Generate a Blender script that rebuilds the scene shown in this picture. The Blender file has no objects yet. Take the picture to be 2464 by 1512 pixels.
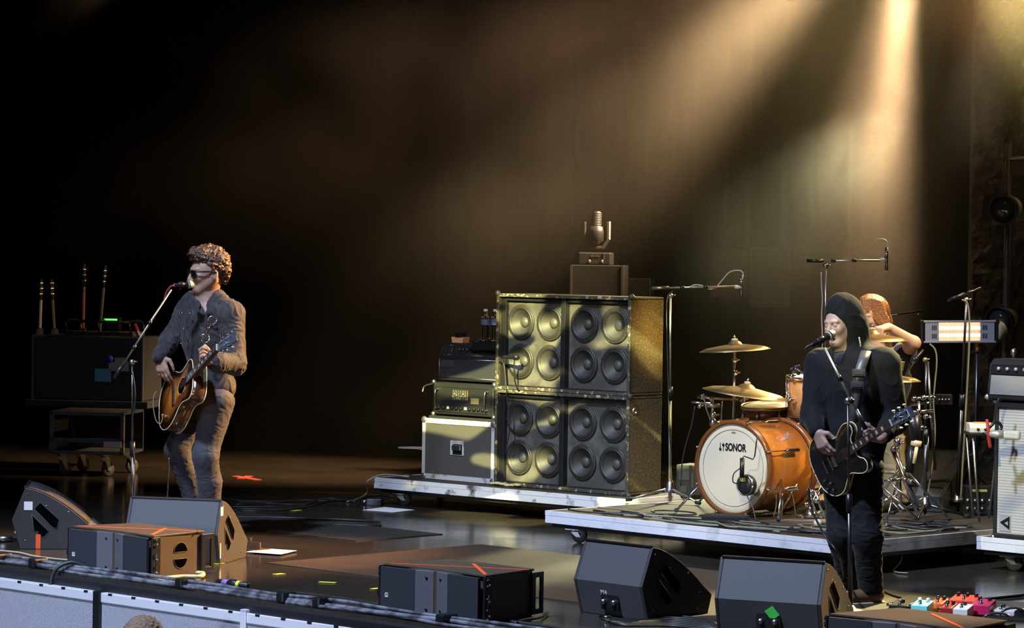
import bpy, math, random, time
import numpy as np
from mathutils import Vector, Matrix, noise
T0 = time.time()
random.seed(7); np.random.seed(7)
S = bpy.context.scene
COL = S.collection
R = math.radians

# ------------------------------------------------------------------ camera
FPX, CAMH, ROLL = 7200.0, 1.81, 0.0155
PITCH = math.atan(156 / FPX)
_f = Vector((0, math.cos(PITCH), -math.sin(PITCH)))
_r0 = Vector((1, 0, 0)); _u0 = Vector((0, math.sin(PITCH), math.cos(PITCH)))
_r = _r0 * math.cos(ROLL) + _u0 * math.sin(ROLL)
_u = _u0 * math.cos(ROLL) - _r0 * math.sin(ROLL)
CAMP = Vector((0, 0, CAMH))
cd = bpy.data.cameras.new('camera'); cam = bpy.data.objects.new('camera', cd); COL.objects.link(cam)
cd.sensor_width = 36; cd.lens = 36 * FPX / 2464; cd.clip_end = 200; cd.clip_start = 0.1
cam.matrix_world = Matrix(((_r.x, _u.x, -_f.x, 0), (_r.y, _u.y, -_f.y, 0), (_r.z, _u.z, -_f.z, CAMH), (0, 0, 0, 1)))
S.camera = cam

def ray(px, py):
    return _f + _r * ((px - 1232) / FPX) - _u * ((py - 756) / FPX)
def G(px, py, z=0.0):
    d = ray(px, py); return CAMP + d * ((z - CAMH) / d.z)
def D(px, py, y):
    d = ray(px, py); return CAMP + d * (y / d.y)

# ------------------------------------------------------------------ world and exposure
w = bpy.data.worlds.new('dark_hall'); S.world = w; w.use_nodes = True
w.node_tree.nodes['Background'].inputs[0].default_value = (0.35, 0.42, 0.6, 1)
w.node_tree.nodes['Background'].inputs[1].default_value = 0.006
S.view_settings.view_transform = 'Standard'; S.view_settings.look = 'None'
S.view_settings.exposure = 0.0; S.view_settings.gamma = 1.0; S.view_settings.use_curve_mapping = False

# ------------------------------------------------------------------ lights
def gobo(ld, scale, lo, hi, power=1.0, seed=0.0, rot=0.0, stretch=1.0, dist=0.0, detail=1.0):
    """a patterned projector: the light shader is broken up by direction"""
    ld.use_nodes = True; nt = ld.node_tree; nt.nodes.clear()
    out = nt.nodes.new('ShaderNodeOutputLight'); em = nt.nodes.new('ShaderNodeEmission')
    tc = nt.nodes.new('ShaderNodeTexCoord'); mp = nt.nodes.new('ShaderNodeMapping')
    ns = nt.nodes.new('ShaderNodeTexNoise'); mr = nt.nodes.new('ShaderNodeMapRange')
    mp.inputs['Scale'].default_value = (1, stretch, 1); mp.inputs['Rotation'].default_value = (0, 0, rot)
    mp.inputs['Location'].default_value = (seed, seed * .7, 0)
    ns.inputs['Scale'].default_value = scale; ns.inputs['Detail'].default_value = detail
    ns.inputs['Distortion'].default_value = dist
    mr.inputs['From Min'].default_value = lo; mr.inputs['From Max'].default_value = hi
    mr.inputs['To Min'].default_value = 0.03; mr.inputs['To Max'].default_value = power
    # direction divided by z gives the projector's own picture plane
    sx = nt.nodes.new('ShaderNodeSeparateXYZ'); cx = nt.nodes.new('ShaderNodeCombineXYZ')
    dx = nt.nodes.new('ShaderNodeMath'); dx.operation = 'DIVIDE'; dy = nt.nodes.new('ShaderNodeMath'); dy.operation = 'DIVIDE'
    L = nt.links.new
    L(tc.outputs['Normal'], sx.inputs[0]); L(sx.outputs[0], dx.inputs[0]); L(sx.outputs[2], dx.inputs[1])
    L(sx.outputs[1], dy.inputs[0]); L(sx.outputs[2], dy.inputs[1]); L(dx.outputs[0], cx.inputs[0]); L(dy.outputs[0], cx.inputs[1])
    L(cx.outputs[0], mp.inputs[0]); L(mp.outputs[0], ns.inputs['Vector']); L(ns.outputs['Fac'], mr.inputs['Value'])
    L(mr.outputs[0], em.inputs['Strength']); L(em.outputs[0], out.inputs[0])

def spot(name, pos, target, watts, color, cone=20, blend=0.6, size=0.12, g=None):
    ld = bpy.data.lights.new(name, 'SPOT'); ld.energy = watts; ld.color = color
    ld.spot_size = R(cone); ld.spot_blend = blend; ld.shadow_soft_size = size
    o = bpy.data.objects.new(name, ld); COL.objects.link(o); o.location = pos
    o.rotation_euler = (Vector(target) - Vector(pos)).to_track_quat('-Z', 'Y').to_euler()
    if g: gobo(ld, **g)
    return o
def area(name, pos, target, watts, color, size=1.5):
    ld = bpy.data.lights.new(name, 'AREA'); ld.energy = watts; ld.color = color; ld.shape = 'DISK'; ld.size = size
    o = bpy.data.objects.new(name, ld); COL.objects.link(o); o.location = pos
    o.rotation_euler = (Vector(target) - Vector(pos)).to_track_quat('-Z', 'Y').to_euler()
    return o

AMBER = (1.0, 0.52, 0.16); GOLD = (1.0, 0.70, 0.32); COOL = (0.60, 0.72, 1.0); YEL = (1.0, 0.93, 0.40)
# cool front wash over the lip, from the audience side
spot('front_wash', (-5.2, 10.2, 12.5), (-0.2, 15.8, 0.2), 16000, COOL, 42, 0.8, 0.5)
spot('added_barrier_fill', (-7.0, 7.5, 1.2), (-2.0, 15.8, -0.35), 1500, COOL, 22, 0.5, 0.3)  # unseen low spot added to brighten the panels below the lip
# cool key on each singer
spot('key_left_singer', (-5.5, 8.5, 5.5), (-1.9, 18.4, 1.35), 900, (0.90, 0.86, 1.0), 9, 0.6, 0.25)
spot('key_right_singer', (-4.5, 6.0, 5.2), (1.75, 15.5, 1.3), 300, (0.95, 0.88, 1.0), 8, 0.6, 0.25)
spot('added_upstage_fill', (-6.0, 13.0, 5.0), (-3.5, 24.0, 0.9), 160, COOL, 18, 0.6, 0.3)  # unseen spot added as dim fill for the cases at left
# warm back and side lights
spot('side_left_singer', (6.7, 21.2, 6.0), (-1.95, 17.4, 0.8), 32000, (1.0, 0.52, 0.20), 19, 0.6, 0.12)
spot('side_right_wedge', (7.0, 17.0, 5.5), (1.85, 13.6, 0.3), 9000, (1.0, 0.62, 0.26), 13, 0.6, 0.12)
spot('back_drums', (5.6, 22.2, 6.0), (2.1, 18.2, 0.9), 11000, GOLD, 24, 0.8, 0.15)
spot('side_drums', (5.8, 16.2, 6.0), (1.9, 18.6, 0.9), 2600, (1.0, 0.80, 0.50), 20, 0.7, 0.12)
spot('back_right_singer', (4.6, 19.8, 6.0), (1.75, 15.5, 0.7), 12000, (1.0, 0.82, 0.36), 14, 0.7, 0.12)
spot('back_drummer', (4.6, 21.8, 6.0), (2.33, 19.1, 1.4), 6500, (1.0, 0.76, 0.42), 7, 0.5, 0.1)
spot('side_bass_stack', (6.0, 17.2, 5.0), (1.1, 20.0, 1.55), 12000, (1.0, 0.62, 0.12), 7.5, 0.4, 0.12,
     dict(scale=22, lo=.38, hi=.62, seed=3.1))
# patterned yellow projector on the bass stack, drums and right amp
spot('pattern_stack', (-1.6, 11.0, 5.2), (0.35, 20.1, 0.85), 30000, (1.0, 0.92, 0.36), 14, 0.35, 0.012,
     dict(scale=13.0, lo=.52, hi=.56, seed=2.6, rot=.45, stretch=2.4, dist=.6))
spot('pattern_right_amp', (-0.6, 8.6, 5.0), (2.75, 17.2, 0.75), 2600, (1.0, 0.95, 0.55), 9, 0.35, 0.012,
     dict(scale=16.0, lo=.40, hi=.50, seed=5.3, stretch=1.8))
spot('pattern_drums', (-1.0, 9.0, 5.5), (1.55, 18.2, 0.5), 1500, (1.0, 0.94, 0.70), 10, 0.6, 0.03,
     dict(scale=14.0, lo=.36, hi=.54, seed=2.2, stretch=1.6))
# yellow back wash that skims the glossy stage
spot('back_floor', (3.0, 24.2, 2.9), (0.0, 18.2, 0.0), 7000, (1.0, 0.92, 0.50), 24, 0.8, 0.30,
     dict(scale=18, lo=.40, hi=.60, seed=9.3, stretch=1.0, detail=2))
spot('floor_wash', (4.6, 23.0, 6.2), (-0.1, 18.1, 0.0), 32000, (1.0, 0.92, 0.55), 14, 0.6, 0.03,
     dict(scale=22.0, lo=.42, hi=.55, seed=6.1, stretch=.45, dist=.4))
# beams in the haze
spot('beam_gold', D(2215, -240, 22.6), D(2010, 640, 23.0), 11000, (1.0, 0.62, 0.31), 22, 1.0, 0.15)
spot('beam_core', D(2185, -150, 22.4), D(2120, 500, 22.6), 30000, (1.0, 0.64, 0.32), 18, 1.0, 0.1)
spot('beam_long', D(2230, -230, 23.2), D(1190, 165, 24.2), 8500, (1.0, 0.58, 0.30), 24, 1.0, 0.35,
     dict(scale=5.0, lo=.28, hi=.72, seed=4.4, detail=1))
spot('added_haze_fill', D(2260, -380, 21.8), D(1850, 700, 22.4), 1100, (1.0, 0.70, 0.28), 60, 1.0, 0.05)  # unseen broad spot added to warm the haze and drape at right
spot('beam_plume', D(2080, -190, 22.8), D(1640, 230, 23.2), 9000, (1.0, 0.65, 0.32), 34, 1.0, 0.2)
spot('beam_right', D(2240, -260, 22.0), D(2640, 200, 22.0), 4000, (0.95, 0.76, 0.24), 46, 1.0, 0.05)
spot('beam_far_left', D(760, -330, 26.5), D(60, -20, 26.5), 3000, (1.0, 0.60, 0.30), 22, 1.0, 0.05,
     dict(scale=6.0, lo=.40, hi=.65, seed=7.4))

# ------------------------------------------------------------------ materials
MATS = {}
def mat(name, color, rough=0.5, metal=0.0, bump=None, spec=0.5, mix=None, emit=None, sheen=0, trans=0, coat=0, alpha=None):
    """bump=(scale,strength[,dist]); mix=(color2, scale, lo, hi) procedural blend of the thing's own colour"""
    if name in MATS: return MATS[name]
    m = bpy.data.materials.new(name); m.use_nodes = True; nt = m.node_tree; b = nt.nodes['Principled BSDF']
    L = nt.links.new
    b.inputs['Base Color'].default_value = (*color, 1); b.inputs['Roughness'].default_value = rough
    b.inputs['Metallic'].default_value = metal; b.inputs['Specular IOR Level'].default_value = spec
    if sheen: b.inputs['Sheen Weight'].default_value = sheen
    if trans: b.inputs['Transmission Weight'].default_value = trans
    if coat: b.inputs['Coat Weight'].default_value = coat; b.inputs['Coat Roughness'].default_value = .08
    if emit: b.inputs['Emission Color'].default_value = (*emit[0], 1); b.inputs['Emission Strength'].default_value = emit[1]
    tc = nt.nodes.new('ShaderNodeTexCoord')
    if mix:
        n = nt.nodes.new('ShaderNodeTexNoise'); n.inputs['Scale'].default_value = mix[1]; n.inputs['Detail'].default_value = 5
        mr = nt.nodes.new('ShaderNodeMapRange'); mr.inputs[1].default_value = mix[2]; mr.inputs[2].default_value = mix[3]
        mx = nt.nodes.new('ShaderNodeMix'); mx.data_type = 'RGBA'
        mx.inputs['A'].default_value = (*color, 1); mx.inputs['B'].default_value = (*mix[0], 1)
        L(tc.outputs['Object'], n.inputs['Vector']); L(n.outputs['Fac'], mr.inputs[0]); L(mr.outputs[0], mx.inputs['Factor'])
        L(mx.outputs['Result'], b.inputs['Base Color'])
    if bump:
        n = nt.nodes.new('ShaderNodeTexNoise'); n.inputs['Scale'].default_value = bump[0]; n.inputs['Detail'].default_value = 4
        bp = nt.nodes.new('ShaderNodeBump'); bp.inputs['Strength'].default_value = bump[1]
        bp.inputs['Distance'].default_value = bump[2] if len(bump) > 2 else 0.01
        L(tc.outputs['Object'], n.inputs['Vector']); L(n.outputs['Fac'], bp.inputs['Height']); L(bp.outputs[0], b.inputs['Normal'])
    MATS[name] = m
    return m

BLK = mat('black_paint', (0.012, 0.012, 0.014), 0.45, bump=(220, .25, .002))
BLKP = mat('black_plastic', (0.010, 0.010, 0.012), 0.35)
RUB = mat('rubber', (0.015, 0.015, 0.016), 0.7)
TOLEX = mat('black_vinyl', (0.016, 0.016, 0.017), 0.42, bump=(500, .5, .002))
WEDGE = mat('wedge_paint', (0.060, 0.062, 0.068), 0.62, bump=(350, .35, .002))
FILLP = mat('speaker_brown_paint', (0.062, 0.049, 0.034), 0.5, bump=(300, .5, .003))
GRILLE = mat('speaker_grille_cloth', (0.018, 0.020, 0.028), 0.7, bump=(900, .6, .002))
GREYP = mat('grey_panel_paint', (0.10, 0.10, 0.115), 0.55)
CHROME = mat('chrome', (0.75, 0.74, 0.72), 0.16, 1.0)
STEEL = mat('brushed_steel', (0.45, 0.45, 0.45), 0.35, 1.0)
ALU = mat('aluminium_profile', (0.74, 0.74, 0.78), 0.38, 0.1, mix=((0.36, 0.35, 0.36), 6, .55, .75), bump=(60, .2, .002))
ALUW = mat('worn_aluminium', (0.74, 0.74, 0.76), 0.42, 0.1, mix=((0.10, 0.09, 0.08), 9, .56, .66), bump=(60, .2, .002))
SKIN = mat('skin', (0.34, 0.21, 0.155), 0.5, bump=(160, .15, .002))
SKINP = mat('pale_skin', (0.33, 0.215, 0.175), 0.5, bump=(160, .15, .002))
WHITE = mat('white_paper', (0.8, 0.79, 0.78), 0.7)
ORANGE = mat('orange_tape', (0.9, 0.10, 0.02), 0.55)
YTAPE = mat('yellow_tape', (0.75, 0.75, 0.05), 0.6)
CABLE = mat('black_cable', (0.020, 0.020, 0.020), 0.45)
BRASS = mat('cymbal_bronze', (0.92, 0.68, 0.32), 0.33, 1.0, bump=(90, .12, .002))

# ------------------------------------------------------------------ mesh builder
def rot_to(d):
    return Vector(d).to_track_quat('Z', 'Y').to_matrix()
def catmull(pts, n=6):
    P = [Vector(p) for p in pts]
    if len(P) < 3: return P
    P = [P[0] * 2 - P[1]] + P + [P[-1] * 2 - P[-2]]; out = []
    for i in range(1, len(P) - 2):
        p0, p1, p2, p3 = P[i - 1:i + 3]
        for k in range(n):
            t = k / n
            out.append(0.5 * ((2 * p1) + (p2 - p0) * t + (2 * p0 - 5 * p1 + 4 * p2 - p3) * t * t + (3 * p1 - p0 - 3 * p2 + p3) * t ** 3))
    out.append(P[-2]); return out

class MB:
    def __init__(s): s.v = []; s.f = []; s.sm = []; s.mi = []; s.m = 0
    def add(s, vs, fs, smooth=False, xf=None):
        b = len(s.v)
        for p in vs:
            p = Vector(p)
            s.v.append(xf @ p if xf is not None else p)
        for f in fs: s.f.append([b + i for i in f]); s.sm.append(smooth); s.mi.append(s.m)
        return s
    def box(s, lo, hi, xf=None):
        x0, y0, z0 = lo; x1, y1, z1 = hi
        vs = [(x0, y0, z0), (x1, y0, z0), (x1, y1, z0), (x0, y1, z0), (x0, y0, z1), (x1, y0, z1), (x1, y1, z1), (x0, y1, z1)]
        return s.add(vs, [(0, 3, 2, 1), (4, 5, 6, 7), (0, 1, 5, 4), (1, 2, 6, 5), (2, 3, 7, 6), (3, 0, 4, 7)], False, xf)
    def cbox(s, c, d, xf=None):
        return s.box([c[i] - d[i] / 2 for i in range(3)], [c[i] + d[i] / 2 for i in range(3)], xf)
    def lathe(s, prof, c=(0, 0, 0), axis=(0, 0, 1), n=24, xf=None, smooth=True, cap=True):
        """prof: (radius, height) list along axis"""
        M = rot_to(axis); c = Vector(c); vs = []; fs = []
        for (r, h) in prof:
            for k in range(n):
                a = 2 * math.pi * k / n
                vs.append(c + M @ Vector((r * math.cos(a), r * math.sin(a), h)))
        for i in range(len(prof) - 1):
            for k in range(n):
                k2 = (k + 1) % n
                fs.append((i * n + k, i * n + k2, (i + 1) * n + k2, (i + 1) * n + k))
        if cap and prof[0][0] > 1e-5: fs.append(tuple(range(n))[::-1])
        if cap and prof[-1][0] > 1e-5: fs.append(tuple((len(prof) - 1) * n + k for k in range(n)))
        return s.add(vs, fs, smooth, xf)
    def cyl(s, p0, p1, r0, r1=None, n=14, xf=None):
        r1 = r0 if r1 is None else r1; p0 = Vector(p0); p1 = Vector(p1); h = (p1 - p0).length
        if h < 1e-6: return s
        return s.lathe([(r0, 0), (r1, h)], p0, p1 - p0, n, xf)
    def ball(s, c, r, n=14, sc=(1, 1, 1), xf=None):
        prof = [(max(0.0, math.sin(math.pi * i / 8)), -math.cos(math.pi * i / 8)) for i in range(9)]
        M = Matrix.Translation(Vector(c)) @ Matrix.Diagonal((r * sc[0], r * sc[1], r * sc[2], 1))
        if xf is not None: M = xf @ M
        return s.lathe(prof, (0, 0, 0), (0, 0, 1), n, M)
    def tube(s, pts, r, n=8, xf=None, smooth_path=5, closed=False):
        P = catmull(pts, smooth_path) if smooth_path and len(pts) > 2 else [Vector(p) for p in pts]
        m = len(P); vs = []; fs = []
        up = Vector((0, 0, 1)); prev = None
        for i, p in enumerate(P):
            t = (P[min(i + 1, m - 1)] - P[max(i - 1, 0)])
            if t.length < 1e-9: t = Vector((0, 0, 1))
            t.normalize()
            if prev is None:
                a = t.cross(up)
                if a.length < .1: a = t.cross(Vector((1, 0, 0)))
            else:
                a = prev - t * prev.dot(t)
                if a.length < 1e-6: a = t.cross(up)
            a.normalize(); prev = a; b = t.cross(a)
            rr = r[min(int(i / max(1, m - 1) * (len(r) - 1)), len(r) - 1)] if isinstance(r, (list, tuple)) else r
            for k in range(n):
                q = 2 * math.pi * k / n
                vs.append(p + a * (rr * math.cos(q)) + b * (rr * math.sin(q)))
        for i in range(m - 1):
            for k in range(n):
                k2 = (k + 1) % n
                fs.append((i * n + k, i * n + k2, (i + 1) * n + k2, (i + 1) * n + k))
        fs.append(tuple(range(n))[::-1]); fs.append(tuple((m - 1) * n + k for k in range(n)))
        return s.add(vs, fs, True, xf)
    def prism(s, poly, h0, h1, axis='z', xf=None, smooth=False):
        """2-D polygon extruded along an axis; coordinates are the two remaining axes in order"""
        def p3(a, b, h):
            return {'z': (a, b, h), 'x': (h, a, b), 'y': (a, h, b)}[axis]
        n = len(poly); vs = [p3(a, b, h0) for a, b in poly] + [p3(a, b, h1) for a, b in poly]
        fs = [tuple(range(n))[::-1], tuple(range(n, 2 * n))]
        s.add(vs, fs, False, xf)
        b0 = len(s.v) - 2 * n
        for i in range(n):
            j = (i + 1) % n
            s.f.append([b0 + i, b0 + j, b0 + n + j, b0 + n + i]); s.sm.append(smooth); s.mi.append(s.m)
        return s
    def torus(s, c, R0, r, axis=(0, 0, 1), n=32, k=8, xf=None):
        M = rot_to(axis); pts = [Vector(c) + M @ Vector((R0 * math.cos(2 * math.pi * i / n), R0 * math.sin(2 * math.pi * i / n), 0)) for i in range(n + 1)]
        return s.tube(pts, r, k, xf, 0)
    def build(s, name, material, parent=None, bevel=0, world=False, seg=2):
        vs = s.v
        if world and parent is not None:
            inv = ROOTM[parent.name].inverted(); vs = [inv @ p for p in vs]
        me = bpy.data.meshes.new(name); me.from_pydata([tuple(p) for p in vs], [], s.f); me.validate()
        for m_ in (material if isinstance(material, (list, tuple)) else [material]): me.materials.append(m_)
        if len(me.polygons) == len(s.f):
            me.polygons.foreach_set('use_smooth', s.sm); me.polygons.foreach_set('material_index', s.mi)
        me.update()
        return link(name, me, parent, bevel, seg)

ROOTM = {}
def link(name, me, parent=None, bevel=0, seg=2):
    o = bpy.data.objects.new(name, me); COL.objects.link(o)
    if parent is not None: o.parent = parent; ROOTM[o.name] = ROOTM[parent.name]
    else: ROOTM[o.name] = Matrix.Identity(4)
    if bevel:
        md = o.modifiers.new('bevel', 'BEVEL'); md.width = bevel; md.segments = seg; md.limit_method = 'ANGLE'; md.angle_limit = R(40)
        md.harden_normals = False
    return o
def tag(o, label=None, cat=None, group=None, kind=None):
    if label: o['label'] = label
    if cat: o['category'] = cat
    if group: o['group'] = group
    if kind: o['kind'] = kind
    return o
def thing(name, label, cat, loc=(0, 0, 0), rz=0.0, group=None):
    o = bpy.data.objects.new(name, None); COL.objects.link(o); o.empty_display_size = .1
    M = Matrix.Translation(Vector(loc)) @ Matrix.Rotation(rz, 4, 'Z'); o.matrix_world = M
    ROOTM[o.name] = M
    return tag(o, label, cat, group)
def single(o, label, cat, group=None, kind=None): return tag(o, label, cat, group, kind)
def kids(o): return [c for c in bpy.data.objects if c.parent == o]
def copy_tree(o, parent=None):
    c = o.copy(); COL.objects.link(c)
    if parent is not None: c.parent = parent
    for ch in kids(o): copy_tree(ch, c)
    return c
def copy_thing(o, loc, rz, label, group=None):
    c = copy_tree(o); M = Matrix.Translation(Vector(loc)) @ Matrix.Rotation(rz, 4, 'Z'); c.matrix_world = M
    c['label'] = label
    if group: c['group'] = group
    def reg(q):
        ROOTM[q.name] = M
        for k in kids(q): reg(k)
    reg(c)
    return c
def recentre(o, p=None):
    """move a world-space single mesh so its origin is at its base"""
    me = o.data; n = len(me.vertices); a = np.empty(n * 3); me.vertices.foreach_get('co', a); a = a.reshape(-1, 3)
    c = np.array(p) if p is not None else np.array([(a[:, 0].min() + a[:, 0].max()) / 2, (a[:, 1].min() + a[:, 1].max()) / 2, a[:, 2].min()])
    a -= c; me.vertices.foreach_set('co', a.ravel()); me.update(); o.location = Vector(c)
    return o
def text_mesh(name, body, size, material, parent, M, depth=0.001, sx=1.0, bold=0.0):
    cu = bpy.data.curves.new(name, 'FONT'); cu.body = body; cu.size = size; cu.extrude = depth; cu.offset = bold
    cu.align_x = 'CENTER'; cu.align_y = 'CENTER'
    t = bpy.data.objects.new(name + '_tmp', cu); COL.objects.link(t)
    dg = bpy.context.evaluated_depsgraph_get(); me = bpy.data.meshes.new_from_object(t.evaluated_get(dg))
    bpy.data.objects.remove(t); me.transform(M @ Matrix.Diagonal((sx, 1, 1, 1))); me.materials.clear(); me.materials.append(material)
    me.name = name
    return link(name, me, parent)

ANG = R(-44.0)
AX = Vector((math.cos(ANG), math.sin(ANG), 0)); BX = Vector((-math.sin(ANG), math.cos(ANG), 0)); ZX = Vector((0, 0, 1))
P0 = Vector((-2.85, 16.72, 0))
def ST(a, b, z=0.0): return P0 + AX * a + BX * b + ZX * z     # stage coordinates from the lip
# ================================================================== SETTING
def struct(name, mb, m, bevel=0):
    o = mb.build(name, m, None, bevel); o['kind'] = 'structure'; return o
def floor_material():
    m = bpy.data.materials.new('glossy_stage_floor'); m.use_nodes = True; nt = m.node_tree; b = nt.nodes['Principled BSDF']; L = nt.links.new
    tc = nt.nodes.new('ShaderNodeTexCoord')
    n = nt.nodes.new('ShaderNodeTexNoise'); n.inputs['Scale'].default_value = 1.6; n.inputs['Detail'].default_value = 6
    cr = nt.nodes.new('ShaderNodeMapRange'); cr.inputs[1].default_value = .35; cr.inputs[2].default_value = .7
    cr.inputs[3].default_value = .07; cr.inputs[4].default_value = .20
    mp = nt.nodes.new('ShaderNodeMapping'); mp.inputs['Rotation'].default_value = (0, 0, -ANG); mp.inputs['Scale'].default_value = (1, 14, 1)
    n2 = nt.nodes.new('ShaderNodeTexNoise'); n2.inputs['Scale'].default_value = 5; n2.inputs['Detail'].default_value = 6
    bp = nt.nodes.new('ShaderNodeBump'); bp.inputs['Strength'].default_value = .16; bp.inputs['Distance'].default_value = .003
    n3 = nt.nodes.new('ShaderNodeTexNoise'); n3.inputs['Scale'].default_value = 30; n3.inputs['Detail'].default_value = 4
    mx = nt.nodes.new('ShaderNodeMix'); mx.data_type = 'RGBA'
    mx.inputs['A'].default_value = (0.016, 0.014, 0.012, 1); mx.inputs['B'].default_value = (0.060, 0.050, 0.038, 1)
    L(tc.outputs['Object'], n.inputs['Vector']); L(n.outputs['Fac'], cr.inputs[0]); L(cr.outputs[0], b.inputs['Roughness'])
    L(tc.outputs['Object'], mp.inputs[0]); L(mp.outputs[0], n2.inputs['Vector']); L(n2.outputs['Fac'], bp.inputs['Height']); L(bp.outputs[0], b.inputs['Normal'])
    L(tc.outputs['Object'], n3.inputs['Vector']); L(n3.outputs['Fac'], mx.inputs['Factor']); L(mx.outputs['Result'], b.inputs['Base Color'])
    return m
mb = MB()
XS = Matrix((( AX.x, BX.x, 0, P0.x), (AX.y, BX.y, 0, P0.y), (0, 0, 1, 0), (0, 0, 0, 1)))   # stage frame to world
mb.box((-24, 0, -1.2), (12, 11.2, 0), XS); struct('floor', mb, floor_material())
# audience pit floor below the lip
mb = MB(); mb.box((-24, -22, -1.3), (12, 0, -1.2), XS); struct('floor_pit', mb, mat('pit_concrete', (.03, .03, .03), .8))
# rounded black nosing along the lip
mb = MB(); mb.box((-13.9, -.045, -.10), (11.9, -.001, -.012), XS); struct('trim_1', mb, BLK, .01)
# back curtain with folds
def curtain(a0, a1, b, z1, amp=.035, per=.34):
    n = int((a1 - a0) / .045); vs = []; fs = []
    for i in range(n + 1):
        a = a0 + (a1 - a0) * i / n
        o = amp * math.sin(a / per * 2 * math.pi + 1.7 * math.sin(a * 1.3)) + .03 * math.sin(a * 9)
        for (z, k) in ((0.0, 1.1), (z1 * .5, .9), (z1, .6)): vs.append(ST(a, b + o * k, z))
        if i:
            q = (i - 1) * 3
            for j in range(2): fs.append((q + j, q + j + 3, q + j + 4, q + j + 1))
    return vs, fs
vs, fs = curtain(-24, 12, 11.0, 9); mb = MB(); mb.add(vs, fs, True)
o = struct('wall_back', mb, mat('black_drape', (.0065, .0048, .004), .9, sheen=.03, bump=(40, .4, .01)))
md = o.modifiers.new('thickness', 'SOLIDIFY'); md.thickness = .02
# rough rock-faced wing wall at the far right
RW = D(2338, 600, 22.6)
mb = MB(); vs = []; fs = []
nx, nz = 70, 150
for i in range(nx + 1):
    for j in range(nz + 1):
        u = i / nx * 2.4; z = j / nz * 6
        q = Vector((u * 3.2, z * 2.2, 3.3)); d = .10 * noise.noise(q) + .06 * noise.noise(q * 3.1) + .035 * noise.noise(q * 7.7)
        edge = .05 * noise.noise(Vector((0, z * 3, 9))) if i == 0 else 0
        vs.append(Vector((RW.x + u + edge, RW.y - .25 * u + d, z)))
for i in range(nx):
    for j in range(nz):
        a = i * (nz + 1) + j; fs.append((a, a + nz + 1, a + nz + 2, a + 1))
mb.add(vs, fs, False); mb.box((RW.x + .02, RW.y + .02, 0), (RW.x + 2.4, RW.y + .3, 6))
struct('wall_right', mb, mat('dark_rock', (.032, .022, .015), .8, bump=(30, .9, .02), mix=((.010, .008, .007), 9, .4, .65)))
# pale square hatches set into the drape wall, behind the drums
def wallpanel(px0, py0, px1, py1, y, name, label, col):
    a = D(px0, py0, y); b = D(px1, py1, y); M = Matrix.Translation(Vector(((a.x + b.x) / 2, y, 0)))
    mb = MB(); w = (b.x - a.x) / 2
    mb.box((-w, 0, b.z), (w, .03, a.z)); mb.box((-w - .02, .005, b.z - .02), (w + .02, .04, a.z + .02))
    o = mb.build(name, col, None, .004); o.matrix_world = M; ROOTM[o.name] = M
    return o

# haze hanging over the back of the stage
hm = bpy.data.materials.new('stage_haze'); hm.use_nodes = True; nt = hm.node_tree; nt.nodes.clear()
vo = nt.nodes.new('ShaderNodeOutputMaterial'); vs_ = nt.nodes.new('ShaderNodeVolumeScatter')
vs_.inputs['Color'].default_value = (1, .97, .93, 1); vs_.inputs['Density'].default_value = 0.011; vs_.inputs['Anisotropy'].default_value = 0.2
tc_ = nt.nodes.new('ShaderNodeTexCoord'); sp_ = nt.nodes.new('ShaderNodeSeparateXYZ'); mz = nt.nodes.new('ShaderNodeMapRange'); mz.interpolation_type = 'SMOOTHSTEP'
mz.inputs[1].default_value = 1.1; mz.inputs[2].default_value = 4.0; mz.inputs[3].default_value = .08; mz.inputs[4].default_value = 1.0
nz = nt.nodes.new('ShaderNodeTexNoise'); nz.inputs['Scale'].default_value = .85; nz.inputs['Detail'].default_value = 1.5
mn = nt.nodes.new('ShaderNodeMapRange'); mn.inputs[1].default_value = .34; mn.inputs[2].default_value = .66; mn.inputs[3].default_value = .010; mn.inputs[4].default_value = .075
mu_ = nt.nodes.new('ShaderNodeMath'); mu_.operation = 'MULTIPLY'
nt.links.new(tc_.outputs['Object'], sp_.inputs[0]); nt.links.new(sp_.outputs[2], mz.inputs[0]); nt.links.new(tc_.outputs['Object'], nz.inputs['Vector']); nt.links.new(nz.outputs['Fac'], mn.inputs[0])
nt.links.new(mz.outputs[0], mu_.inputs[0]); nt.links.new(mn.outputs[0], mu_.inputs[1]); nt.links.new(mu_.outputs[0], vs_.inputs['Density'])
nt.links.new(vs_.outputs[0], vo.inputs['Volume'])
mb = MB(); mb.prism([(-16, 6.3), (6.6, 6.3), (6.6, 10.2), (2.4, 10.2), (.55, 8.30), (-.05, 8.45), (-.05, 10.7), (-16, 10.7)], .02, 7.5, 'z', XS)
o = mb.build('stage_haze', hm); single(o, 'warm drifting haze hanging over the back of the dark stage', 'haze', kind='stuff')

# mats let into the floor
mb = MB()
a = G(640, 1357); 
def stc(p):
    d = Vector(p) - P0; return d.dot(AX), d.dot(BX)
a0, b0 = stc(G(640, 1357)); 
mb.box((a0, b0, 0.0), (a0 + 3.6, b0 + 1.74, .006), XS)
o = mb.build('floor_mat', mat('brown_stage_mat', (.034, .019, .012), .62, bump=(260, .6, .003), mix=((.018, .011, .008), 3, .4, .7))); single(recentre(o), 'matte brown rectangular mat laid on the glossy stage behind the middle fill speaker', 'floor mat')
a1, b1 = stc(G(1065, 1287))
mb = MB(); mb.box((a1 - 2.2, b1 - .75, 0.0), (a1, b1, .005), XS)
o = mb.build('floor_mat', mat('dark_stage_mat', (.022, .021, .019), .55, bump=(260, .5, .003))); single(recentre(o), 'dark grey low mat on the stage between the left wedge and the bass riser', 'floor mat')
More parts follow.
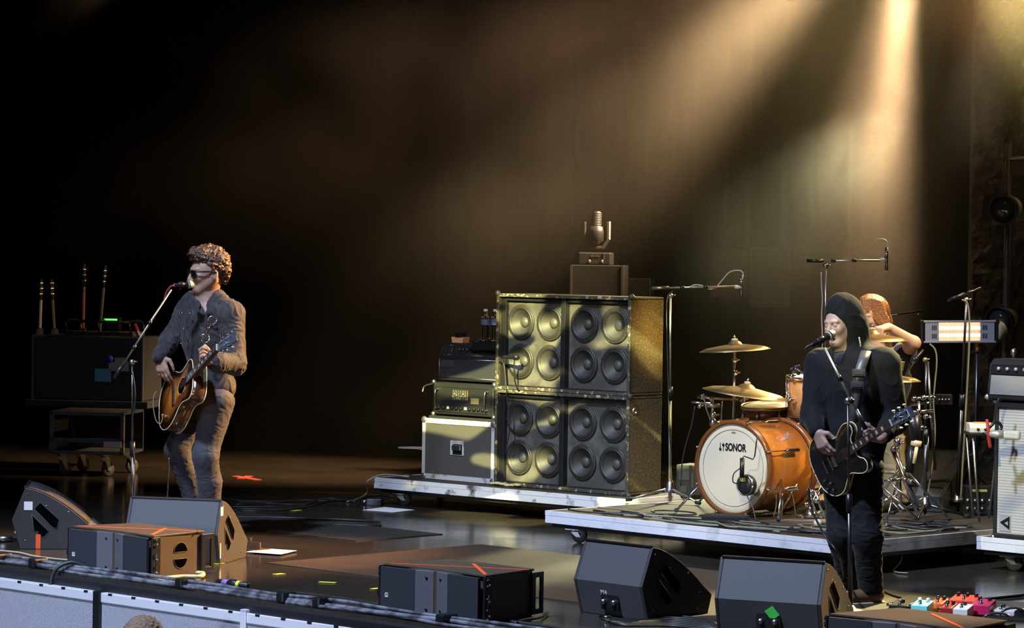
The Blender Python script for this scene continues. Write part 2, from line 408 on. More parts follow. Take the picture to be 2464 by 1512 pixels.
# ================================================================== WEDGES
def wedge(label, loc, rz, W=.55, paper=False, m4=False, tape=None, group='floor wedge monitors'):
    t = thing('wedge_monitor', label, 'monitor speaker', loc, rz, group)
    prof = [(.05, 0), (0, .17), (.075, .36)]
    for i in range(1, 8):
        u = i / 8; prof.append((.075 + .425 * u, .36 - .26 * (u ** 1.55)))
    prof += [(.51, .10), (.48, 0)]
    mb = MB(); mb.prism(prof, .018, W - .018, 'x'); mb.build('enclosure', WEDGE, t, .004)
    # each side cheek with two handle recesses, shade painted as flat black patches
    big = [(y + (0.006 if y < .25 else -.0) * 0, z) for y, z in prof]
    def cheek(x0, x1):
        h1 = [(.13, .235), (.165, .275), (.275, .175), (.265, .12), (.235, .13)]
        h2 = [(.115, .205), (.215, .105), (.190, .07), (.16, .075), (.15, .105), (.13, .105)]
        mb = MB()
        # solid plate; flat black patches with raised lips stand for the shaded recesses
        mb.prism([(y * 1.0, z) for y, z in prof], x0, x1, 'x'); c = mb.build('side_cheek', mat('wedge_paint_shaded', (0.030, 0.029, 0.029), 0.6, bump=(350, .35, .002)), t, .003)  # cheeks share the wedge paint, coloured darker to stand for their unlit side
        xo = x1 if x1 > W / 2 else x0; s = 1 if x1 > W / 2 else -1
        for h in (h1, h2):
            mb = MB(); mb.prism(h, xo - s * .0005, xo + s * .0012, 'x'); mb.build('handle_recess', mat('recess_shade', (.002, .002, .002), .95, spec=0.0), c)
            mb = MB(); hh = [Vector((xo + s * .002, y, z)) for y, z in h]; mb.tube(hh + [hh[0]], .0022, 5, None, 0); mb.build('recess_lip', WEDGE, c)
        for (y, z) in ((.09, .325), (.20, .255), (.33, .22), (.42, .12), (.08, .05), (.40, .04)):
            mb = MB(); mb.cyl((xo, y, z), (xo + s * .0025, y, z), .005, n=8); mb.build('screw', STEEL, c)
    cheek(0, .018); cheek(W - .018, W)
    # curved perforated grille facing the performer
    gp = [(y + .004, z + .004) for y, z in prof[2:-2]]
    mb = MB(); vs = []; fs = []
    for i, (y, z) in enumerate(gp):
        vs += [(.02, y, z), (W - .02, y, z)]
        if i: fs.append((2 * i - 2, 2 * i - 1, 2 * i + 1, 2 * i))
    mb.add(vs, fs, True); g = mb.build('front_grille', GRILLE, t); md = g.modifiers.new('th', 'SOLIDIFY'); md.thickness = .003
    mb = MB(); mb.box((.01, .068, .357), (W - .01, .088, .368)); mb.build('top_lip', BLKP, t, .002)
    # connector plate under the rear face
    mb = MB(); mb.box((W * .5 - .06, .018, .035), (W * .5 + .06, .03, .115)); p = mb.build('connector_plate', BLKP, t)
    for dx in (-.035, .035):
        mb = MB(); mb.cyl((W * .5 + dx, .02, .075), (W * .5 + dx, .0, .072), .013); mb.build('socket', STEEL, p)
    if m4:
        Mx = Matrix.Translation(Vector((W * .42, .0135, .118))) @ Matrix.Rotation(R(106), 4, 'X')
        text_mesh('lettering', 'M4', .034, WHITE, p, Mx, .0006)
    if paper:
        mb = MB(); mb.box((W, .045, .275), (W + .0015, .085, .325)); k = mb.build('white_label', WHITE, t)
        mb = MB(); mb.box((W, .04, .035), (W + .0015, .055, .12)); k = mb.build('white_label', WHITE, t)
    return t
wl = wedge('grey wedge monitor facing the sunglassed singer, with a white label on its side', G(315, 1196, .36) - Vector((0.02, .1, .36)), R(-14.5), .56, paper=True)
wm = wedge('grey wedge monitor with white lettering, rear of the two, beside the middle fill speaker', G(1410, 1300, .36) + Vector((-.06, -.045, -.36)), R(-46), .47, m4=True)
wr = wedge('large grey wedge monitor at the hooded singer\'s feet, with a green tape mark', G(1733, 1340, .36) + Vector((-.03, -.075, -.36)), R(-24), .53)
mb = MB(); 
mm = Matrix.Translation(Vector((.285, .012, .115))) @ Matrix.Rotation(R(16), 4, 'X') @ Matrix.Rotation(R(-35), 4, 'Y')
mb.cbox((0, 0, 0), (.05, .002, .055), mm); mb.build('green_tape', mat('green_tape', (.10, .9, .12), .5), wr)
w0 = wedge('dark wedge monitor turned side-on at the far left with an orange tag', G(45, 1157, .36) - Vector((.0, .05, .36)), R(-84), .5)
mb = MB(); mb.cbox((.5 + .002, .095, .255), (.002, .05, .05), Matrix.Translation(Vector((0, 0, 0)))); mb.build('paper_note', WHITE, w0)
mb = MB(); mb.cbox((.5 + .003, .155, .045), (.002, .028, .085)); mb.build('orange_tag', ORANGE, w0)
# wedge behind the drums, at the right
wb = wedge('black wedge monitor standing behind the drum kit beside the heater stand', Vector((D(2343, 1080, 19.15).x + .055, 19.20, .193)), R(143), .45)

# ================================================================== FRONT FILL SPEAKERS
def fill(label, loc, rz, brown, group='front fill speakers on the stage lip'):
    t = thing('line_array_speaker', label, 'speaker', loc, rz, group)
    W, H, Dp = .70, .245, .44
    side = FILLP
    def trap(z0, z1, inset=0):
        return [(inset, .05), (W - inset, .05), (W - .07, Dp), (.07, Dp)]
    mb = MB(); mb.prism(trap(0, 1), .008, H - .008, 'z'); mb.build('enclosure', side, t, .004)
    mb = MB(); mb.prism([(-.004, .035), (W / 2, .062), (W + .004, .035), (W - .062, Dp + .004), (.062, Dp + .004)], H - .010, H, 'z'); top = mb.build('top_plate', side, t, .002)
    mb = MB(); mb.prism([(-.004, .035), (W / 2, .062), (W + .004, .035), (W - .062, Dp + .004), (.062, Dp + .004)], 0, .010, 'z'); mb.build('bottom_plate', side, t, .002)
    # V shaped front: two cloth grilles and two grey waveguide flaps
    def slab(x0, y0, x1, y1, name, m_):
        mb = MB(); mb.prism([(x0, y0), (x1, y1), (x1, y1 + .02), (x0, y0 + .02)], .012, H - .012, 'z'); return mb.build(name, m_, t, .002)
    slab(.012, .0, .235, .018, 'grille', GRILLE); slab(W - .012, .0, W - .235, .018, 'grille', GRILLE)
    for a, b_ in ((.237, W / 2 - .01), (W - .237, W / 2 + .01)):
        f = slab(a, .018, b_, .046, 'waveguide_flap', GREYP)
        for z in (.045, H - .045):
            mb = MB(); x = a + (b_ - a) * .62; y = .018 + .028 * .62; mb.cyl((x, y - .001, z), (x, y - .004, z), .007, n=10); mb.build('bolt', BLKP, f)
    # logo square on the left grille
    mb = MB()
    x, y, z, s = .055, -.0005 + .018 * .19, .095, .011
    for (lo, hi) in (((x - s, y - .002, z - s), (x - s + .003, y + .001, z + s)), ((x + s - .003, y - .002, z - s), (x + s, y + .001, z + s)), ((x - s, y - .002, z - s), (x + s, y + .001, z - s + .003)), ((x - s, y - .002, z + s - .003), (x + s, y + .001, z + s)), ((x - .004, y - .002, z - .006), (x - .001, y + .001, z + .007)), ((x - .004, y - .002, z - .006), (x + .005, y + .001, z - .003))):
        mb.box(lo, hi)
    mb.build('logo_square', WHITE, t)
    # cheeks with D shaped handle openings, their shade painted as flat black patches
    for sgn in (-1, 1):
        xf0 = W if sgn > 0 else 0.0; xb0 = (W - .07) if sgn > 0 else .07
        dv = Vector((xb0 - xf0, Dp - .05, 0)); L_ = dv.length; dv.normalize(); nv = Vector((dv.y, -dv.x, 0)) * (1 if sgn > 0 else -1)
        if sgn < 0: nv = Vector((-dv.y, dv.x, 0))
        M = Matrix(((dv.x, 0, nv.x, xf0), (dv.y, 0, nv.y, .05), (0, 1, 0, 0), (0, 0, 0, 1)))
        for k, up in ((0, 1), (1, -1)):
            cx, cz = .21, H / 2 + up * .018
            pts = [(cx + .055 * math.cos(q), cz + up * .052 * math.sin(q)) for q in [math.pi * i / 12 for i in range(13)]]
            if not brown: continue
            mb = MB(); mb.prism(pts, -.001, .0012, 'z', M); h = mb.build('handle_opening', MATS['recess_shade'], t)
            mb = MB(); P_ = [M @ Vector((p, q, .0015)) for p, q in pts]; mb.tube(P_ + [P_[0]], .002, 5, None, 0); mb.build('opening_rim', side, h)
        # black rigging side frame at the front edge
        mb = MB(); mb.box((-.035, .01, .0), (.03, H - .01, .014), M)
        for z in (.03, .075, .13, .19, .22): mb.cyl(M @ Vector((-.02, z, .012)), M @ Vector((-.02, z, .028)), .010, n=8)
        mb.tube([M @ Vector((-.01, .06, .02)), M @ Vector((-.03, .10, .03)), M @ Vector((-.01, .15, .02))], .004, 6)
        mb.build('rigging_rail', BLKP, t, .002)
        mb = MB()
        for z in (.05, .12, .2): mb.cyl(M @ Vector((-.02, z, .028)), M @ Vector((-.02, z, .034)), .006, n=8)
        mb.build('rigging_pin', CHROME, t)
        # rear rigging arm with a slot
        mb = MB()
        e = L_
        mb.box((e - .02, .02, -.002), (e + .012, H - .02, .014), M); mb.box((e + .012, H - .045, 0), (e + .07, H - .02, .012), M); mb.box((e + .012, .02, 0), (e + .07, .045, .012), M); mb.box((e + .06, .02, 0), (e + .085, H - .02, .012), M)
        mb.build('rear_rigging_arm', BLKP, t, .002)
    return t
FZ = R(-44)
fl = fill('brown-sided front fill speaker at the left, in front of a grey wedge', G(162, 1267, .245) - Vector((0, .0, .245)), FZ, True)
fm = fill('black-sided front fill speaker on the middle of the lip with crossed orange tape', G(912, 1357, .245) - Vector((0, .0, .245)), FZ, False)
f3 = fill('front fill speaker cut off by the bottom right corner of the picture', G(1988, 1478, .245) - Vector((0, .0, .245)), FZ, True)
def strap(t, p, q, r_=.008):
    mb = MB(); d = (Vector(q) - Vector(p)); n_ = Vector((-d.y, d.x, 0)).normalized() * r_
    a, b_ = Vector(p), Vector(q); h = Vector((0, 0, .002))
    vs = [a + n_, b_ + n_, b_ - n_, a - n_]; vs = vs + [v + h for v in vs]
    mb.add(vs, [(3, 2, 1, 0), (4, 5, 6, 7), (0, 1, 5, 4), (1, 2, 6, 5), (2, 3, 7, 6), (3, 0, 4, 7)]); mb.build('orange_tape', ORANGE, t)
strap(fl, (.03, .05, .2455), (.66, .40, .2455), .005); strap(fl, (.42, .35, .2456), (.66, .06, .2456), .009)
strap(fm, (.03, .05, .2455), (.66, .38, .2455), .005); strap(fm, (.30, .36, .2456), (.68, .06, .2456), .009)
strap(f3, (.30, .36, .2456), (.68, .06, .2456), .009)

# ================================================================== ROLLING RISERS
def caster(t, x, y, z1, ang=0.3, r_=.05):
    M = Matrix.Translation(Vector((x, y, 0))) @ Matrix.Rotation(ang, 4, 'Z')
    mb = MB(); mb.box((-.045, -.045, z1 - .008), (.045, .045, z1), M); mb.cyl(M @ Vector((0, 0, z1 - .008)), M @ Vector((0, 0, z1 - .022)), .03)
    for s in (-1, 1): mb.prism([(-.02, z1 - .02), (.03, z1 - .02), (.05, r_ - .012), (.02, r_ - .012)], s * .022, s * .026, 'y', M)
    c = mb.build('caster', STEEL, t)
    mb = MB(); q = M @ Vector((.033, 0, r_)); ax = (M.to_3x3() @ Vector((0, 1, 0)))
    mb.lathe([(.012, -.016), (r_ - .006, -.016), (r_, -.008), (r_, .008), (r_ - .006, .016), (.012, .016)], q, ax, 24); wv = mb.build('wheel', mat('wheel_rubber', (.05, .05, .055), .5), c)
    mb = MB(); mb.lathe([(.004, -.024), (.014, -.022), (.014, .022), (.004, .024)], q, ax, 12); mb.build('hub', CHROME, wv)
def riser(label, loc, rz, L_, Dp, zt=.19, th=.072, worn=False, casters=None):
    t = thing('rolling_riser', label, 'riser', loc, rz, 'rolling stage risers')
    mb = MB(); mb.box((.012, .012, zt - th + .01), (L_ - .012, Dp - .012, zt)); mb.build('deck', mat('riser_deck_black', (.028, .024, .020), .6, bump=(80, .5, .004), mix=((.060, .045, .033), 5, .5, .7)), t)
    A = ALUW if worn else ALU
    for nm, lo, hi in (('edge_profile', (0, -.002, 0), (L_, .014, 0)), ('edge_profile', (L_ - .014, .014, 0), (L_ + .002, Dp, 0)), ('edge_profile', (-.002, .014, 0), (.014, Dp, 0)), ('edge_profile', (0, Dp - .014, 0), (L_, Dp + .002, 0))):
        mb = MB()
        for z0, z1, o in ((zt - .026, zt + .003, 0), (zt - .028, zt - .026, .004), (zt - th, zt - .028, .001)):
            mb.box((lo[0] + (o if lo[0] <= 0 else 0), lo[1] + o, z0), (hi[0] - o, hi[1], z1))
        mb.build(nm, A, t, .0015)
    mb = MB(); mb.box((.03, .03, zt - th - .028), (L_ - .03, Dp - .03, zt - th + .008)); mb.build('underframe', BLK, t, .004)
    for (x, y, a) in (casters or ((.16, .10, .4), (L_ - .16, .10, 1.2), (.16, Dp - .12, 2), (L_ - .16, Dp - .12, .2))): caster(t, x, y, zt - th - .028, a)
    return t
B0 = G(900, 1150, .19)
rb = riser('worn silver-edged rolling riser carrying the bass cabinets and amplifiers', (B0.x, B0.y, 0), R(-42), 2.30, .62, worn=True)
D0 = G(1312, 1230, .19)
rd = riser('long silver-edged rolling riser carrying the drum kit', (D0.x, D0.y, 0), R(-45.8), 2.44, 2.44)
A0 = G(2350, 1292, .19)
ra = riser('silver-edged rolling riser under the cream guitar cabinet at the right', (A0.x, A0.y, 0), R(-45), 1.2, .62)

# ================================================================== BASS STACK
C0 = G(1190, 1166, .193); CANG = R(-42.5)
MC = Matrix.Translation(Vector((C0.x, C0.y, .193))) @ Matrix.Rotation(CANG, 4, 'Z')
def driver(t, cx, cz, y0, r=.122):
    M = Matrix.Translation(Vector((cx, y0, cz)))
    mb = MB(); mb.lathe([(r - .004, .000), (r, .006), (r - .006, .012), (r - .016, .012)], (0, 0, 0), (0, -1, 0), 40, M, cap=False)
    for k in range(8):
        q = 2 * math.pi * (k + .5) / 8; mb.cyl(M @ Vector((.114 * math.cos(q), -.012, .114 * math.sin(q))), M @ Vector((.114 * math.cos(q), -.016, .114 * math.sin(q))), .004, n=8)
    f = mb.build('driver', mat('driver_frame', (.030, .029, .027), .42), t)
    mb = MB(); mb.lathe([(.106, .011), (.103, .016), (.096, .017), (.090, .010), (.084, .004)], (0, 0, 0), (0, -1, 0), 40, M, cap=False); mb.build('surround', mat('driver_surround', (.022, .021, .020), .5), f)
    mb = MB(); mb.lathe([(.085, .005), (.062, -.018), (.044, -.032), (.036, -.036)], (0, 0, 0), (0, -1, 0), 40, M, cap=False); mb.build('cone', mat('driver_cone', (.036, .035, .032), .55, bump=(200, .3, .002)), f)
    mb = MB(); mb.lathe([(.037, -.036), (.034, -.027), (.024, -.018), (.012, -.013), (0, -.012)], (0, 0, 0), (0, -1, 0), 24, M); mb.build('dust_cap', mat('driver_cap', (.060, .058, .052), .5), f)
def basscab(label, z0):
    t = thing('bass_cabinet', label, 'speaker cabinet', (C0.x, C0.y, z0), CANG, 'bass speaker cabinets stacked on the riser')
    W, H, Dp, T = 1.20, .655, .34, .018
    fz = mat('cabinet_carpet', (.045, .034, .018), .8, bump=(120, .9, .006), mix=((.12, .09, .04), 70, .50, .70))
    mb = MB(); mb.box((0, 0, 0), (W, Dp, T)); mb.box((0, 0, H - T), (W, Dp, H)); mb.box((0, 0, T), (T, Dp, H - T)); mb.box((W - T, 0, T), (W, Dp, H - T)); mb.box((T, Dp - T, T), (W - T, Dp, H - T))
    mb.build('enclosure', fz, t, .008)
    # scuffed front rim
    mb = MB()
    mb.box((-.002, -.008, -.0), (W + .002, .004, T + .004)); mb.box((-.002, -.008, H - T - .004), (W + .002, .004, H)); mb.box((-.002, -.008, T), (T + .003, .004, H - T)); mb.box((W - T - .003, -.008, T), (W + .002, .004, H - T))
    mb.build('front_rim', mat('scuffed_rim', (.05, .046, .036), .6, bump=(90, .9, .006), mix=((.42, .38, .24), 30, .55, .66)), t, .003)
    mb = MB(); xs = [T, W / 2 + .006 - .291, W / 2, W / 2 + .006 + .286, W - T]; zs = [T, H / 2, H - T]
    for ci, cx in enumerate((-.424, -.158, .150, .422)):
        for ri, dz in enumerate((-.134, .134)):
            X, Z = W / 2 + .006 + cx, H / 2 + dz; x0, x1, z0, z1 = xs[ci], xs[ci + 1], zs[ri], zs[ri + 1]; angs = sorted([2 * math.pi * k / 40 for k in range(40)] + [math.atan2(zz - Z, xx - X) % (2 * math.pi) for xx in (x0, x1) for zz in (z0, z1)])
            vi = []; vo = []
            for q in angs:
                c_, s_c = math.cos(q), math.sin(q); u = min(((x1 - X) / c_ if c_ > 1e-9 else 9), ((x0 - X) / c_ if c_ < -1e-9 else 9), ((z1 - Z) / s_c if s_c > 1e-9 else 9), ((z0 - Z) / s_c if s_c < -1e-9 else 9))
                vi.append((X + .110 * c_, .052, Z + .110 * s_c)); vo.append((X + u * c_, .052, Z + u * s_c))
            n_ = len(angs); mb.add(vi + vo, [(i, n_ + i, n_ + (i + 1) % n_, (i + 1) % n_) for i in range(n_)])
    mb.build('baffle', mat('baffle_paint', (.060, .058, .054), .5, mix=((.11, .105, .095), 8, .45, .62), bump=(60, .5, .004)), t)
    mb = MB(); mb.box((W / 2 - .019, .004, T), (W / 2 + .019, .05, H - T)); mb.box((T, .02, T), (T + .045, .05, H - T)); mb.box((T, .02, H - T - .03), (W - T, .05, H - T)); mb.box((T, .0, T), (W - T, .05, T + .012)); mb.build('divider', BLK, t, .002)
    for cx in (-.424, -.158, .150, .422):
        for dz in (-.134, .134): driver(t, W / 2 + .006 + cx, H / 2 + dz, .05)
    for q in ((0, 0), (W, 0), (0, H), (W, H)):
        mb = MB(); mb.ball((q[0], .004, q[1]), .022, 10); mb.build('corner', mat('corner_plastic', (.03, .03, .03), .5), t)
    return t
cb = basscab('lower scuffed eight-speaker bass cabinet standing directly on the riser', .193)
mb = MB(); mb.lathe([(.026, 0), (.026, .01), (.016, .016), (.012, .005)], (1.2, .05, .56), (1, 0, 0), 16); mb.build('jack_cup', STEEL, cb)
ct = basscab('upper scuffed eight-speaker bass cabinet, stacked on top of the other', .851)

def chicken(mb, M, x, z, y=-.002, r=.008):
    mb.cyl(M @ Vector((x, y, z)), M @ Vector((x, y - .012, z)), r, n=12)
def head_amp(label, loc, rz, W, H, Dp, kind):
    t = thing('amplifier_head', label, 'amplifier', loc, rz)
    mb = MB(); mb.prism([(.0, 0), (Dp, 0), (Dp, H), (.045 if kind == 1 else .02, H), (0, H * .62 if kind == 1 else H - .03)], 0, W, 'x'); mb.build('case', TOLEX, t, .010)
    if kind == 1:
        # sloped control panel over a dark grille outlined in silver piping
        p0 = Vector((0, 0, H * .62)); p1 = Vector((0, .045, H)); dv = (p1 - p0).normalized(); nv = Vector((0, -dv.z, dv.y))
        M = Matrix(((1, 0, 0, 0), (0, dv.y, nv.y, p0.y), (0, dv.z, nv.z, p0.z), (0, 0, 0, 1)))
        mb = MB(); mb.box((.02, .008, -.001), (W - .02, .098, .003), M); pn = mb.build('control_panel', mat('panel_black', (.02, .02, .022), .35), t)
        mb = MB()
        for a, b_ in (((.03, .018), (.12, .018)), ((.12, .018), (.12, .09)), ((.12, .09), (.03, .09)), ((.03, .09), (.03, .018)), ((.125, .018), (.42, .018)), ((.42, .018), (.42, .09)), ((.42, .09), (.125, .09)), ((.15, .03), (.39, .03))):
            mb.tube([M @ Vector((a[0], a[1], .004)), M @ Vector((b_[0], b_[1], .004))], .0012, 4, None, 0)
        mb.build('printed_outline', STEEL, pn)
        for i in range(6):
            x = .20 + i * .036
            mb = MB(); mb.lathe([(.010, 0), (.009, .012), (.004, .013)], M @ Vector((x, .055, .003)), nv, 14); k = mb.build('knob', BLKP, pn)
            mb = MB(); mb.box((x - .001, .055, .015), (x + .001, .063, .0165), M); mb.build('pointer', WHITE, k)
        for x, y in ((.14, .045), (.155, .045), (.14, .07), (.155, .07), (.06, .04), (.09, .04)):
            mb = MB(); mb.cbox((x, y, .006), (.010, .006, .008), M); mb.build('switch', CHROME, pn)
        mb = MB()
        z0, z1 = .02, H * .58
        for a, b_ in (((.02, z0), (W - .02, z0)), ((W - .02, z0), (W - .02, z1)), ((W - .02, z1), (.02, z1)), ((.02, z1), (.02, z0))): mb.tube([(a[0], -.002, a[1]), (b_[0], -.002, b_[1])], .003, 6, None, 0)
        mb.build('silver_piping', STEEL, t)
        mb = MB(); mb.box((.024, -.001, z0 + .004), (W - .024, .004, z1 - .004)); g = mb.build('grille', GRILLE, t)
        mb = MB(); mb.box((.035, -.003, z1 - .055), (.165, -.0005, z1 - .012)); mb.build('badge', mat('badge_dark', (.05, .05, .06), .3), g)
    else:
        mb = MB(); mb.box((.055, -.004, .02), (W - .045, .002, H - .03)); pn = mb.build('front_panel', mat('panel_black2', (.02, .02, .022), .3), t)
        mb = MB()
        for z in (.022, .075, H - .032): mb.box((.055, -.007, z - .002), (W - .045, -.003, z + .002))
        mb.build('panel_trim', STEEL, t)
        for i in range(11):
            x = .07 + i * (W - .16) / 10
            if i in (2, 6): 
                mb = MB(); mb.cbox((x, -.007, .05), (.018, .006, .018)); mb.build('lit_switch', mat('switch_white', (.7, .7, .7), .5), pn); continue
            mb = MB(); mb.lathe([(.011, 0), (.010, .014), (.004, .015)], (x, -.004, .048), (0, -1, 0), 14); k = mb.build('knob', BLKP, pn)
        # graphic equaliser sliders and a small badge
        mb = MB()
        for i in range(9):
            x = .20 + i * .017; mb.box((x, -.0055, .105), (x + .0025, -.004, .175))
        for i in range(9):
            x = .20 + i * .017; mb.cbox((x + .001, -.009, .13 + .02 * math.sin(i * 1.3)), (.010, .008, .006))
        mb.build('equaliser', mat('eq_gold', (.55, .50, .30), .4, .5), pn)
        mb = MB(); mb.box((.37, -.006, .085), (.445, -.004, .125)); bd = mb.build('badge', mat('badge_gold', (.35, .32, .16), .4, .6), pn)
        for x in (.055, W - .05):
            mb = MB(); mb.tube([(x, -.002, .05), (x, -.035, .055), (x, -.035, H - .06), (x, -.002, H - .05)], .006, 8); mb.build('rack_handle', CHROME, t)
        mb = MB()
        for x in (0, W):
            for z in (0, H): mb.ball((x, .008, z), .02, 10)
        mb.build('corner', STEEL, t)
    for x in (.06, W - .06):
        for y in (.05, Dp - .05):
            mb = MB(); mb.cyl((x, y, -.012), (x, y, 0), .014); mb.build('foot', RUB, t)
    return t
def MCL(x, y, z=0): return MC @ Vector((x, y, z))
# flight case under the two heads
KW, KH = .69, .425
kp = MCL(-.70, .0)
kc = thing('flight_case', 'grey flight case with white taped edges under the two bass amplifiers', 'flight case', (kp.x, kp.y, .193), CANG)
mb = MB(); mb.box((.006, .006, .004), (KW - .006, .50, KH - .004)); mb.build('case_body', mat('case_grey_laminate', (.075, .072, .068), .5, bump=(40, .2, .003)), kc)
wt = mat('case_edge_aluminium', (.60, .60, .62), .45, .2, mix=((.25, .24, .24), 14, .55, .7))
for lo, hi in (((0, 0, 0), (KW, .006, .035)), ((0, 0, KH - .035), (KW, .006, KH)), ((0, 0, .035), (.028, .006, KH - .035)), ((KW - .028, 0, .035), (KW, .006, KH - .035)), ((KW - .006, .006, 0), (KW, .5, .03)), ((KW - .006, .006, KH - .03), (KW, .5, KH))):
    mb = MB(); mb.box(lo, hi)
    n_ = 7
    for i in range(n_):
        u = (i + .5) / n_
        if hi[0] - lo[0] > .4: mb.cyl((lo[0] + u * KW, .0, (lo[2] + hi[2]) / 2), (lo[0] + u * KW, -.002, (lo[2] + hi[2]) / 2), .004, n=8)
    mb.build('edge_strip', wt, kc, .001)
for x in (0, KW):
    for z in (0, KH):
        mb = MB(); mb.ball((x + (.014 if x == 0 else -.014), .006, z + (.014 if z == 0 else -.014)), .026, 12, (1, .55, 1)); mb.build('ball_corner', mat('grey_corner', (.2, .2, .2), .4, .7), kc)
mb = MB(); mb.box((KW * .5 - .07, -.002, KH * .42), (KW * .5 + .06, .001, KH * .66)); ha = mb.build('handle_plate', wt, kc, .002)
mb = MB(); mb.box((KW * .5 - .045, -.004, KH * .43), (KW * .5 + .045, -.0015, KH * .60)); mb.build('handle_dish', BLKP, ha, .002)
mb = MB(); mb.box((KW * .5 - .04, -.02, KH * .50), (KW * .5 + .04, -.010, KH * .585)); mb.build('handle_grip', STEEL, ha, .003)
p = MCL(-.63, .03); ampB = head_amp('lower black bass amplifier with a gold equaliser, standing on the flight case', (p.x, p.y, .193 + KH + .012 + .018), CANG, .58, .225, .36, 2)
mb = MB(); p = MCL(-.66, .02); Mx = Matrix.Translation(Vector((p.x, p.y, .193 + KH))) @ Matrix.Rotation(CANG, 4, 'Z')
mb = MB(); mb.box((0, 0, 0), (.64, .42, .017)); o = mb.build('rubber_mat', RUB, None, .003); o.matrix_world = Mx; single(o, 'thin black mat between the flight case and the lower bass amplifier', 'mat')
zt2 = .193 + KH + .03 + .225
p = MCL(-.61, .05); ampA = head_amp('upper black bass amplifier with a sloping control panel, topmost of the left stack', (p.x, p.y, zt2 + .013), CANG, .60, .262, .30, 1)
zt3 = zt2 + .013 + .262
# things on top of the upper amp
def water_bottle(label, pos, h=.215):
    t = thing('water_bottle', label, 'bottle', pos, 0, 'water bottles on the bass amplifier')
    mb = MB(); r = .032; prof = [(r * .85, 0), (r, .008)]
    for i in range(7): prof += [(r, .015 + i * .014), (r * .92, .022 + i * .014)]
    prof += [(r, .12), (r, .155), (r * .8, .175), (.013, .195), (.013, .205)]
    mb.lathe(prof, n=20); mb.build('bottle_body', mat('clear_plastic', (1, 1, 1), .04, trans=1.0, spec=.5), t)
    mb = MB(); mb.lathe([(.0155, .203), (.0155, .218), (.012, .220)], n=16); mb.build('cap', WHITE, t)
    mb = MB(); mb.lathe([(r + .001, .112), (r + .001, .15)], n=20, cap=False); mb.build('bottle_label', mat('label_blue', (.10, .12, .26), .5), t)
    return t
p = D(1168, 812, 20.82); q = D(1187, 812, 20.75)
water_bottle('water bottle standing left of the other on the towel over the bass amplifier', (p.x, p.y, zt3 + .022))
water_bottle('water bottle half hidden behind the left edge of the upper bass cabinet', (q.x + .012, q.y + .07, zt3 + .022))
p = MCL(-.28, .06, 0)
t = thing('black_towel', 'folded black towel draped over the right end of the upper bass amplifier', 'towel', (p.x, p.y, zt3), CANG)
mb = MB(); vs = []; fs = []
for i in range(15):
    for j in range(13):
        x = i / 14 * .26; y = -.04 + j / 12 * .20; z = .008 + .010 * noise.noise(Vector((x * 25, y * 25, 1))) ** 2 * 4
        if j < 3: z -= .05 * (3 - j) / 3; 
        vs.append((x, y, z + .004))
for i in range(14):
    for j in range(12): fs.append((i * 13 + j, i * 13 + 13 + j, i * 13 + 14 + j, i * 13 + j + 1))
mb.add(vs, fs, True); c = mb.build('cloth', mat('black_towel', (.008, .008, .008), .98, spec=.1), t); md = c.modifiers.new('s', 'SOLIDIFY'); md.thickness = .012
p = D(1107, 808, 20.95)
t = thing('wah_pedal', 'tan and black foot pedal lying on the upper bass amplifier', 'pedal', (p.x, p.y, zt3), CANG)
mb = MB(); mb.prism([(-.05, 0), (.05, 0), (.058, .042), (.02, .036), (-.02, .036), (-.058, .042)], -.03, .04, 'y'); mb.build('body', mat('tan_enamel', (.75, .42, .24), .4), t, .003)
mb = MB(); mb.box((-.035, -.02, .038), (.035, .03, .075)); k = mb.build('treadle', BLKP, t, .006)
mb = MB()
for i in range(4): mb.box((-.033, -.022, .045 + i * .007), (.033, -.019, .048 + i * .007))
mb.build('treadle_ribs', STEEL, k)
p = D(1150, 808, 21.0)
t = thing('coiled_lead', 'small dark coiled lead lying between the tan pedal and the bottles', 'cable', (p.x, p.y, zt3 + .01), CANG)
mb = MB(); mb.torus((0, 0, 0), .035, .008); mb.torus((.01, .01, .014), .03, .008); mb.build('coil', CABLE, t)
# yellow rag under the lower cabinet's front edge
p = MCL(.0, -.06)
t = thing('yellow_rag', 'crumpled pale yellow rag wedged under the front of the lower bass cabinet', 'rag', (p.x, p.y, .193), CANG)
mb = MB()
for i in range(9):
    mb.ball((.02 + i * .03, .02 + .012 * math.sin(i * 2.1), .010 + .004 * math.sin(i)), .022, 8, (1.3, 1.1, .45))
mb.build('cloth', mat('yellow_cloth', (.62, .55, .25), .9), t)

# small microphone clamped in front of the upper cabinet
p = MCL(.24, -.02)
t = thing('instrument_microphone', 'small black microphone on a short arm in front of the upper bass cabinet', 'microphone', (p.x, p.y, .86), CANG)
mb = MB(); mb.tube([(0, -.02, 0.0), (0, -.05, .05), (0, -.06, .12), (0, -.06, .21)], .005); mb.build('arm', BLKP, t)
mb = MB(); mb.lathe([(.010, 0), (.012, .03), (.014, .09), (.020, .10), (.021, .125), (.014, .135)], (-.10, -.075, .215), (1, .15, 0.02), 16); mb.build('microphone_body', BLKP, t)

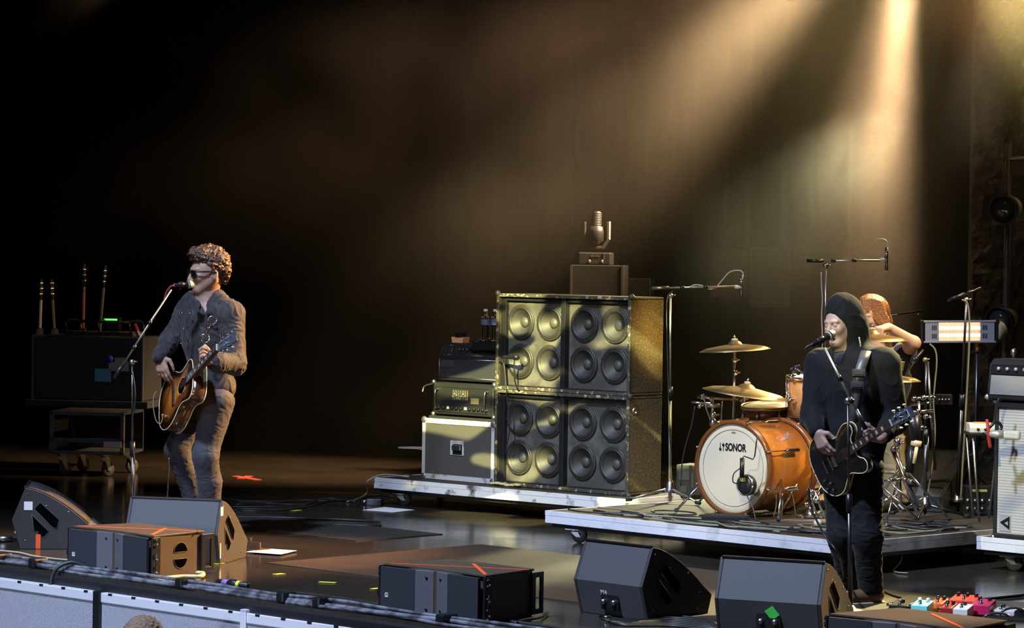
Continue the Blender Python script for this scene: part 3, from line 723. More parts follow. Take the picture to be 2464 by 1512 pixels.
# ================================================================== MOVING HEAD behind the bass stack
p = D(1435, 700, 23.4)
t = thing('road_case', 'tall black road case in the shadow behind the bass cabinets', 'flight case', (p.x, p.y, 0), R(-8))
mb = MB(); mb.box((-.2, 0, .08), (.2, .5, p.z + .20)); mb.build('case_body', BLK, t, .006)
mb = MB()
for x in (-.2, .2): mb.box((x - .008, -.006, .08), (x + .008, .004, p.z + .2))
mb.build('edge_strip', mat('dark_metal', (.12, .12, .12), .4, .8), t)
for x in (-.15, .15):
    for y in (.07, .43): caster(t, x, y, .08, .4, .035)
q = D(1435, 650, 23.5)
t = thing('moving_head_light', 'dark moving head stage light standing upright on the case behind the bass cabinets', 'stage light', (p.x, p.y + .22, p.z + .20), R(-8))
dk = mat('fixture_black', (.014, .014, .016), .4)
mb = MB(); mb.box((-.13, -.12, 0), (.13, .12, .10)); mb.build('base', dk, t, .012)
mb = MB()
for x in (-.05, .05): mb.lathe([(.012, 0), (.012, .008), (.006, .010)], (x + .01, -.12, .03), (0, -1, 0), 12)
mb.box((-.03, -.123, .065), (0, -.12, .075)); mb.box((.01, -.123, .065), (.04, -.12, .075)); mb.box((.07, -.125, .04), (.076, -.12, .1)); mb.build('sockets', STEEL, t)
mb = MB(); mb.prism([(-.10, .34), (-.10, .19), (-.06, .125), (.06, .125), (.10, .19), (.10, .34), (.08, .34), (.08, .20), (.045, .15), (-.045, .15), (-.08, .20), (-.08, .34)], -.035, .035, 'y'); y_ = mb.build('yoke', mat('fixture_grey', (.028, .028, .030), .45), t, .006)
mb = MB(); mb.lathe([(.040, .16), (.066, .19), (.068, .26), (.060, .30), (.034, .31), (.034, .42), (.030, .425)], (0, 0, 0), (0, 0, 1), 24); mb.build('lamp_head', dk, t)
mb = MB()
for i in range(8): mb.lathe([(.0375, .315 + i * .013), (.040, .319 + i * .013), (.0375, .323 + i * .013)], n=24, cap=False)
mb.build('cooling_fins', mat('fin_grey', (.11, .11, .12), .4, .5), t)
mb = MB(); mb.box((.098, -.036, .20), (.108, .036, .345)); mb.build('yoke_cover', mat('cover_grey', (.28, .28, .28), .4), t, .003)
# second dark case further right
p = D(1535, 700, 24.05)
t = thing('road_case', 'black road case with metal edges, right of the moving head light', 'flight case', (p.x, p.y, 0), R(-8))
mb = MB(); mb.box((-.17, 0, .08), (.10, .4, p.z + .10)); mb.build('case_body', BLK, t, .006)
mb = MB(); mb.box((.09, -.006, .08), (.103, .004, p.z + .10)); mb.build('edge_strip', MATS['dark_metal'], t)
for x in (-.12, .06): caster(t, x, .2, .08, .4, .035)

# ================================================================== RIGHT GUITAR AMP
def AL(x, y, z): return Matrix.Translation(Vector((A0.x, A0.y, 0))) @ Matrix.Rotation(R(-45), 4, 'Z') @ Vector((x, y, z))
p = AL(.075, .05, .19)
gc = thing('guitar_cabinet', 'tall guitar cabinet with cream woven grille cloth on the right riser', 'speaker cabinet', p, R(-45))
GW, GH = .72, .785
mb = MB(); mb.box((0, 0, 0), (GW, .34, .025)); mb.box((0, 0, GH - .035), (GW, .34, GH)); mb.box((0, 0, .02), (.02, .34, GH - .02)); mb.box((GW - .02, 0, .02), (GW, .34, GH - .02)); mb.box((.02, .32, .02), (GW - .02, .34, GH - .02)); mb.build('enclosure', TOLEX, gc, .004)
def weave(name, c1, c2, sc):
    m = bpy.data.materials.new(name); m.use_nodes = True; nt = m.node_tree; b = nt.nodes['Principled BSDF']; L = nt.links.new
    tc = nt.nodes.new('ShaderNodeTexCoord'); wv = nt.nodes.new('ShaderNodeTexWave'); wv.bands_direction = 'Z'; wv.inputs['Scale'].default_value = sc; wv.inputs['Distortion'].default_value = .4
    w2 = nt.nodes.new('ShaderNodeTexWave'); w2.bands_direction = 'X'; w2.inputs['Scale'].default_value = sc * 1.6
    mx = nt.nodes.new('ShaderNodeMix'); mx.data_type = 'RGBA'; mx.inputs['A'].default_value = (*c1, 1); mx.inputs['B'].default_value = (*c2, 1)
    ma = nt.nodes.new('ShaderNodeMath'); ma.operation = 'MULTIPLY_ADD'; ma.inputs[1].default_value = .25
    L(tc.outputs['Object'], wv.inputs['Vector']); L(tc.outputs['Object'], w2.inputs['Vector']); L(w2.outputs['Fac'], ma.inputs[0]); L(wv.outputs['Fac'], ma.inputs[2]); L(ma.outputs[0], mx.inputs['Factor'])
    L(mx.outputs['Result'], b.inputs['Base Color']); b.inputs['Roughness'].default_value = .8; MATS[name] = m; return m
CREAM = weave('cream_weave', (.30, .29, .27), (.50, .48, .42), 19)
SILV = weave('silver_weave', (.16, .15, .13), (.34, .32, .28), 40)
mb = MB(); mb.box((.022, .012, .027), (GW - .022, .018, GH - .037)); g = mb.build('grille_cloth', CREAM, gc)
Mg = Matrix.Translation(Vector((.075, .010, .085))) @ Matrix.Rotation(R(90), 4, 'X')
mb = MB(); mb.box((.04, .008, .04), (.12, .0115, .135)); bd = mb.build('badge', mat('badge_silver', (.5, .5, .5), .4, .4), gc)
mb = MB(); mb.prism([(.045, .09), (.113, .128), (.113, .05)], .006, .009, 'y'); mb.prism([(.070, .088), (.108, .108), (.108, .066)], .0045, .0062, 'y'); k = mb.build('triangle_logo', BLKP, bd)
mb = MB(); mb.prism([(.080, .088), (.104, .100), (.104, .074)], .003, .0046, 'y'); mb.build('triangle_centre', MATS['badge_silver'], k)
for x in (0, GW):
    for z in (0, GH): mb = MB(); mb.ball((x, .01, z), .018, 10); mb.build('corner', STEEL, gc)
p = AL(.03, .03, .19 + GH + .012)
gh = thing('amplifier_head', 'black guitar amplifier head with a silver woven grille on the cream cabinet', 'amplifier', p, R(-45))
HW, HH = .68, .235
mb = MB(); mb.prism([(.0, 0), (.25, 0), (.25, HH), (.06, HH), (.02, HH - .03), (0, .06)], 0, HW, 'x'); mb.build('case', TOLEX, gh, .010)
mb = MB(); mb.prism([(-.005, .03), (-.003, .06), (.006, .14), (.02, .14), (.006, .03)], .025, HW - .025, 'x'); mb.build('grille', SILV, gh)
pn = None
mb = MB(); mb.prism([(.005, .148), (.013, HH - .03), (.032, HH - .03), (.02, .148)], .02, HW - .02, 'x'); pn = mb.build('control_panel', BLKP, gh)
for i in range(9):
    mb = MB(); mb.lathe([(.012, 0), (.010, .014), (.003, .015)], (.08 + i * .06, .008, .178), (0, -1, .2), 14); k = mb.build('knob', mat('knob_silver', (.5, .5, .5), .35, .6), pn)
for x in (.0, HW):
    mb = MB(); mb.ball((x, .012, .012), .018, 10); mb.build('corner', mat('corner_light', (.6, .58, .5), .4, .5), gh)
mb = MB()
for x in (.08, HW - .08): mb.cyl((x, .06, -.012), (x, .06, 0), .014); mb.cyl((x, .2, -.012), (x, .2, 0), .014)
mb.build('feet', RUB, gh)
p = D(2439, 850, 17.35); hz = .19 + GH + .012 + HH
t = thing('microphone', 'silver microphone head standing upright on the guitar amplifier at the right edge', 'microphone', (p.x, p.y, hz), 0)
mb = MB(); mb.lathe([(.006, 0), (.008, .012), (.016, .025), (.018, .042), (.012, .055), (.0, .058)], n=16); mb.build('capsule', STEEL, t)
# big silver microphone hanging in front of the cream cabinet on a clip bar
p = D(2385, 1045, 16.98)
t = thing('condenser_microphone', 'large silver side-address microphone held level in front of the cream cabinet', 'microphone', p, 0)
MS = mat('satin_nickel', (.62, .60, .52), .35, .6)
ax = Vector((1, -.35, -.02)).normalized()
mb = MB(); mb.lathe([(.008, -.03), (.010, -.012), (.020, .0), (.024, .03), (.026, .07)], (0, 0, 0), ax, 20); mb.build('body', MS, t)
mb = MB(); M_ = Matrix.Translation(ax * .118) @ ax.to_track_quat('X', 'Z').to_matrix().to_4x4(); mb.box((-.05, -.020, -.027), (.05, .020, .027), M_); mb.build('head_grille', mat('nickel_mesh', (.66, .64, .55), .45, .5, bump=(600, .8, .003)), t, .016, seg=3)
mb = MB(); mb.lathe([(.007, 0), (.009, .03), (.006, .05)], (0, 0, 0), -ax, 12); mb.build('connector', BLKP, t)
p0_ = D(2383, 1040, 16.98); p1_ = D(2390, 960, 17.05)
t = thing('mic_clamp', 'black clamp bar reaching from the cream cabinet to the silver microphone', 'clamp', D(2393, 960, 17.1), 0)
mb = MB()
for pts in (((2405, 958), (2398, 975), (2392, 1015), (2380, 1030)), ((2392, 1015), (2404, 1018), (2410, 1030), (2400, 1040))):
    mb.tube([D(x, y, 17.06) for x, y in pts], .009, 8)
mb.build('arm', BLKP, t, world=True)
mb = MB(); mb.tube([D(2375, 1010, 17.0), D(2378, 1035, 16.98), D(2379, 1055, 16.99), D(2383, 1078, 17.0)], .010, 8); mb.build('red_wrap', mat('red_tape', (.45, .03, .02), .6), t, world=True)

# ================================================================== LEFT BACK: cases and guitars in the dark
p = G(118, 1092, .17); LA = R(-9)
dkm = mat('shadow_metal', (.16, .16, .165), .45, .5)
lam = mat('case_black_laminate', (.022, .022, .026), .55, bump=(60, .3, .003))
t = thing('wheeled_case_frame', 'open metal-edged wheeled case frame under the big road case at the left', 'flight case', (p.x, p.y, 0), LA)
def lc(x0, y0, x1, y1, yy):     # picture box to local metres, measured at depth yy
    a = D(x0, y0, yy); b = D(x1, y1, yy); return a, b
s_ = 23.9 / 7200
W1 = (300 - 120) * s_; 
zb, ztp = .17, .17 + (1085 - 985) * s_
mb = MB(); mb.box((0, .02, zb), (W1, .55, zb + .02)); mb.box((0, .02, ztp - .02), (W1, .55, ztp)); mb.box((0, .53, zb), (W1, .55, ztp)); mb.build('case_shell', lam, t)
for lo, hi in (((0, 0, zb), (W1, .03, zb + .025)), ((0, 0, ztp - .03), (W1, .03, ztp)), ((0, 0, zb), (.03, .03, ztp)), ((W1 - .03, 0, zb), (W1, .03, ztp)), ((0, 0, zb + .09), (W1, .03, zb + .125))):
    mb = MB(); mb.box(lo, hi); mb.build('rail', dkm, t, .003)
mb = MB(); mb.box((W1 - .16, -.004, zb + .06), (W1 - .02, -.001, zb + .105)); mb.build('white_label', WHITE, t)
for x in (.08, W1 - .17): caster(t, x, .06, zb, .9, .055); 
for x in (.1, W1 - .1): caster(t, x, .48, zb, .9, .055)
mb = MB(); mb.box((-.07, .2, zb + .015), (-.001, .5, zb + .10)); mb.box((-.065, .2, zb + .16), (-.001, .5, zb + .25)); mb.build('side_latch', dkm, t, .003)
mb = MB(); mb.box((-.06, .195, zb + .03), (-.02, .199, zb + .07)); mb.build('blue_label', mat('blue_label', (.35, .5, .6), .6), t)
tl = D(78, 822, 23.8); ww = (352 - 78) * s_; hh = (975 - 822) * s_
t = thing('road_case', 'large black road case with a light blue sticker, on the wheeled frame at the left', 'flight case', (tl.x, tl.y, ztp + .0), LA)
mb = MB(); mb.box((-.05, -.02, 0), (ww + .05, .60, .055)); mb.build('base_board', lam, t, .006)
mb = MB(); mb.box((0, 0, .055), (ww, .56, .055 + hh)); mb.build('case_body', lam, t, .012)
mb = MB(); mb.box((-.004, -.004, .055), (.012, .01, .055 + hh)); mb.box((ww - .01, -.004, .055), (ww + .003, .01, .055 + hh)); mb.box((-.004, -.004, .048 + hh), (.10, .01, .062 + hh)); mb.build('corner_strip', dkm, t)
def lp(px, py): return ((px - 78) * s_, (975 - py) * s_ + .055)
def sticker(x0, y0, x1, y1, name, col):
    a = lp(x0, y1); b = lp(x1, y0); mb = MB(); mb.box((a[0], -.003, a[1]), (b[0], -.0005, b[1])); return mb.build(name, col, t)
sticker(234, 898, 274, 929, 'light_blue_sticker', mat('light_blue', (.12, .42, .62), .6))
sticker(268, 882, 318, 903, 'grey_sticker', mat('grey_paper', (.40, .40, .41), .7)); sticker(283, 871, 315, 884, 'grey_sticker', MATS['grey_paper'])
a = lp(270, 875); mb = MB(); mb.lathe([(.030, 0), (.030, .003)], (a[0], -.001, a[1]), (0, -1, 0), 24); mb.build('round_blue_sticker', mat('deep_blue', (.02, .03, .45), .5), t)
CASETOP = ztp + .055 + hh
# guitar rack boat on top of the case
r0 = D(158, 818, 24.0)
t = thing('guitar_rack', 'low black open guitar rack on top of the road case', 'rack', (r0.x, r0.y, CASETOP), LA)
mb = MB()
for x in (0, .27, .53): mb.tube([(x + .02, 0, 0), (x, 0, .11), (x, .35, .11), (x + .02, .35, 0)], .008, 6)
mb.tube([(0, 0, .11), (.53, 0, .11)], .008, 6, None, 0); mb.tube([(0, .35, .11), (.53, .35, .11)], .008, 6, None, 0); mb.build('tube_frame', BLKP, t)
mb = MB(); mb.box((.0, .02, .0), (.55, .34, .03)); mb.build('padded_tray', mat('grey_felt', (.03, .03, .03), .9), t)
p = D(265, 770, 24.1)
t = thing('tuner_display', 'small rack tuner with a lit green bar behind the guitar rack', 'tuner', (p.x, p.y + .03, CASETOP), LA)
mb = MB(); mb.box((-.07, 0, .0), (.07, .08, p.z - CASETOP + .02)); mb.build('housing', BLKP, t, .004)
mb = MB(); mb.box((-.055, -.003, p.z - CASETOP - .006), (.055, .001, p.z - CASETOP + .008)); mb.build('green_screen', mat('green_led', (.1, .8, .1), .5, emit=((.12, 1, .10), 1.6)), t)
p = D(325, 785, 23.7)
t = thing('red_cloth', 'dark red and white folded cloth hanging over the right end of the road case', 'cloth', (p.x, p.y + .12, CASETOP), LA)
mb = MB(); mb.tube([(-.02, 0, .10), (.0, -.01, .06), (.02, 0, .01)], .018, 8); mb.build('red_fold', mat('red_fabric', (.25, .02, .03), .8), t)
mb = MB(); mb.tube([(.005, -.015, .05), (.03, -.01, .0)], .012, 8, None, 0); mb.build('white_fold', mat('offwhite_fabric', (.4, .4, .38), .8), t)
def rack_guitar(label, pb, pt, hw, col, style, yy):
    b_ = D(*pb, yy); tp = D(*pt, yy)
    t = thing('electric_guitar', label, 'guitar', b_, 0, 'guitars standing in the rack')
    d = (tp - b_); L_ = d.length; d.normalize()
    M = Matrix.Translation(b_) @ d.to_track_quat('Z', 'Y').to_matrix().to_4x4() @ Matrix.Rotation(R(180), 4, 'Z')
    mb = MB(); mb.prism([(-.022, 0), (.022, 0), (.019, L_ - .18), (-.019, L_ - .18)], -.008, .010, 'y', M); mb.build('neck', mat('neck_' + col[0], col[1], .4), t, .003, world=True)
    mb = MB()
    if style == 'two': pts = [(-.025, 0), (-.04, .05), (-.045, .15), (-.02, .175), (0, .16), (.02, .175), (.045, .15), (.04, .05), (.025, 0)]
    else: pts = [(-.022, 0), (-.03, .05), (-.05, .15), (-.03, .185), (.03, .185), (.05, .15), (.03, .05), (.022, 0)]
    mb.prism([(x, z + L_ - .18) for x, z in pts], -.007, .007, 'y', M); mb.build('headstock', BLKP, t, .003, world=True)
    for s in (-1, 1):
        for i in range(3):
            mb = MB(); c = M @ Vector((s * .052, 0, L_ - .13 + i * .045)); mb.ball(c, .010, 8); c2 = M @ Vector((s * .028, -.01, L_ - .13 + i * .045)); mb.cyl(M @ Vector((s * .028, .01, L_ - .13 + i * .045)), c2, .005, n=8); mb.build('tuner', CHROME, t, world=True)
    # body resting in the rack
    mb = MB(); out = [(.0, -.36), (.13, -.34), (.165, -.22), (.10, -.13), (.12, -.05), (.05, .0), (-.05, .0), (-.12, -.05), (-.10, -.13), (-.165, -.22), (-.13, -.34)]
    mb.prism([(x * .9, z * .9) for x, z in out], -.02, .02, 'y', M); mb.build('body', mat('body_' + col[0], col[2], .3), t, .006, world=True)
rack_guitar('dark guitar leftmost in the rack with a thin pale neck', (96, 790), (100, 670), 1, ('pale', (.20, .19, .14), (.02, .02, .02)), 'two', 24.9)
rack_guitar('dark guitar second from the left in the rack', (131, 790), (124, 670), 1, ('dark', (.06, .05, .04), (.02, .02, .02)), 'two', 25.0)
rack_guitar('guitar with a reddish neck third from the left in the rack', (200, 790), (203, 637), 1, ('red', (.16, .06, .03), (.05, .02, .01)), 'one', 24.5)
rack_guitar('guitar rightmost in the rack with shining chrome tuners', (240, 800), (254, 640), 1, ('grey', (.09, .085, .06), (.02, .02, .03)), 'one', 24.4)
# ================================================================== DRUM KIT
MD = Matrix.Translation(Vector((D0.x, D0.y, 0))) @ Matrix.Rotation(R(-45.8), 4, 'Z')
DZ = .193
KN = Vector((-math.sin(R(43)), -math.cos(R(43)), 0))      # the bass drum faces this way
KX = Vector((math.cos(R(43)), -math.sin(R(43)), 0))
KC = D(1765, 1127, 18.3); KR = .283
WOOD = mat('orange_lacquer', (.52, .19, .030), .22, bump=(8, .15, .004), mix=((.34, .10, .015), 3.5, .42, .62), coat=.6)
WOOD2 = mat('amber_lacquer', (.55, .22, .06), .3, mix=((.70, .36, .16), 4, .4, .65), coat=.5)
DARKW = mat('dark_red_lacquer', (.16, .045, .025), .3, mix=((.09, .025, .015), 6, .4, .6), coat=.4)
kd = thing('bass_drum', 'orange lacquered bass drum with a pale lettered front head', 'drum', (KC.x - KN.x * .2, KC.y - KN.y * .2, DZ))
def kp_(x, y, z): return KC + KX * x - KN * y + ZX * z      # x across, y into the shell, z up
mb = MB(); mb.lathe([(KR - .012, .02), (KR - .010, .43), (KR - .016, .43)], KC, -KN, 64, cap=False); mb.build('shell', WOOD, kd, world=True)
for y, nm in ((-.018, 'front_hoop'), (.43, 'rear_hoop')):
    mb = MB(); mb.lathe([(KR - .006, y), (KR + .012, y), (KR + .014, y + .005), (KR + .014, y + .037), (KR + .010, y + .042), (KR - .010, y + .042), (KR - .006, y)], KC, -KN, 64, cap=False)
    mb.build(nm, mat('hoop_wood', (.17, .055, .010), .3, coat=.5), kd, world=True)
mb = MB(); mb.lathe([(0, -.004), (KR - .04, -.004), (KR - .012, .0), (KR - .004, .006), (KR - .004, .012)], KC, -KN, 64)
hd = mb.build('front_head', mat('drum_head_cream', (.70, .60, .42), .5, bump=(12, .06, .004)), kd, world=True)
mb = MB(); mb.torus(KC - KN * -.0055, KR * .83, .0011, -KN, 64, 5); mb.build('printed_ring', BLKP, hd, world=True)
Rk = Matrix(((KX.x, 0, KN.x, 0), (KX.y, 0, KN.y, 0), (0, 1, 0, 0), (0, 0, 0, 1)))
invk = ROOTM[kd.name].inverted()
def ktext(name, body, size, x, z, sx, bold=0.0):
    M = invk @ Matrix.Translation(kp_(x, -.0058, z)) @ Rk; return text_mesh(name, body, size, BLKP, hd, M, .0006, sx, bold)
ktext('lettering', 'SONOR', .064, .018, .125, .72, .0022)
mb = MB()
for dx, w_, h_ in ((-.012, .009, .008), (.0, .010, .013), (.012, .009, .008)):
    Mx_ = Matrix.Translation(kp_(dx, -.0058, .214)) @ Rk; mb.prism([(-w_ / 2, 0), (w_ / 2, 0), (w_ / 2, h_), (0, h_ * .6), (-w_ / 2, h_)], -.0004, .0006, 'z', Mx_)
mb.build('small_emblem', mat('faded_print', (.15, .15, .15), .6), hd, world=True)
mb = MB()
for x, top in ((-.102, 1), (-.078, -1)):
    c = kp_(x, -.006, .125 - top * .013); mb.lathe([(.0, -.0008), (.0095, -.0008), (.0095, .0008), (0, .0008)], c, KN, 16)
    a = kp_(x, -.006, .125 - .026); b = kp_(x, -.006, .125 + .026)
    M = Matrix.Translation((a + b) / 2) @ Rk; mb.box((-.0022, -.026, -.0006), (.0022, .026, .0006), M)
mb.build('mallet_emblem', BLKP, hd, world=True)
for k in range(8):
    q = 2 * math.pi * (k + .5) / 8; c, s = math.cos(q), math.sin(q)
    mb = MB(); mb.tube([kp_(c * (KR + .018), -.02, s * (KR + .018)), kp_(c * (KR + .026), .0, s * (KR + .026)), kp_(c * (KR + .024), .16, s * (KR + .024))], .0035, 6, None, 0); r_ = mb.build('tension_rod', CHROME, kd, world=True)
    mb = MB(); mb.tube([kp_(c * (KR + .024), .13, s * (KR + .024)), kp_(c * (KR + .022), .165, s * (KR + .022)), kp_(c * (KR + .022), .25, s * (KR + .022)), kp_(c * (KR + .022), .285, s * (KR + .022))], [.006, .013, .013, .006], 8); mb.build('lug', CHROME, kd, world=True)
    mb = MB(); mb.cyl(kp_(c * (KR + .016), -.024, s * (KR + .016)), kp_(c * (KR + .016), .004, s * (KR + .016)), .008, n=8); mb.build('claw', CHROME, r_, world=True)
for s in (-1, 1):
    mb = MB(); mb.tube([kp_(s * .27, .13, -.06), kp_(s * .34, .03, -.17), kp_(s * .40, -.06, -(KC.z - DZ) + .01)], .008, 8, None, 0); mb.build('spur', CHROME, kd, world=True)
    mb = MB(); mb.ball(kp_(s * .40, -.06, -(KC.z - DZ) + .014), .014, 10); mb.build('rubber_tip', RUB, kd, world=True)
# kick microphone on an arm clamped to the hoop
t = thing('kick_microphone', 'round black microphone hung in front of the bass drum head on a bent arm', 'microphone', D(1797, 1165, 18.05))
mb = MB(); c = D(1797, 1168, 18.08); mb.lathe([(.0, -.03), (.04, -.03), (.062, -.02), (.066, 0), (.062, .02), (.04, .035), (.0, .04)], c, KN, 24); mb.build('body', mat('mic_black', (.02, .02, .022), .35), t, world=True)
mb = MB(); mb.torus(c + KN * .02, .060, .005, KN, 28); mb.build('rim', STEEL, t, world=True)
mb = MB(); mb.cyl(D(1785, 1150, 18.0), D(1786, 1103, 18.02), .014); mb.build('yoke', BLKP, t, world=True)
mb = MB(); mb.tube([D(x, y, 18.03) for x, y in ((1787, 1103), (1790, 1098), (1812, 1106), (1816, 1098), (1820, 1066), (1822, 1050))], .0045, 6, None, 0); mb.build('arm', BLKP, t, world=True)
mb = MB(); a = c + KN * .042; M = Matrix.Translation(a + ZX * .035) @ Rk; mb.box((-.018, -.012, -.004), (.018, .012, .002), M); mb.build('yellow_label', mat('ochre_label', (.45, .30, .08), .6), t, world=True)
mb = MB(); mb.tube([D(x, y, 18.02) for x, y in ((1776, 1165), (1764, 1160), (1766, 1140), (1784, 1125))], .004, 6); mb.tube([D(x, y, yy) for x, y, yy in ((1798, 1195, 18.05), (1812, 1225, 18.0), (1818, 1252, 17.95))], .004, 6); mb.build('lead', CABLE, t, world=True)

# ---- cymbals
def cymbal(label, c, r, nrm, bell=.12, stacked=False):
    t = thing('cymbal', label, 'cymbal', c, 0, None)
    mb = MB(); n = Vector(nrm).normalized()
    rb = r * .2; prof = [(r, -.012 - r * .12), (r * .999, -.0105 - r * .12), (r * .8, -r * .085), (r * .5, -r * .04), (r * .3, -r * .012), (rb, 0), (rb * .85, .012), (rb * .5, .022), (.006, .026)]
    prof2 = [(.006, .024), (rb * .5, .020), (rb * .84, .010), (rb, -.002), (r * .5, -r * .043), (r * .998, -.0125 - r * .12)]
    mb.lathe(prof + prof2, c, n, 56); mb.build('plate', BRASS, t, world=True)
    mb = MB(); mb.lathe([(.020, .024), (.021, .034), (.018, .036)], c, n, 16); mb.build('felt', mat('felt_tan', (.45, .36, .22), .9), t, world=True)
    mb = MB(); mb.lathe([(.010, .036), (.012, .045), (.007, .052), (.004, .062)], c, n, 12); mb.build('wing_nut', CHROME, t, world=True)
    return t
c1 = D(1768, 829, 18.95); c2 = D(1797, 933, 18.75)
cymbal('upper crash cymbal tilted on the tall stand left of the drums', c1, .228, (-.07, .0, 1))
cymbal('wide ride cymbal below the crash cymbal, sloping down to the right', c2, .275, (.125, -.03, 1))
cymbal('crash cymbal between the hooded singer and the drummer\'s elbow', D(2098, 803, 18.6), .225, (.02, -.02, 1))
cymbal('hi-hat cymbal seen low at the right shoulder of the hooded singer', D(2148, 903, 18.4), .175, (.02, -.02, 1))
def stand(name, label, cat, base, top, r=.009, legs=3, legr=.26, legh=.28, ph=.4, parts=(), zb=DZ, m=CHROME, group=None, clamp=True):
    base = Vector(base); top = Vector(top)
    t = thing(name, label, cat, (base.x, base.y, zb), 0, group)
    b = Vector((base.x, base.y, zb))
    mb = MB(); mid = b.lerp(top, .5); mb.cyl(b + ZX * .05, mid, r * 1.35); mb.build('lower_tube', m, t, world=True)
    mb = MB(); mb.cyl(mid, top, r * .85); mb.build('upper_tube', m, t, world=True)
    if clamp:
        mb = MB(); mb.lathe([(r * 1.4, -.02), (r * 2.2, -.015), (r * 2.2, .02), (r * 1.2, .028)], mid, top - b, 14); mb.cyl(mid, mid + Vector((r * 5, -.01, 0)), .005); mb.build('height_clamp', m, t, world=True)
    for k in range(legs):
        q = ph + 2 * math.pi * k / legs; d = Vector((math.cos(q), math.sin(q), 0))
        mb = MB(); mb.tube([b + ZX * legh, b + d * legr + ZX * .012], .007, 8, None, 0); mb.tube([b + ZX * .06, b + d * legr * .55 + ZX * (legh * .45 + .005)], .005, 6, None, 0); l = mb.build('leg', m, t, world=True)
        mb = MB(); mb.ball(b + d * legr + ZX * .013, .013, 8); mb.build('rubber_foot', RUB, l, world=True)
    return t
def extra(t, name, pts, r, m=CHROME, sm=0):
    mb = MB(); mb.tube(pts, r, 8, None, sm); return mb.build(name, m, t, world=True)
def joint(t, c, r=.018, m=CHROME):
    mb = MB(); mb.ball(c, r, 10); mb.lathe([(r * .7, -.014), (r * .7, .014)], c, (0.3, -1, 0), 12); mb.cyl(c, Vector(c) + Vector((r * 1.8, 0, .004)), .005); return mb.build('joint', m, t, world=True)
b1 = D(1766, 1000, 18.97); cs = stand('cymbal_stand', 'tall chrome stand holding the crash and ride cymbals behind the bass drum', 'stand', b1, c1 + ZX * .02, .011)
joint(cs, D(1768, 867, 18.95)); joint(cs, D(1770, 898, 18.95), .016); joint(cs, D(1769, 940, 18.95), .016)
extra(cs, 'boom_arm', [D(1768, 960, 18.95), D(1790, 962, 18.9), D(1795, 935, 18.78)], .007)
joint(cs, D(1786, 962, 18.85), .020)
# percussion arm and clamps left of the bass drum
t = thing('percussion_arm', 'chrome arm with clamps and a short bar, left of the cymbal stand', 'stand', D(1716, 1040, 18.8))
for pts, r_ in ((((1678, 956), (1776, 963)), .008), (((1663, 968), (1712, 972)), .006), (((1700, 976), (1733, 977)), .012), (((1714, 955), (1716, 1040)), .009), (((1692, 955), (1700, 985), (1709, 1010)), .006), (((1738, 966), (1735, 1010)), .005)):
    extra(t, 'rod', [D(x, y, 18.8 + (.1 if y > 1000 else 0)) for x, y in pts], r_)
for x, y, r_ in ((1690, 955, .018), (1712, 960, .016), (1683, 978, .014), (1716, 1000, .022), (1716, 1018, .026), (1753, 945, .014)): joint(t, D(x, y, 18.8), r_)
extra(t, 'lead', [D(x, y, 18.75) for x, y in ((1672, 978), (1665, 1020), (1652, 1065), (1642, 1110), (1638, 1170))], .004, CABLE, 5)
# ---- drums
def drum(name, label, c, r, h, tilt, m, hoopm, top=True, head=None):
    t = thing(name, label, 'drum', c)
    n = Vector(tilt).normalized(); c = Vector(c)
    mb = MB(); mb.lathe([(r - .006, 0), (r - .006, h)], c, n, 40); mb.build('shell', m, t, world=True)
    mb = MB(); mb.lathe([(0, h + .006), (r - .012, h + .006), (r - .003, h + .001)], c, n, 40); mb.build('top_head', head or mat('drum_head_white', (.75, .72, .66), .5), t, world=True)
    for z in (-.006, h - .006):
        mb = MB(); mb.lathe([(r + .001, z), (r + .008, z), (r + .009, z + .018), (r + .002, z + .020), (r - .002, z + .012)], c, n, 40, cap=False); mb.build('rim', hoopm, t, world=True)
    Mr = rot_to(n)
    for k in range(8):
        q = 2 * math.pi * k / 8; e = Mr @ Vector((math.cos(q), math.sin(q), 0))
        mb = MB(); mb.cyl(c + e * (r + .009) + n * .005, c + e * (r + .009) + n * (h - .002), .003, n=6); l = mb.build('tension_rod', CHROME, t, world=True)
        mb = MB(); mb.cyl(c + e * (r + .004) + n * (h * .35), c + e * (r + .004) + n * (h * .65), .010, n=8); mb.build('lug', CHROME, l, world=True)
    return t
drum('snare_drum', 'dark red snare drum between the bass drum and the hooded singer', D(1853, 1006, 18.95), .175, .075, (-.06, -.10, 1), DARKW, mat('hoop_gold', (.6, .42, .15), .3, .8))
ft = drum('floor_tom', 'tall amber lacquered tom partly hidden by the hooded singer', D(1952, 1003, 18.75), .155, .245, (-.02, -.05, 1), WOOD2, CHROME)
t = thing('tom_stand', 'chrome basket stand under the amber tom, beside the bass drum', 'stand', D(1952, 1200, 18.75) * 1.0)
for pts, r_ in ((((1908, 890), (1903, 960), (1897, 1040)), .008), (((1897, 1040), (1890, 1225)), .006), (((1903, 962), (1935, 1005), (1960, 1010)), .007)):
    extra(t, 'rod', [D(x, y, 18.7) for x, y in pts], r_)
for x, y in ((1905, 905), (1903, 962), (1928, 1012), (1922, 1022)): joint(t, D(x, y, 18.62), .016)
t = thing('tom_microphone', 'small black clip microphone at the rim of the amber tom', 'microphone', D(1915, 890, 18.6))
mb = MB(); mb.lathe([(.012, -.02), (.016, 0), (.018, .03), (.010, .04)], D(1915, 890, 18.6), (.5, -.2, -.5), 14); mb.build('body', BLKP, t, world=True)
extra(t, 'clip', [D(x, y, 18.6) for x, y in ((1900, 890), (1912, 884), (1922, 880), (1925, 893))], .006, BLKP, 4)
extra(t, 'lead', [D(x, y, 18.55) for x, y in ((1925, 895), (1938, 898), (1948, 893))], .003, CABLE, 4)
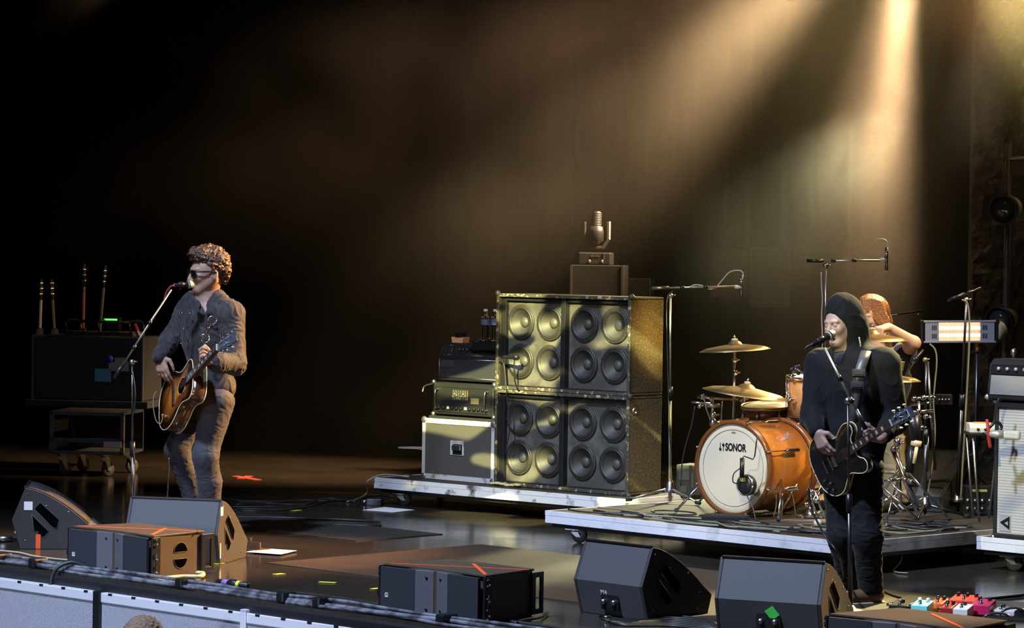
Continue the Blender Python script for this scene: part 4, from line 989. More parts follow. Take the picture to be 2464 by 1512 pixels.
# bass drum pedal and low chrome hardware right of the bass drum
def hardware(label, name, pts_list, yy, m=CHROME):
    t = thing(name, label, 'stand', D(*pts_list[0][0][0], yy))
    for pts, r_ in pts_list: extra(t, 'rod', [D(x, y, yy) for x, y in pts], r_, m)
    return t
t = hardware('chrome legs of the snare stand and kick pedal right of the bass drum', 'snare_stand', [(((1885, 1160), (1880, 1245)), .008), (((1918, 1165), (1880, 1230)), .006), (((1945, 1170), (1965, 1245)), .007), (((1975, 1170), (1935, 1245)), .007), (((1960, 1180), (1985, 1250)), .009), (((1930, 1240), (1990, 1240)), .008)], 18.3)
for x, y in ((1953, 1185), (1965, 1205), (1950, 1225), (1972, 1235), (1940, 1215)): joint(t, D(x, y, 18.3), .018)
mb = MB(); c = D(1952, 1244, 18.3); mb.lathe([(.05, -.006), (.045, .02), (.02, .05)], (c.x, c.y, DZ + .008), (0, 0, 1), 16); mb.build('pedal_base', CHROME, t, world=True)
# hi-hat stand, right of the singer
hb = D(2168, 1215, 18.2)
hs = stand('hi_hat_stand', 'chrome stand with crossed legs right of the hooded singer', 'stand', (hb.x, hb.y, 0), D(2150, 880, 18.4), .010, legr=.30, legh=.34, ph=.1)
extra(hs, 'main_tube', [D(2148, 1078, 18.05), D(2206, 1225, 18.0)], .019)
extra(hs, 'brace', [D(2115, 1165, 18.0), D(2208, 1250, 17.95)], .007); extra(hs, 'brace', [D(2145, 1165, 18.0), D(2200, 1215, 18.0)], .006)
extra(hs, 'brace', [D(2110, 1215, 18.0), D(2160, 1190, 18.0)], .006); extra(hs, 'brace', [D(2120, 1160, 18.0), D(2178, 1152, 18.0)], .009)
for x, y in ((2150, 1080), (2178, 1155), (2192, 1160), (2153, 1200), (2206, 1226), (2145, 1155)): joint(hs, D(x, y, 18.0), .017)
mb = MB(); M = Matrix.Translation(D(2170, 1218, 17.98)); mb.box((-.02, -.004, -.01), (.02, 0, .012), M @ Matrix.Rotation(R(40), 4, 'Y')); mb.build('white_tag', WHITE, hs, world=True)
# clamps and arms holding the right hand drums
t = hardware('chrome clamps and arms at the right of the kit above the stick bag', 'clamp_arm', [(((2175, 992), (2245, 990)), .010), (((2210, 965), (2214, 1010), (2218, 1035)), .010), (((2195, 960), (2245, 955)), .009), (((2225, 1005), (2240, 1005), (2245, 1035)), .007)], 18.25)
for x, y in ((2210, 990), (2200, 960), (2222, 958), (2240, 957), (2228, 1003), (2218, 1030)): joint(t, D(x, y, 18.25), .018)
t = thing('drum_module', 'small dark electronic module on a bar behind the singer\'s guitar headstock', 'module', D(2270, 972, 18.5))
mb = MB(); a = D(2253, 974, 18.5); b = D(2291, 950, 18.5); mb.box((a.x, a.y - .02, a.z), (b.x, a.y + .04, b.z)); mb.build('housing', BLKP, t, .003, world=True)
for i in range(4):
    mb = MB(); c = D(2259 + i * 8, 962, 18.48); mb.cyl(c, c + Vector((0, -.012, 0)), .006, n=8); mb.build('knob', STEEL, t, world=True)
extra(t, 'bar', [D(2192, 975, 18.5), D(2253, 968, 18.5)], .008)
t = thing('stick_bag', 'black tubular stick bag hanging among the chrome drum hardware', 'bag', D(2200, 1140, 18.1))
mb = MB(); mb.cyl(D(2198, 1000, 18.1), D(2206, 1070, 18.1), .042, .030); mb.build('upper_tube', BLKP, t, world=True)
mb = MB(); mb.cyl(D(2206, 1060, 18.1), D(2203, 1074, 18.1), .033); mb.build('pale_band', mat('pale_wood', (.62, .48, .30), .5), t, world=True)
mb = MB(); mb.cyl(D(2195, 1074, 18.1), D(2188, 1138, 18.1), .022, .026); mb.build('lower_tube', BLKP, t, world=True)
mb = MB(); mb.cyl(D(2206, 1074, 18.08), D(2199, 1116, 18.08), .011); mb.build('wooden_grip', MATS['pale_wood'], t, world=True)
t = thing('hat_rod', 'small ribbed metal cup above the hi-hat beside the singer\'s shoulder', 'hardware', D(2167, 890, 18.4))
mb = MB(); mb.lathe([(.022, 0), (.030, .05), (.032, .055), (.01, .056), (.01, .07), (.022, .072)], D(2165, 892, 18.4), (0, 0, 1), 16); mb.build('ribbed_cup', mat('dull_brass', (.35, .30, .16), .4, .7), t, world=True)
# drum throne under the drummer
p = D(2110, 1040, 19.35); 
th = thing('drum_throne', 'round black drum stool hidden under the drummer', 'stool', (p.x, p.y, DZ))
mb = MB(); mb.lathe([(.0, .44), (.16, .44), (.175, .46), (.175, .50), (.16, .52), (0, .525)], n=28); mb.build('seat', BLKP, th)
mb = MB(); mb.cyl((0, 0, .08), (0, 0, .44), .014); mb.build('post', CHROME, th)
for k in range(3):
    q = k * 2.094; mb = MB(); mb.tube([(0, 0, .25), (.25 * math.cos(q), .25 * math.sin(q), .012)], .009, 8, None, 0); mb.build('leg', CHROME, th)

# ---- microphone stands
def micstand(label, base, top, boom=None, round_base=False, zb=0.0, m=None, ph=.5, legr=.28, r=.0085):
    m = m or mat('black_chrome', (.10, .10, .10), .28, .9)
    base = Vector(base); top = Vector(top); b = Vector((base.x, base.y, zb))
    t = thing('microphone_stand', label, 'microphone stand', b)
    mid = b.lerp(top, .52)
    mb = MB(); mb.cyl(b + ZX * .03, mid, r * 1.3); mb.build('lower_pole', m, t, world=True)
    mb = MB(); mb.cyl(mid, top, r * .8); mb.build('upper_pole', m, t, world=True)
    mb = MB(); mb.cyl(mid - (top - b).normalized() * .04, mid + (top - b).normalized() * .05, r * 1.9); mb.build('clutch', BLKP, t, world=True)
    if round_base:
        mb = MB(); mb.lathe([(.13, 0), (.132, .012), (.10, .024), (.03, .034), (.016, .05)], b, (0, 0, 1), 32); mb.build('round_base', BLKP, t, world=True)
    else:
        mb = MB(); mb.lathe([(.035, .06), (.032, .08), (.022, .12), (.014, .14)], b, (0, 0, 1), 18); mb.build('cast_hub', STEEL, t, world=True)
        for k in range(3):
            q = ph + 2 * math.pi * k / 3; d = Vector((math.cos(q), math.sin(q), 0))
            mb = MB(); mb.tube([b + d * .03 + ZX * .08, b + d * legr + ZX * .012], .008, 8, None, 0); l = mb.build('leg', m, t, world=True)
            mb = MB(); mb.cyl(b + d * (legr - .03) + ZX * .016, b + d * (legr + .01) + ZX * .013, .012, n=10); mb.build('rubber_foot', RUB, l, world=True)
    if boom:
        a, c = Vector(boom[0]), Vector(boom[1])
        mb = MB(); mb.tube([a, c], .0065, 8, None, 0); mb.build('boom', boom[2] if len(boom) > 2 else m, t, world=True)
        mb = MB(); d = (c - a).normalized(); mb.cyl(a - d * .01, a + d * .10, .012); mb.build('counterweight', BLKP, t, world=True)
        for u in (.34, .62):
            mb = MB(); q = a.lerp(c, u); mb.cyl(q - d * .015, q + d * .015, .011); mb.build('boom_clutch', BLKP, t, world=True)
        joint(t, top, .018, STEEL)
    return t
GOLDM = mat('brushed_pole', (.50, .46, .38), .3, .9)
bs = G(1612, 1208, DZ)
micstand('overhead microphone stand left of the cymbals, with its boom over the kit', bs, D(1613, 712, bs.y), (D(1572, 694, bs.y), D(1776, 689, bs.y - .05), GOLDM), zb=DZ, m=GOLDM, ph=-.9)
bs2 = Vector((D(1989, 1000, 19.6).x, 19.6, DZ))
micstand('tall overhead microphone stand rising behind the hooded singer', bs2, D(1987, 640, 19.6), (D(1945, 628, 19.6), D(2124, 627, 19.5), GOLDM), zb=DZ, m=GOLDM)
def pencil(label, px, y0, y1, yy, arc):
    t = thing('pencil_microphone', label, 'microphone', D(px, y1, yy), 0, 'overhead pencil microphones')
    a, b = D(px, y0, yy), D(px - 1, y1, yy)
    mb = MB(); mb.cyl(a.lerp(b, .12), b, .0105); mb.build('body', mat('mic_dark_metal', (.12, .11, .12), .3, .8), t, world=True)
    mb = MB(); mb.cyl(a.lerp(b, .25), a.lerp(b, .38), .0112); mb.build('silver_ring', CHROME, t, world=True)
    mb = MB(); mb.tube([D(x, y, yy) for x, y in arc], .0042, 6); mb.build('lead', mat('pale_lead', (.42, .38, .32), .5), t, world=True)
    mb = MB(); c = D(px - 9, (y0 + y1) / 2 + 6, yy); mb.cyl(c - Vector((.02, 0, 0)), c + Vector((.025, 0, 0)), .011); mb.build('clip', mat('clip_grey', (.45, .40, .33), .5), t, world=True)
pencil('pencil microphone pointing down from the overhead boom left of the cymbals', 1784, 655, 716, bs.y - .06, ((1725, 690), (1740, 672), (1755, 656), (1775, 651), (1787, 656), (1788, 668)))
pencil('pencil microphone pointing down above the drummer, highest of the microphones', 2134, 588, 651, 19.48, ((2108, 583), (2114, 576), (2128, 577), (2136, 590), (2137, 650)))
t = thing('wrapped_lead', 'thin lead wound around the left overhead boom and its stand', 'cable', D(1612, 1000, bs.y - .03))
extra(t, 'strand', [D(x, y, bs.y - .03) for x, y in ((1660, 691), (1672, 686), (1690, 688), (1705, 696), (1720, 694), (1728, 688))], .004, MATS['pale_lead'], 5)
extra(t, 'strand', [D(x, y, bs.y - .02) for x, y in ((1620, 700), (1607, 715), (1604, 760), (1607, 900), (1612, 1050), (1618, 1180))], .0035, CABLE, 5)
t = thing('hanging_lead', 'thin pale lead hanging beside the tall overhead stand', 'cable', D(1977, 760, 19.5))
extra(t, 'strand', [D(x, y, 19.5) for x, y in ((1976, 655), (1977, 690), (1979, 720), (1977, 760), (1979, 830), (1975, 900))], .004, MATS['pale_lead'], 5)
# left singer's stand: pole x 320, boom rising to his mouth
MSB = mat('black_chrome', (.10, .10, .10), .28, .9)
pb = D(320, 1290, 17.98); 
micstand('boom microphone stand in front of the singer in sunglasses', (pb.x, pb.y, 0), D(318, 872, 17.98), (D(276, 908, 17.95), D(412, 697, 18.06), STEEL), True, 0, MSB)
pr = D(2047, 1460, 14.98)
micstand('boom microphone stand in front of the hooded singer', (pr.x, pr.y, 0), D(2040, 965, 14.98), (D(2081, 1030, 14.95), D(1984, 838, 15.02), GOLDM), True, 0, MSB)
# stands behind the drums at the right
q = G(2226, 1248, DZ)
t1 = micstand('microphone stand with a gooseneck lead standing below the heater', q, D(2228, 872, q.y), None, zb=DZ, m=MSB, ph=.2)
extra(t1, 'folded_boom', [D(2232, 870, q.y - .05), D(2250, 1132, q.y - .05)], .009, MSB)
extra(t1, 'folded_boom', [D(2233, 1050, q.y - .06), D(2230, 1135, q.y - .06)], .008, MSB)
joint(t1, D(2226, 866, q.y), .016, MATS['dull_brass'])
q2 = G(2303, 1232, DZ)
t2 = micstand('tall straight microphone stand in front of the glowing heater', q2, D(2325, 722, q2.y - .25), (D(2284, 722, q2.y - .25), D(2360, 693, q2.y - .25), MSB), zb=DZ, m=MSB, ph=.9, r=.010)
t = thing('vocal_microphone', 'black microphone pointing down beside the drummer\'s elbow', 'microphone', D(2205, 860, q.y))
mb = MB(); a, b = D(2222, 842, q.y), D(2196, 872, q.y); d = b - a; mb.lathe([(.009, 0), (.011, d.length * .6), (.019, d.length * .68), (.022, d.length * .85), (.015, d.length)], a, d, 18); mb.build('body', BLKP, t, world=True)
extra(t, 'lead', [D(x, y, q.y + .05) for x, y in ((2237, 828), (2250, 842), (2254, 870), (2250, 920), (2246, 970), (2250, 1040), (2243, 1120), (2225, 1240))], .005, mat('olive_lead', (.22, .20, .12), .5), 6)
extra(t, 'lead', [D(x, y, q.y) for x, y in ((2190, 875), (2178, 905), (2168, 925))], .003, CABLE, 4)
t = thing('hanging_lead', 'olive lead hanging down the tall stand in front of the heater', 'cable', D(2333, 800, q2.y - .3))
extra(t, 'strand', [D(x, y, q2.y - .3) for x, y in ((2314, 722), (2326, 728), (2332, 760), (2332, 830), (2326, 950), (2318, 1090), (2312, 1200))], .006, MATS['olive_lead'], 6)
t = thing('thin_boom', 'thin dark boom arm reaching right from behind the drummer\'s head', 'stand', D(2140, 757, 19.7))
extra(t, 'tube', [D(2110, 765, 19.7), D(2218, 748, 19.7)], .006, MSB); extra(t, 'knob', [D(2157, 756, 19.68), D(2157, 760, 19.68)], .008, STEEL); extra(t, 'knob', [D(2210, 755, 19.68), D(2210, 759, 19.68)], .008, STEEL)
extra(t, 'post', [D(2112, 764, 19.7), Vector((D(2112, 764, 19.7).x, 19.7, DZ))], .008, MSB)

# ---- heater
HY = 19.2
t = thing('infrared_heater', 'long glowing infrared heater on a black stand behind the drums', 'heater', (D(2362, 1230, 19.2).x, HY + .02, DZ))
a = D(2222, 826, HY); b = D(2398, 775, HY)
w_ = b.x - a.x; h_ = b.z - a.z
Mh = Matrix.Translation(a) @ Matrix.Rotation(R(-1.2), 4, 'Y')
mb = MB(); mb.box((0, .0, 0), (w_, .07, .012), Mh); mb.box((0, 0, h_ - .012), (w_, .07, h_), Mh); mb.box((0, .06, .012), (w_, .075, h_ - .012), Mh); mb.build('housing', mat('heater_aluminium', (.55, .56, .60), .3, .5), t, .002, world=True)
for x0, x1 in ((.012, .10), (w_ - .10, w_ - .01)):
    mb = MB(); mb.box((x0, .004, .012), (x1, .06, h_ - .012), Mh); f = mb.build('end_plate', mat('heater_plate', (.36, .38, .42), .4, .2), t, world=True)
    for i in range(3):
        for z in (.03, h_ - .06):
            mb = MB(); xx = (x0 + (.045 if x0 < .1 else .015)) + i * .011; mb.box((xx, .001, z), (xx + .004, .005, z + .03), Mh); mb.build('louvre', BLKP, f, world=True)
for x0, x1 in ((-.014, 0.002), (w_ - .002, w_ + .02)):
    mb = MB(); mb.box((x0, -.004, -.004), (x1, .08, h_ + .004), Mh); mb.build('end_cap', BLKP, t, .004, world=True)
mb = MB(); mb.lathe([(.066, 0), (.066, .02), (.05, .045), (.02, .06), (0, .062)], Mh @ Vector((w_ + .015, .035, h_ / 2)), (1, 0, 0), 8); mb.build('side_knob', mat('olive_plastic', (.25, .23, .12), .6), t, world=True)
mb = MB(); vs = []; fs = []
for i in range(13):
    u = i / 12; z = .014 + (h_ - .028) * u; y = .012 + .044 * (1 - (2 * u - 1) ** 2)
    vs += [Mh @ Vector((.10, y, z)), Mh @ Vector((w_ - .10, y, z))]
    if i: fs.append((2 * i - 2, 2 * i - 1, 2 * i + 1, 2 * i))
mb.add(vs, fs, True); mb.build('reflector', mat('reflector_glow', (.6, .3, .2), .35, .6, emit=((1, .48, .28), 1.15)), t, world=True)  # emission stands for tube glow bouncing off the reflector
for z, s in ((h_ * .34, 5.0), (h_ * .66, 5.0)):
    mb = MB(); mb.cyl(Mh @ Vector((.10, .022, z)), Mh @ Vector((w_ - .10, .022, z)), .011); mb.build('heating_tube', mat('hot_tube', (1, .7, .5), .5, emit=((1, .80, .62), 3.2)), t, world=True)
mb = MB()
for i in range(34):
    x = .105 + i * (w_ - .21) / 33; mb.cyl(Mh @ Vector((x, -.002, .012)), Mh @ Vector((x, -.002, h_ - .012)), .0012, n=5)
mb.build('wire_guard', mat('guard_wire', (.5, .3, .2), .4, .8), t, world=True)
extra(t, 'post', [Mh @ Vector((w_ * .76, .05, 0)), Vector((a.x + w_ * .76, HY + .05, DZ + .03))], .013, MSB)
mb = MB(); c = Mh @ Vector((w_ * .76, .04, -.03)); mb.cyl(c + ZX * .03, c - ZX * .03, .016); mb.build('bracket', mat('copper_bracket', (.6, .35, .15), .35, .8), t, world=True)
for k in range(3):
    q_ = .4 + k * 2.094; b_ = Vector((a.x + w_ * .76, HY + .05, DZ)); d = Vector((math.cos(q_), math.sin(q_), 0)); extra(t, 'leg', [b_ + ZX * .22, b_ + d * .24 + ZX * .01], .009, MSB)

# ---- small table with a box, right behind the cream cabinet
TY = 18.2
a = D(2328, 1047, TY); b = D(2390, 1040, TY)
t = thing('small_table', 'small folding table with a dark top left of the cream cabinet', 'table', (a.x + .08, TY, DZ))
mb = MB(); mb.box((a.x, TY - .1, a.z), (b.x + .1, TY + .2, a.z + .016)); mb.build('table_top', BLKP, t, .003, world=True)
for x0, y0 in ((a.x + .02, -.08), (b.x + .06, -.08), (a.x + .02, .17), (b.x + .06, .17)): extra(t, 'leg', [Vector((x0, TY + y0, a.z)), Vector((x0 + (.05 if x0 < a.x + .1 else -.05), TY + y0, DZ + .008))], .008, STEEL)
t = thing('tuner_box', 'white and orange control box lying on the small table', 'box', (a.x + .07, TY, a.z + .017))
a2 = D(2330, 1036, TY); b2 = D(2392, 1014, TY)
mb = MB(); mb.prism([(0, 0), (.16, 0), (.16, .055), (.03, .055), (0, .03)], a2.x, b2.x, 'x', Matrix.Translation(Vector((0, TY - .06, a.z + .017)))); mb.build('housing', mat('cream_plastic', (.6, .56, .48), .5), t, .004, world=True)
mb = MB(); mb.box((a2.x + .04, TY - .02, a.z + .0725), (b2.x - .02, TY + .08, a.z + .076)); mb.build('orange_strip', mat('orange_plastic', (.8, .35, .05), .5), t, world=True)
for i in range(2):
    mb = MB(); c = Vector((a2.x + .05 + i * .045, TY - .062, a.z + .038)); mb.cyl(c, c + Vector((0, -.006, 0)), .009, n=12); mb.build('socket', BLKP, t, world=True)
# stage box with sockets behind
t = thing('stage_box', 'black connector box with gold labels in front of the rear wedge', 'box', D(2345, 1225, 17.9))
a = G(2352, 1238, DZ); 
mb = MB(); mb.box((a.x - .10, a.y - .05, DZ), (a.x + .10, a.y + .10, DZ + .18)); hb_ = mb.build('housing', BLKP, t, .006, world=True)
for i in range(4):
    for j in range(2):
        mb = MB(); c = Vector((a.x - .07 + i * .046, a.y - .052, DZ + .04 + j * .05)); mb.cyl(c, c + Vector((0, -.010, 0)), .013, n=12); mb.build('socket', STEEL, t, world=True)
mb = MB(); mb.box((a.x - .05, a.y - .053, DZ + .145), (a.x + .05, a.y - .050, DZ + .160)); mb.build('gold_label', mat('gold_print', (.5, .42, .15), .5), t, world=True)
# equipment box left of the bass drum, flat pad at its foot
a = G(1652, 1192, DZ)
t = thing('equipment_box', 'dark olive equipment box standing behind the left side of the bass drum', 'box', (a.x, a.y, DZ), R(-30))
mb = MB(); mb.box((-.08, 0, 0), (.10, .2, .20)); mb.build('housing', mat('olive_box', (.022, .022, .014), .6), t, .005)
mb = MB(); mb.box((-.06, -.004, .10), (.02, -.001, .16)); mb.box((.035, -.004, .05), (.05, -.001, .15)); mb.box((-.05, -.004, .02), (.0, -.001, .06)); mb.build('front_plates', mat('olive_metal', (.07, .07, .045), .5, .3), t)
a = G(1742, 1258, DZ)
t = thing('black_sandbag', 'flat black pad lying in front of the bass drum', 'pad', (a.x, a.y, DZ), R(-12))
mb = MB(); mb.box((-.13, -.05, 0), (.14, .10, .045)); mb.build('pad', mat('pad_black', (.012, .012, .012), .9), t, .012, seg=3)
# faint pale squares on the back drape
wallpanel(1740, 545, 1760, 575, 24.6, 'wall_sign', 0, mat('faded_panel', (.024, .021, .016), .9))
o = bpy.data.objects['wall_sign']; single(o, 'small faint square sign on the dark back drape above the larger sheets', 'sign')
o = wallpanel(1718, 605, 1812, 712, 24.55, 'hanging_sheet', 0, MATS['faded_panel']); single(o, 'faint pale sheet on the back drape, left of the two behind the left overhead boom', 'sheet')
o = wallpanel(1812, 600, 1895, 735, 24.5, 'hanging_sheet', 0, MATS['faded_panel']); single(o, 'faint pale sheet on the back drape, right of the two and slightly taller', 'sheet')
# ---- lighting tower at the far right
TW = 20.6
t = thing('lighting_tower', 'tall dark pole tower carrying round lamps at the right edge', 'tower', (D(2425, 800, TW).x, TW, 0))
extra(t, 'pole', [D(2428, 345, TW), Vector((D(2428, 345, TW).x, TW, 0))], .022, mat('dark_pole', (.10, .09, .08), .5, .4))
extra(t, 'crossbar', [D(2428, 381, TW - .02), D(2500, 380, TW - .02)], .012, STEEL)
mb = MB(); mb.box((-.26, -.24, 0), (.34, .26, .04), ROOTM[t.name]); mb.build('base_plate', BLK, t, .01, world=True)
mb = MB(); a = D(2434, 418, TW); mb.box((a.x, TW - .02, a.z), (a.x + .14, TW + .05, a.z + .09)); mb.build('bracket_plate', MATS['dark_pole'], t, .004, world=True)
def towerlamp(label, px, py, glass):
    c = D(px, py, TW - .14); t = thing('par_lamp', label, 'stage light', c, 0, 'round lamps on the tower')
    mb = MB(); d = Vector((-.55, -.8, -.12)).normalized(); mb.lathe([(.02, -.20), (.07, -.17), (.10, -.06), (.105, .0), (.098, .004), (.092, -.015)], c, d, 28, cap=False); mb.build('housing', BLKP, t, world=True)
    mb = MB(); mb.lathe([(0, .01), (.04, .004), (.09, -.02)], c, d, 28); mb.build('lens', glass, t, world=True)
    extra(t, 'yoke', [c + Vector((.02, 0, .11)), c + Vector((.09, .08, .06)), c + Vector((.09, .08, -.06)), c + Vector((.02, 0, -.11))], .010, BLKP, 4)
GL = mat('green_glass', (.010, .025, .018), .12, spec=.8)
towerlamp('round lamp with a dark green lens, upper of the two on the tower', 2412, 505, GL)
towerlamp('round lamp with a dark lens, lower of the two on the tower', 2402, 775, mat('dark_glass', (.05, .05, .05), .12, spec=.8))
# ================================================================== CABLES, PAPERS, TAPE, LED PANELS
def paper(label, c4, z=.002):
    t = [G(x, y, z) for x, y in c4]; mb = MB(); n = len(t); vs = t + [p + ZX * .0015 for p in t]
    mb.add(vs, [(3, 2, 1, 0), (4, 5, 6, 7), (0, 1, 5, 4), (1, 2, 6, 5), (2, 3, 7, 6), (3, 0, 4, 7)])
    o = mb.build('paper_sheet', WHITE); single(recentre(o), label, 'paper', 'white paper sheets on the stage floor')
paper('white paper sheet on the floor below the caster of the bass riser', [(873, 1228), (925, 1221), (998, 1228), (945, 1234)])
paper('white paper sheet on the floor right of the wedge in front of the left singer', [(592, 1329), (640, 1321), (714, 1326), (676, 1335)], .009)
def tape(label, pts, m, w=.012, z=.0095, group=None, name='floor_tape'):
    P_ = [G(x, y, z) for x, y in pts]; mb = MB()
    for a, b in zip(P_[:-1], P_[1:]):
        d = (b - a).normalized(); n_ = Vector((-d.y, d.x, 0)) * w; vs = [a + n_, b + n_, b - n_, a - n_]; vs += [v + ZX * .001 for v in vs]
        mb.add(vs, [(3, 2, 1, 0), (4, 5, 6, 7), (0, 1, 5, 4), (1, 2, 6, 5), (2, 3, 7, 6), (3, 0, 4, 7)])
    o = mb.build(name, m); single(recentre(o), label, 'tape', group)
tape('short yellow tape mark on the floor right of the left wedge, nearest to it', [(661, 1383), (682, 1381)], YTAPE, .02, .003)
tape('yellow tape mark on the floor left of the middle fill speaker', [(768, 1401), (808, 1403)], YTAPE, .016, .003)
tape('yellow tape mark touching the left end of the middle fill speaker', [(895, 1418), (915, 1416)], YTAPE, .018, .003)
tape('yellow tape mark behind the left wedge under the cables', [(704, 1230), (722, 1228)], YTAPE, .02, .003)
tape('yellow tape mark at the foot of the left wedge', [(515, 1358), (536, 1356)], YTAPE, .02, .003)
mb = MB()
for pts in (((566, 1146), (622, 1155)), ((578, 1152), (600, 1146))):
    a, b = G(*pts[0], .002), G(*pts[1], .002); d = (b - a).normalized(); n_ = Vector((-d.y, d.x, 0)) * .03
    vs = [a + n_, b + n_, b - n_, a - n_]; vs += [v + ZX * .001 for v in vs]; mb.add(vs, [(3, 2, 1, 0), (4, 5, 6, 7), (0, 1, 5, 4), (1, 2, 6, 5), (2, 3, 7, 6), (3, 0, 4, 7)])
o = mb.build('floor_tape', mat('red_tape_glow', (.95, .07, .03), .6, emit=((1, .08, .03), .25))); single(recentre(o), 'red crossed tape marks on the dark floor behind the left singer', 'tape')  # slight glow added to the tape colour, it is no lamp
def cable(label, P_, r=.006, m=CABLE, group=None, name='audio_cable', cat='cable', n=6):
    mb = MB(); mb.tube(P_, r, n, None, 5); o = mb.build(name, m); single(recentre(o), label, cat, group); return o
def gpts(pts, z=.008): return [G(x, y, z if len(p) < 3 else p[2]) for p in pts for x, y in [p[:2]]]
# around the bass riser
cable('thin pale cable dropping from the left corner of the bass riser to the floor', [B0 + Vector((.25, -.05, .012)), B0 + Vector((.06, .03, .02)), B0 + Vector((-.05, -.02, -.03)), G(885, 1183, .05), G(868, 1198, .012), G(835, 1208, .008)], .005, MATS['pale_lead'])
cable('black cable looping out of the power box beside the bass riser caster', gpts(((880, 1210), (868, 1203), (880, 1195), (910, 1192), (945, 1196))), .007)
t = thing('power_box', 'small black power connector lying at the left caster of the bass riser', 'box', G(900, 1216, .0), R(-10))
mb = MB(); mb.box((-.05, -.03, 0), (.06, .03, .045)); mb.build('housing', BLKP, t, .004)
mb = MB(); mb.cyl((-.05, 0, .022), (-.085, 0, .022), .016); mb.build('plug', STEEL, t)
rnd = random.Random(3)
for k in range(6):
    pts = [(560 + rnd.uniform(-10, 20), 1205 + k * 5), (640, 1207 + k * 4 + rnd.uniform(-4, 4)), (720, 1206 + k * 4 + rnd.uniform(-6, 4)), (790 + rnd.uniform(-20, 20), 1203 + rnd.uniform(-4, 6)), (845 + rnd.uniform(-20, 20), 1206 + rnd.uniform(-6, 6))]
    cable('thin cable in the loose bundle between the left wedge and the bass riser', gpts(pts, .008), .006, CABLE, 'cables running to the bass riser')
cable('cable running right across the floor towards the drum riser, below the bass riser', gpts(((560, 1245), (680, 1246), (800, 1250), (900, 1255), (915, 1262), (890, 1266), (790, 1262))), .007)
cable('looped cable lying left of the bottom of the flight case', [Vector(MCL(x, y, 0)) + ZX * .2 for x, y in ((-.72, .1), (-.85, .15), (-.95, .05), (-.9, -.02), (-.8, .03), (-.72, .02))], .005, MATS['pale_lead'])
cable('thin cable looping out from the back of the lower bass amplifier', [MCL(-.62, .1, .19 + .47), MCL(-.70, .1, .66), MCL(-.78, .1, .64), MCL(-.80, .1, .60)] , .005, MATS['pale_lead'])
cable('cable hanging down the front of the bass cabinets', [MCL(.04, -.02, .86), MCL(.10, -.03, .82), MCL(.13, -.03, .6), MCL(.16, -.03, .4), MCL(.12, -.03, .22)], .005)
# cables on the drum riser
def dl(x, y, z=DZ + .008):
    p = MD @ Vector((x, y, 0)); p.z = z; return p
LBL = 'thin cable in the tangle along the front edge of the drum riser'
for k in range(16):
    x0 = rnd.uniform(.1, 1.2); y0 = rnd.uniform(.06, .3); L_ = rnd.uniform(.5, 1.3); pts = []
    for i in range(7):
        u = i / 6; pts.append(dl(min(2.38, x0 + L_ * u), y0 + .06 * math.sin(u * 6 + k) + rnd.uniform(-.03, .03), DZ + .008 + .004 * (k % 3)))
    cable(LBL, pts, rnd.choice((.005, .006, .007)), rnd.choice((CABLE, CABLE, MATS['olive_lead'])), 'cables along the drum riser')
LBL = 'thin looped cable in the heap on the right half of the drum riser'
for k in range(16):
    cx, cy = rnd.uniform(1.7, 2.3), rnd.uniform(.12, 1.5); pts = []; rr = rnd.uniform(.08, .2)
    for i in range(9):
        q = i / 8 * rnd.uniform(4.5, 6.5) + k; x = cx + rr * 1.3 * math.cos(q) + .02 * i; y = cy + rr * math.sin(q); pts.append(dl(min(2.38, x), max(.05, y), DZ + .008 + .004 * (k % 4)))
    cable(LBL, pts, rnd.choice((.005, .006, .008)), rnd.choice((CABLE, CABLE, MATS['olive_lead'])), 'cable heap on the drum riser')
LBL = 'thin looped cable lying beside the foot of the bass drum'
for k in range(7):
    cx, cy = rnd.uniform(.3, 1.4), rnd.uniform(.25, .5); pts = []; rr = rnd.uniform(.06, .13)
    for i in range(9):
        q = i / 8 * 5.5 + k; pts.append(dl(cx + rr * 1.5 * math.cos(q), cy + rr * math.sin(q), DZ + .008 + .004 * (k % 3)))
    cable(LBL, pts, .005, CABLE, 'cable loops by the bass drum')
cable('thin lead hanging down over the shell of the bass drum', [D(x, y, 18.25) for x, y in ((1822, 1040), (1850, 1080), (1862, 1150), (1868, 1210), (1860, 1248))], .004, MATS['olive_lead'])
cable('thin lead hanging from the amber tom past the bass drum', [D(x, y, 18.35) for x, y in ((1895, 1040), (1897, 1120), (1905, 1180), (1917, 1250))], .004, MATS['olive_lead'])
mbp = D(1968, 1262, 16.95)
t = thing('beater', 'pale felt mallet head lying at the front edge of the drum riser', 'mallet', G(1968, 1270, DZ + .0))
mb = MB(); c = ROOTM[t.name].translation; mb.ball(c + ZX * .026, .026, 14, (1, 1, .9)); mb.build('felt_head', mat('white_felt', (.7, .66, .52), .9), t, world=True)
mb = MB(); mb.cyl(c + Vector((.02, -.01, .02)), c + Vector((.2, -.05, .012)), .005); mb.build('shaft', BLKP, t, world=True)
cable('cable hanging in a loop off the right side of the drum riser', [dl(2.40, .25), dl(2.47, .25, .17), D(2165, 1320, 17.2), D(2168, 1350, 17.15), D(2150, 1372, 17.1), G(2160, 1378, .008), G(2185, 1380, .008)], .005, MATS['olive_lead'])
cable('black cable lying on the floor from the singer\'s shoe to the pedalboard', gpts(((2120, 1422), (2160, 1438), (2210, 1447), (2300, 1450), (2400, 1440), (2464, 1433)), .009), .009)
cable('guitar cable hanging from the hooded singer\'s black guitar to his stand', [D(1945, 1170, 15.0), D(1953, 1225, 15.0), D(1985, 1290, 14.95), D(2020, 1340, 14.9), G(2035, 1420, .01)], .0055, CABLE)
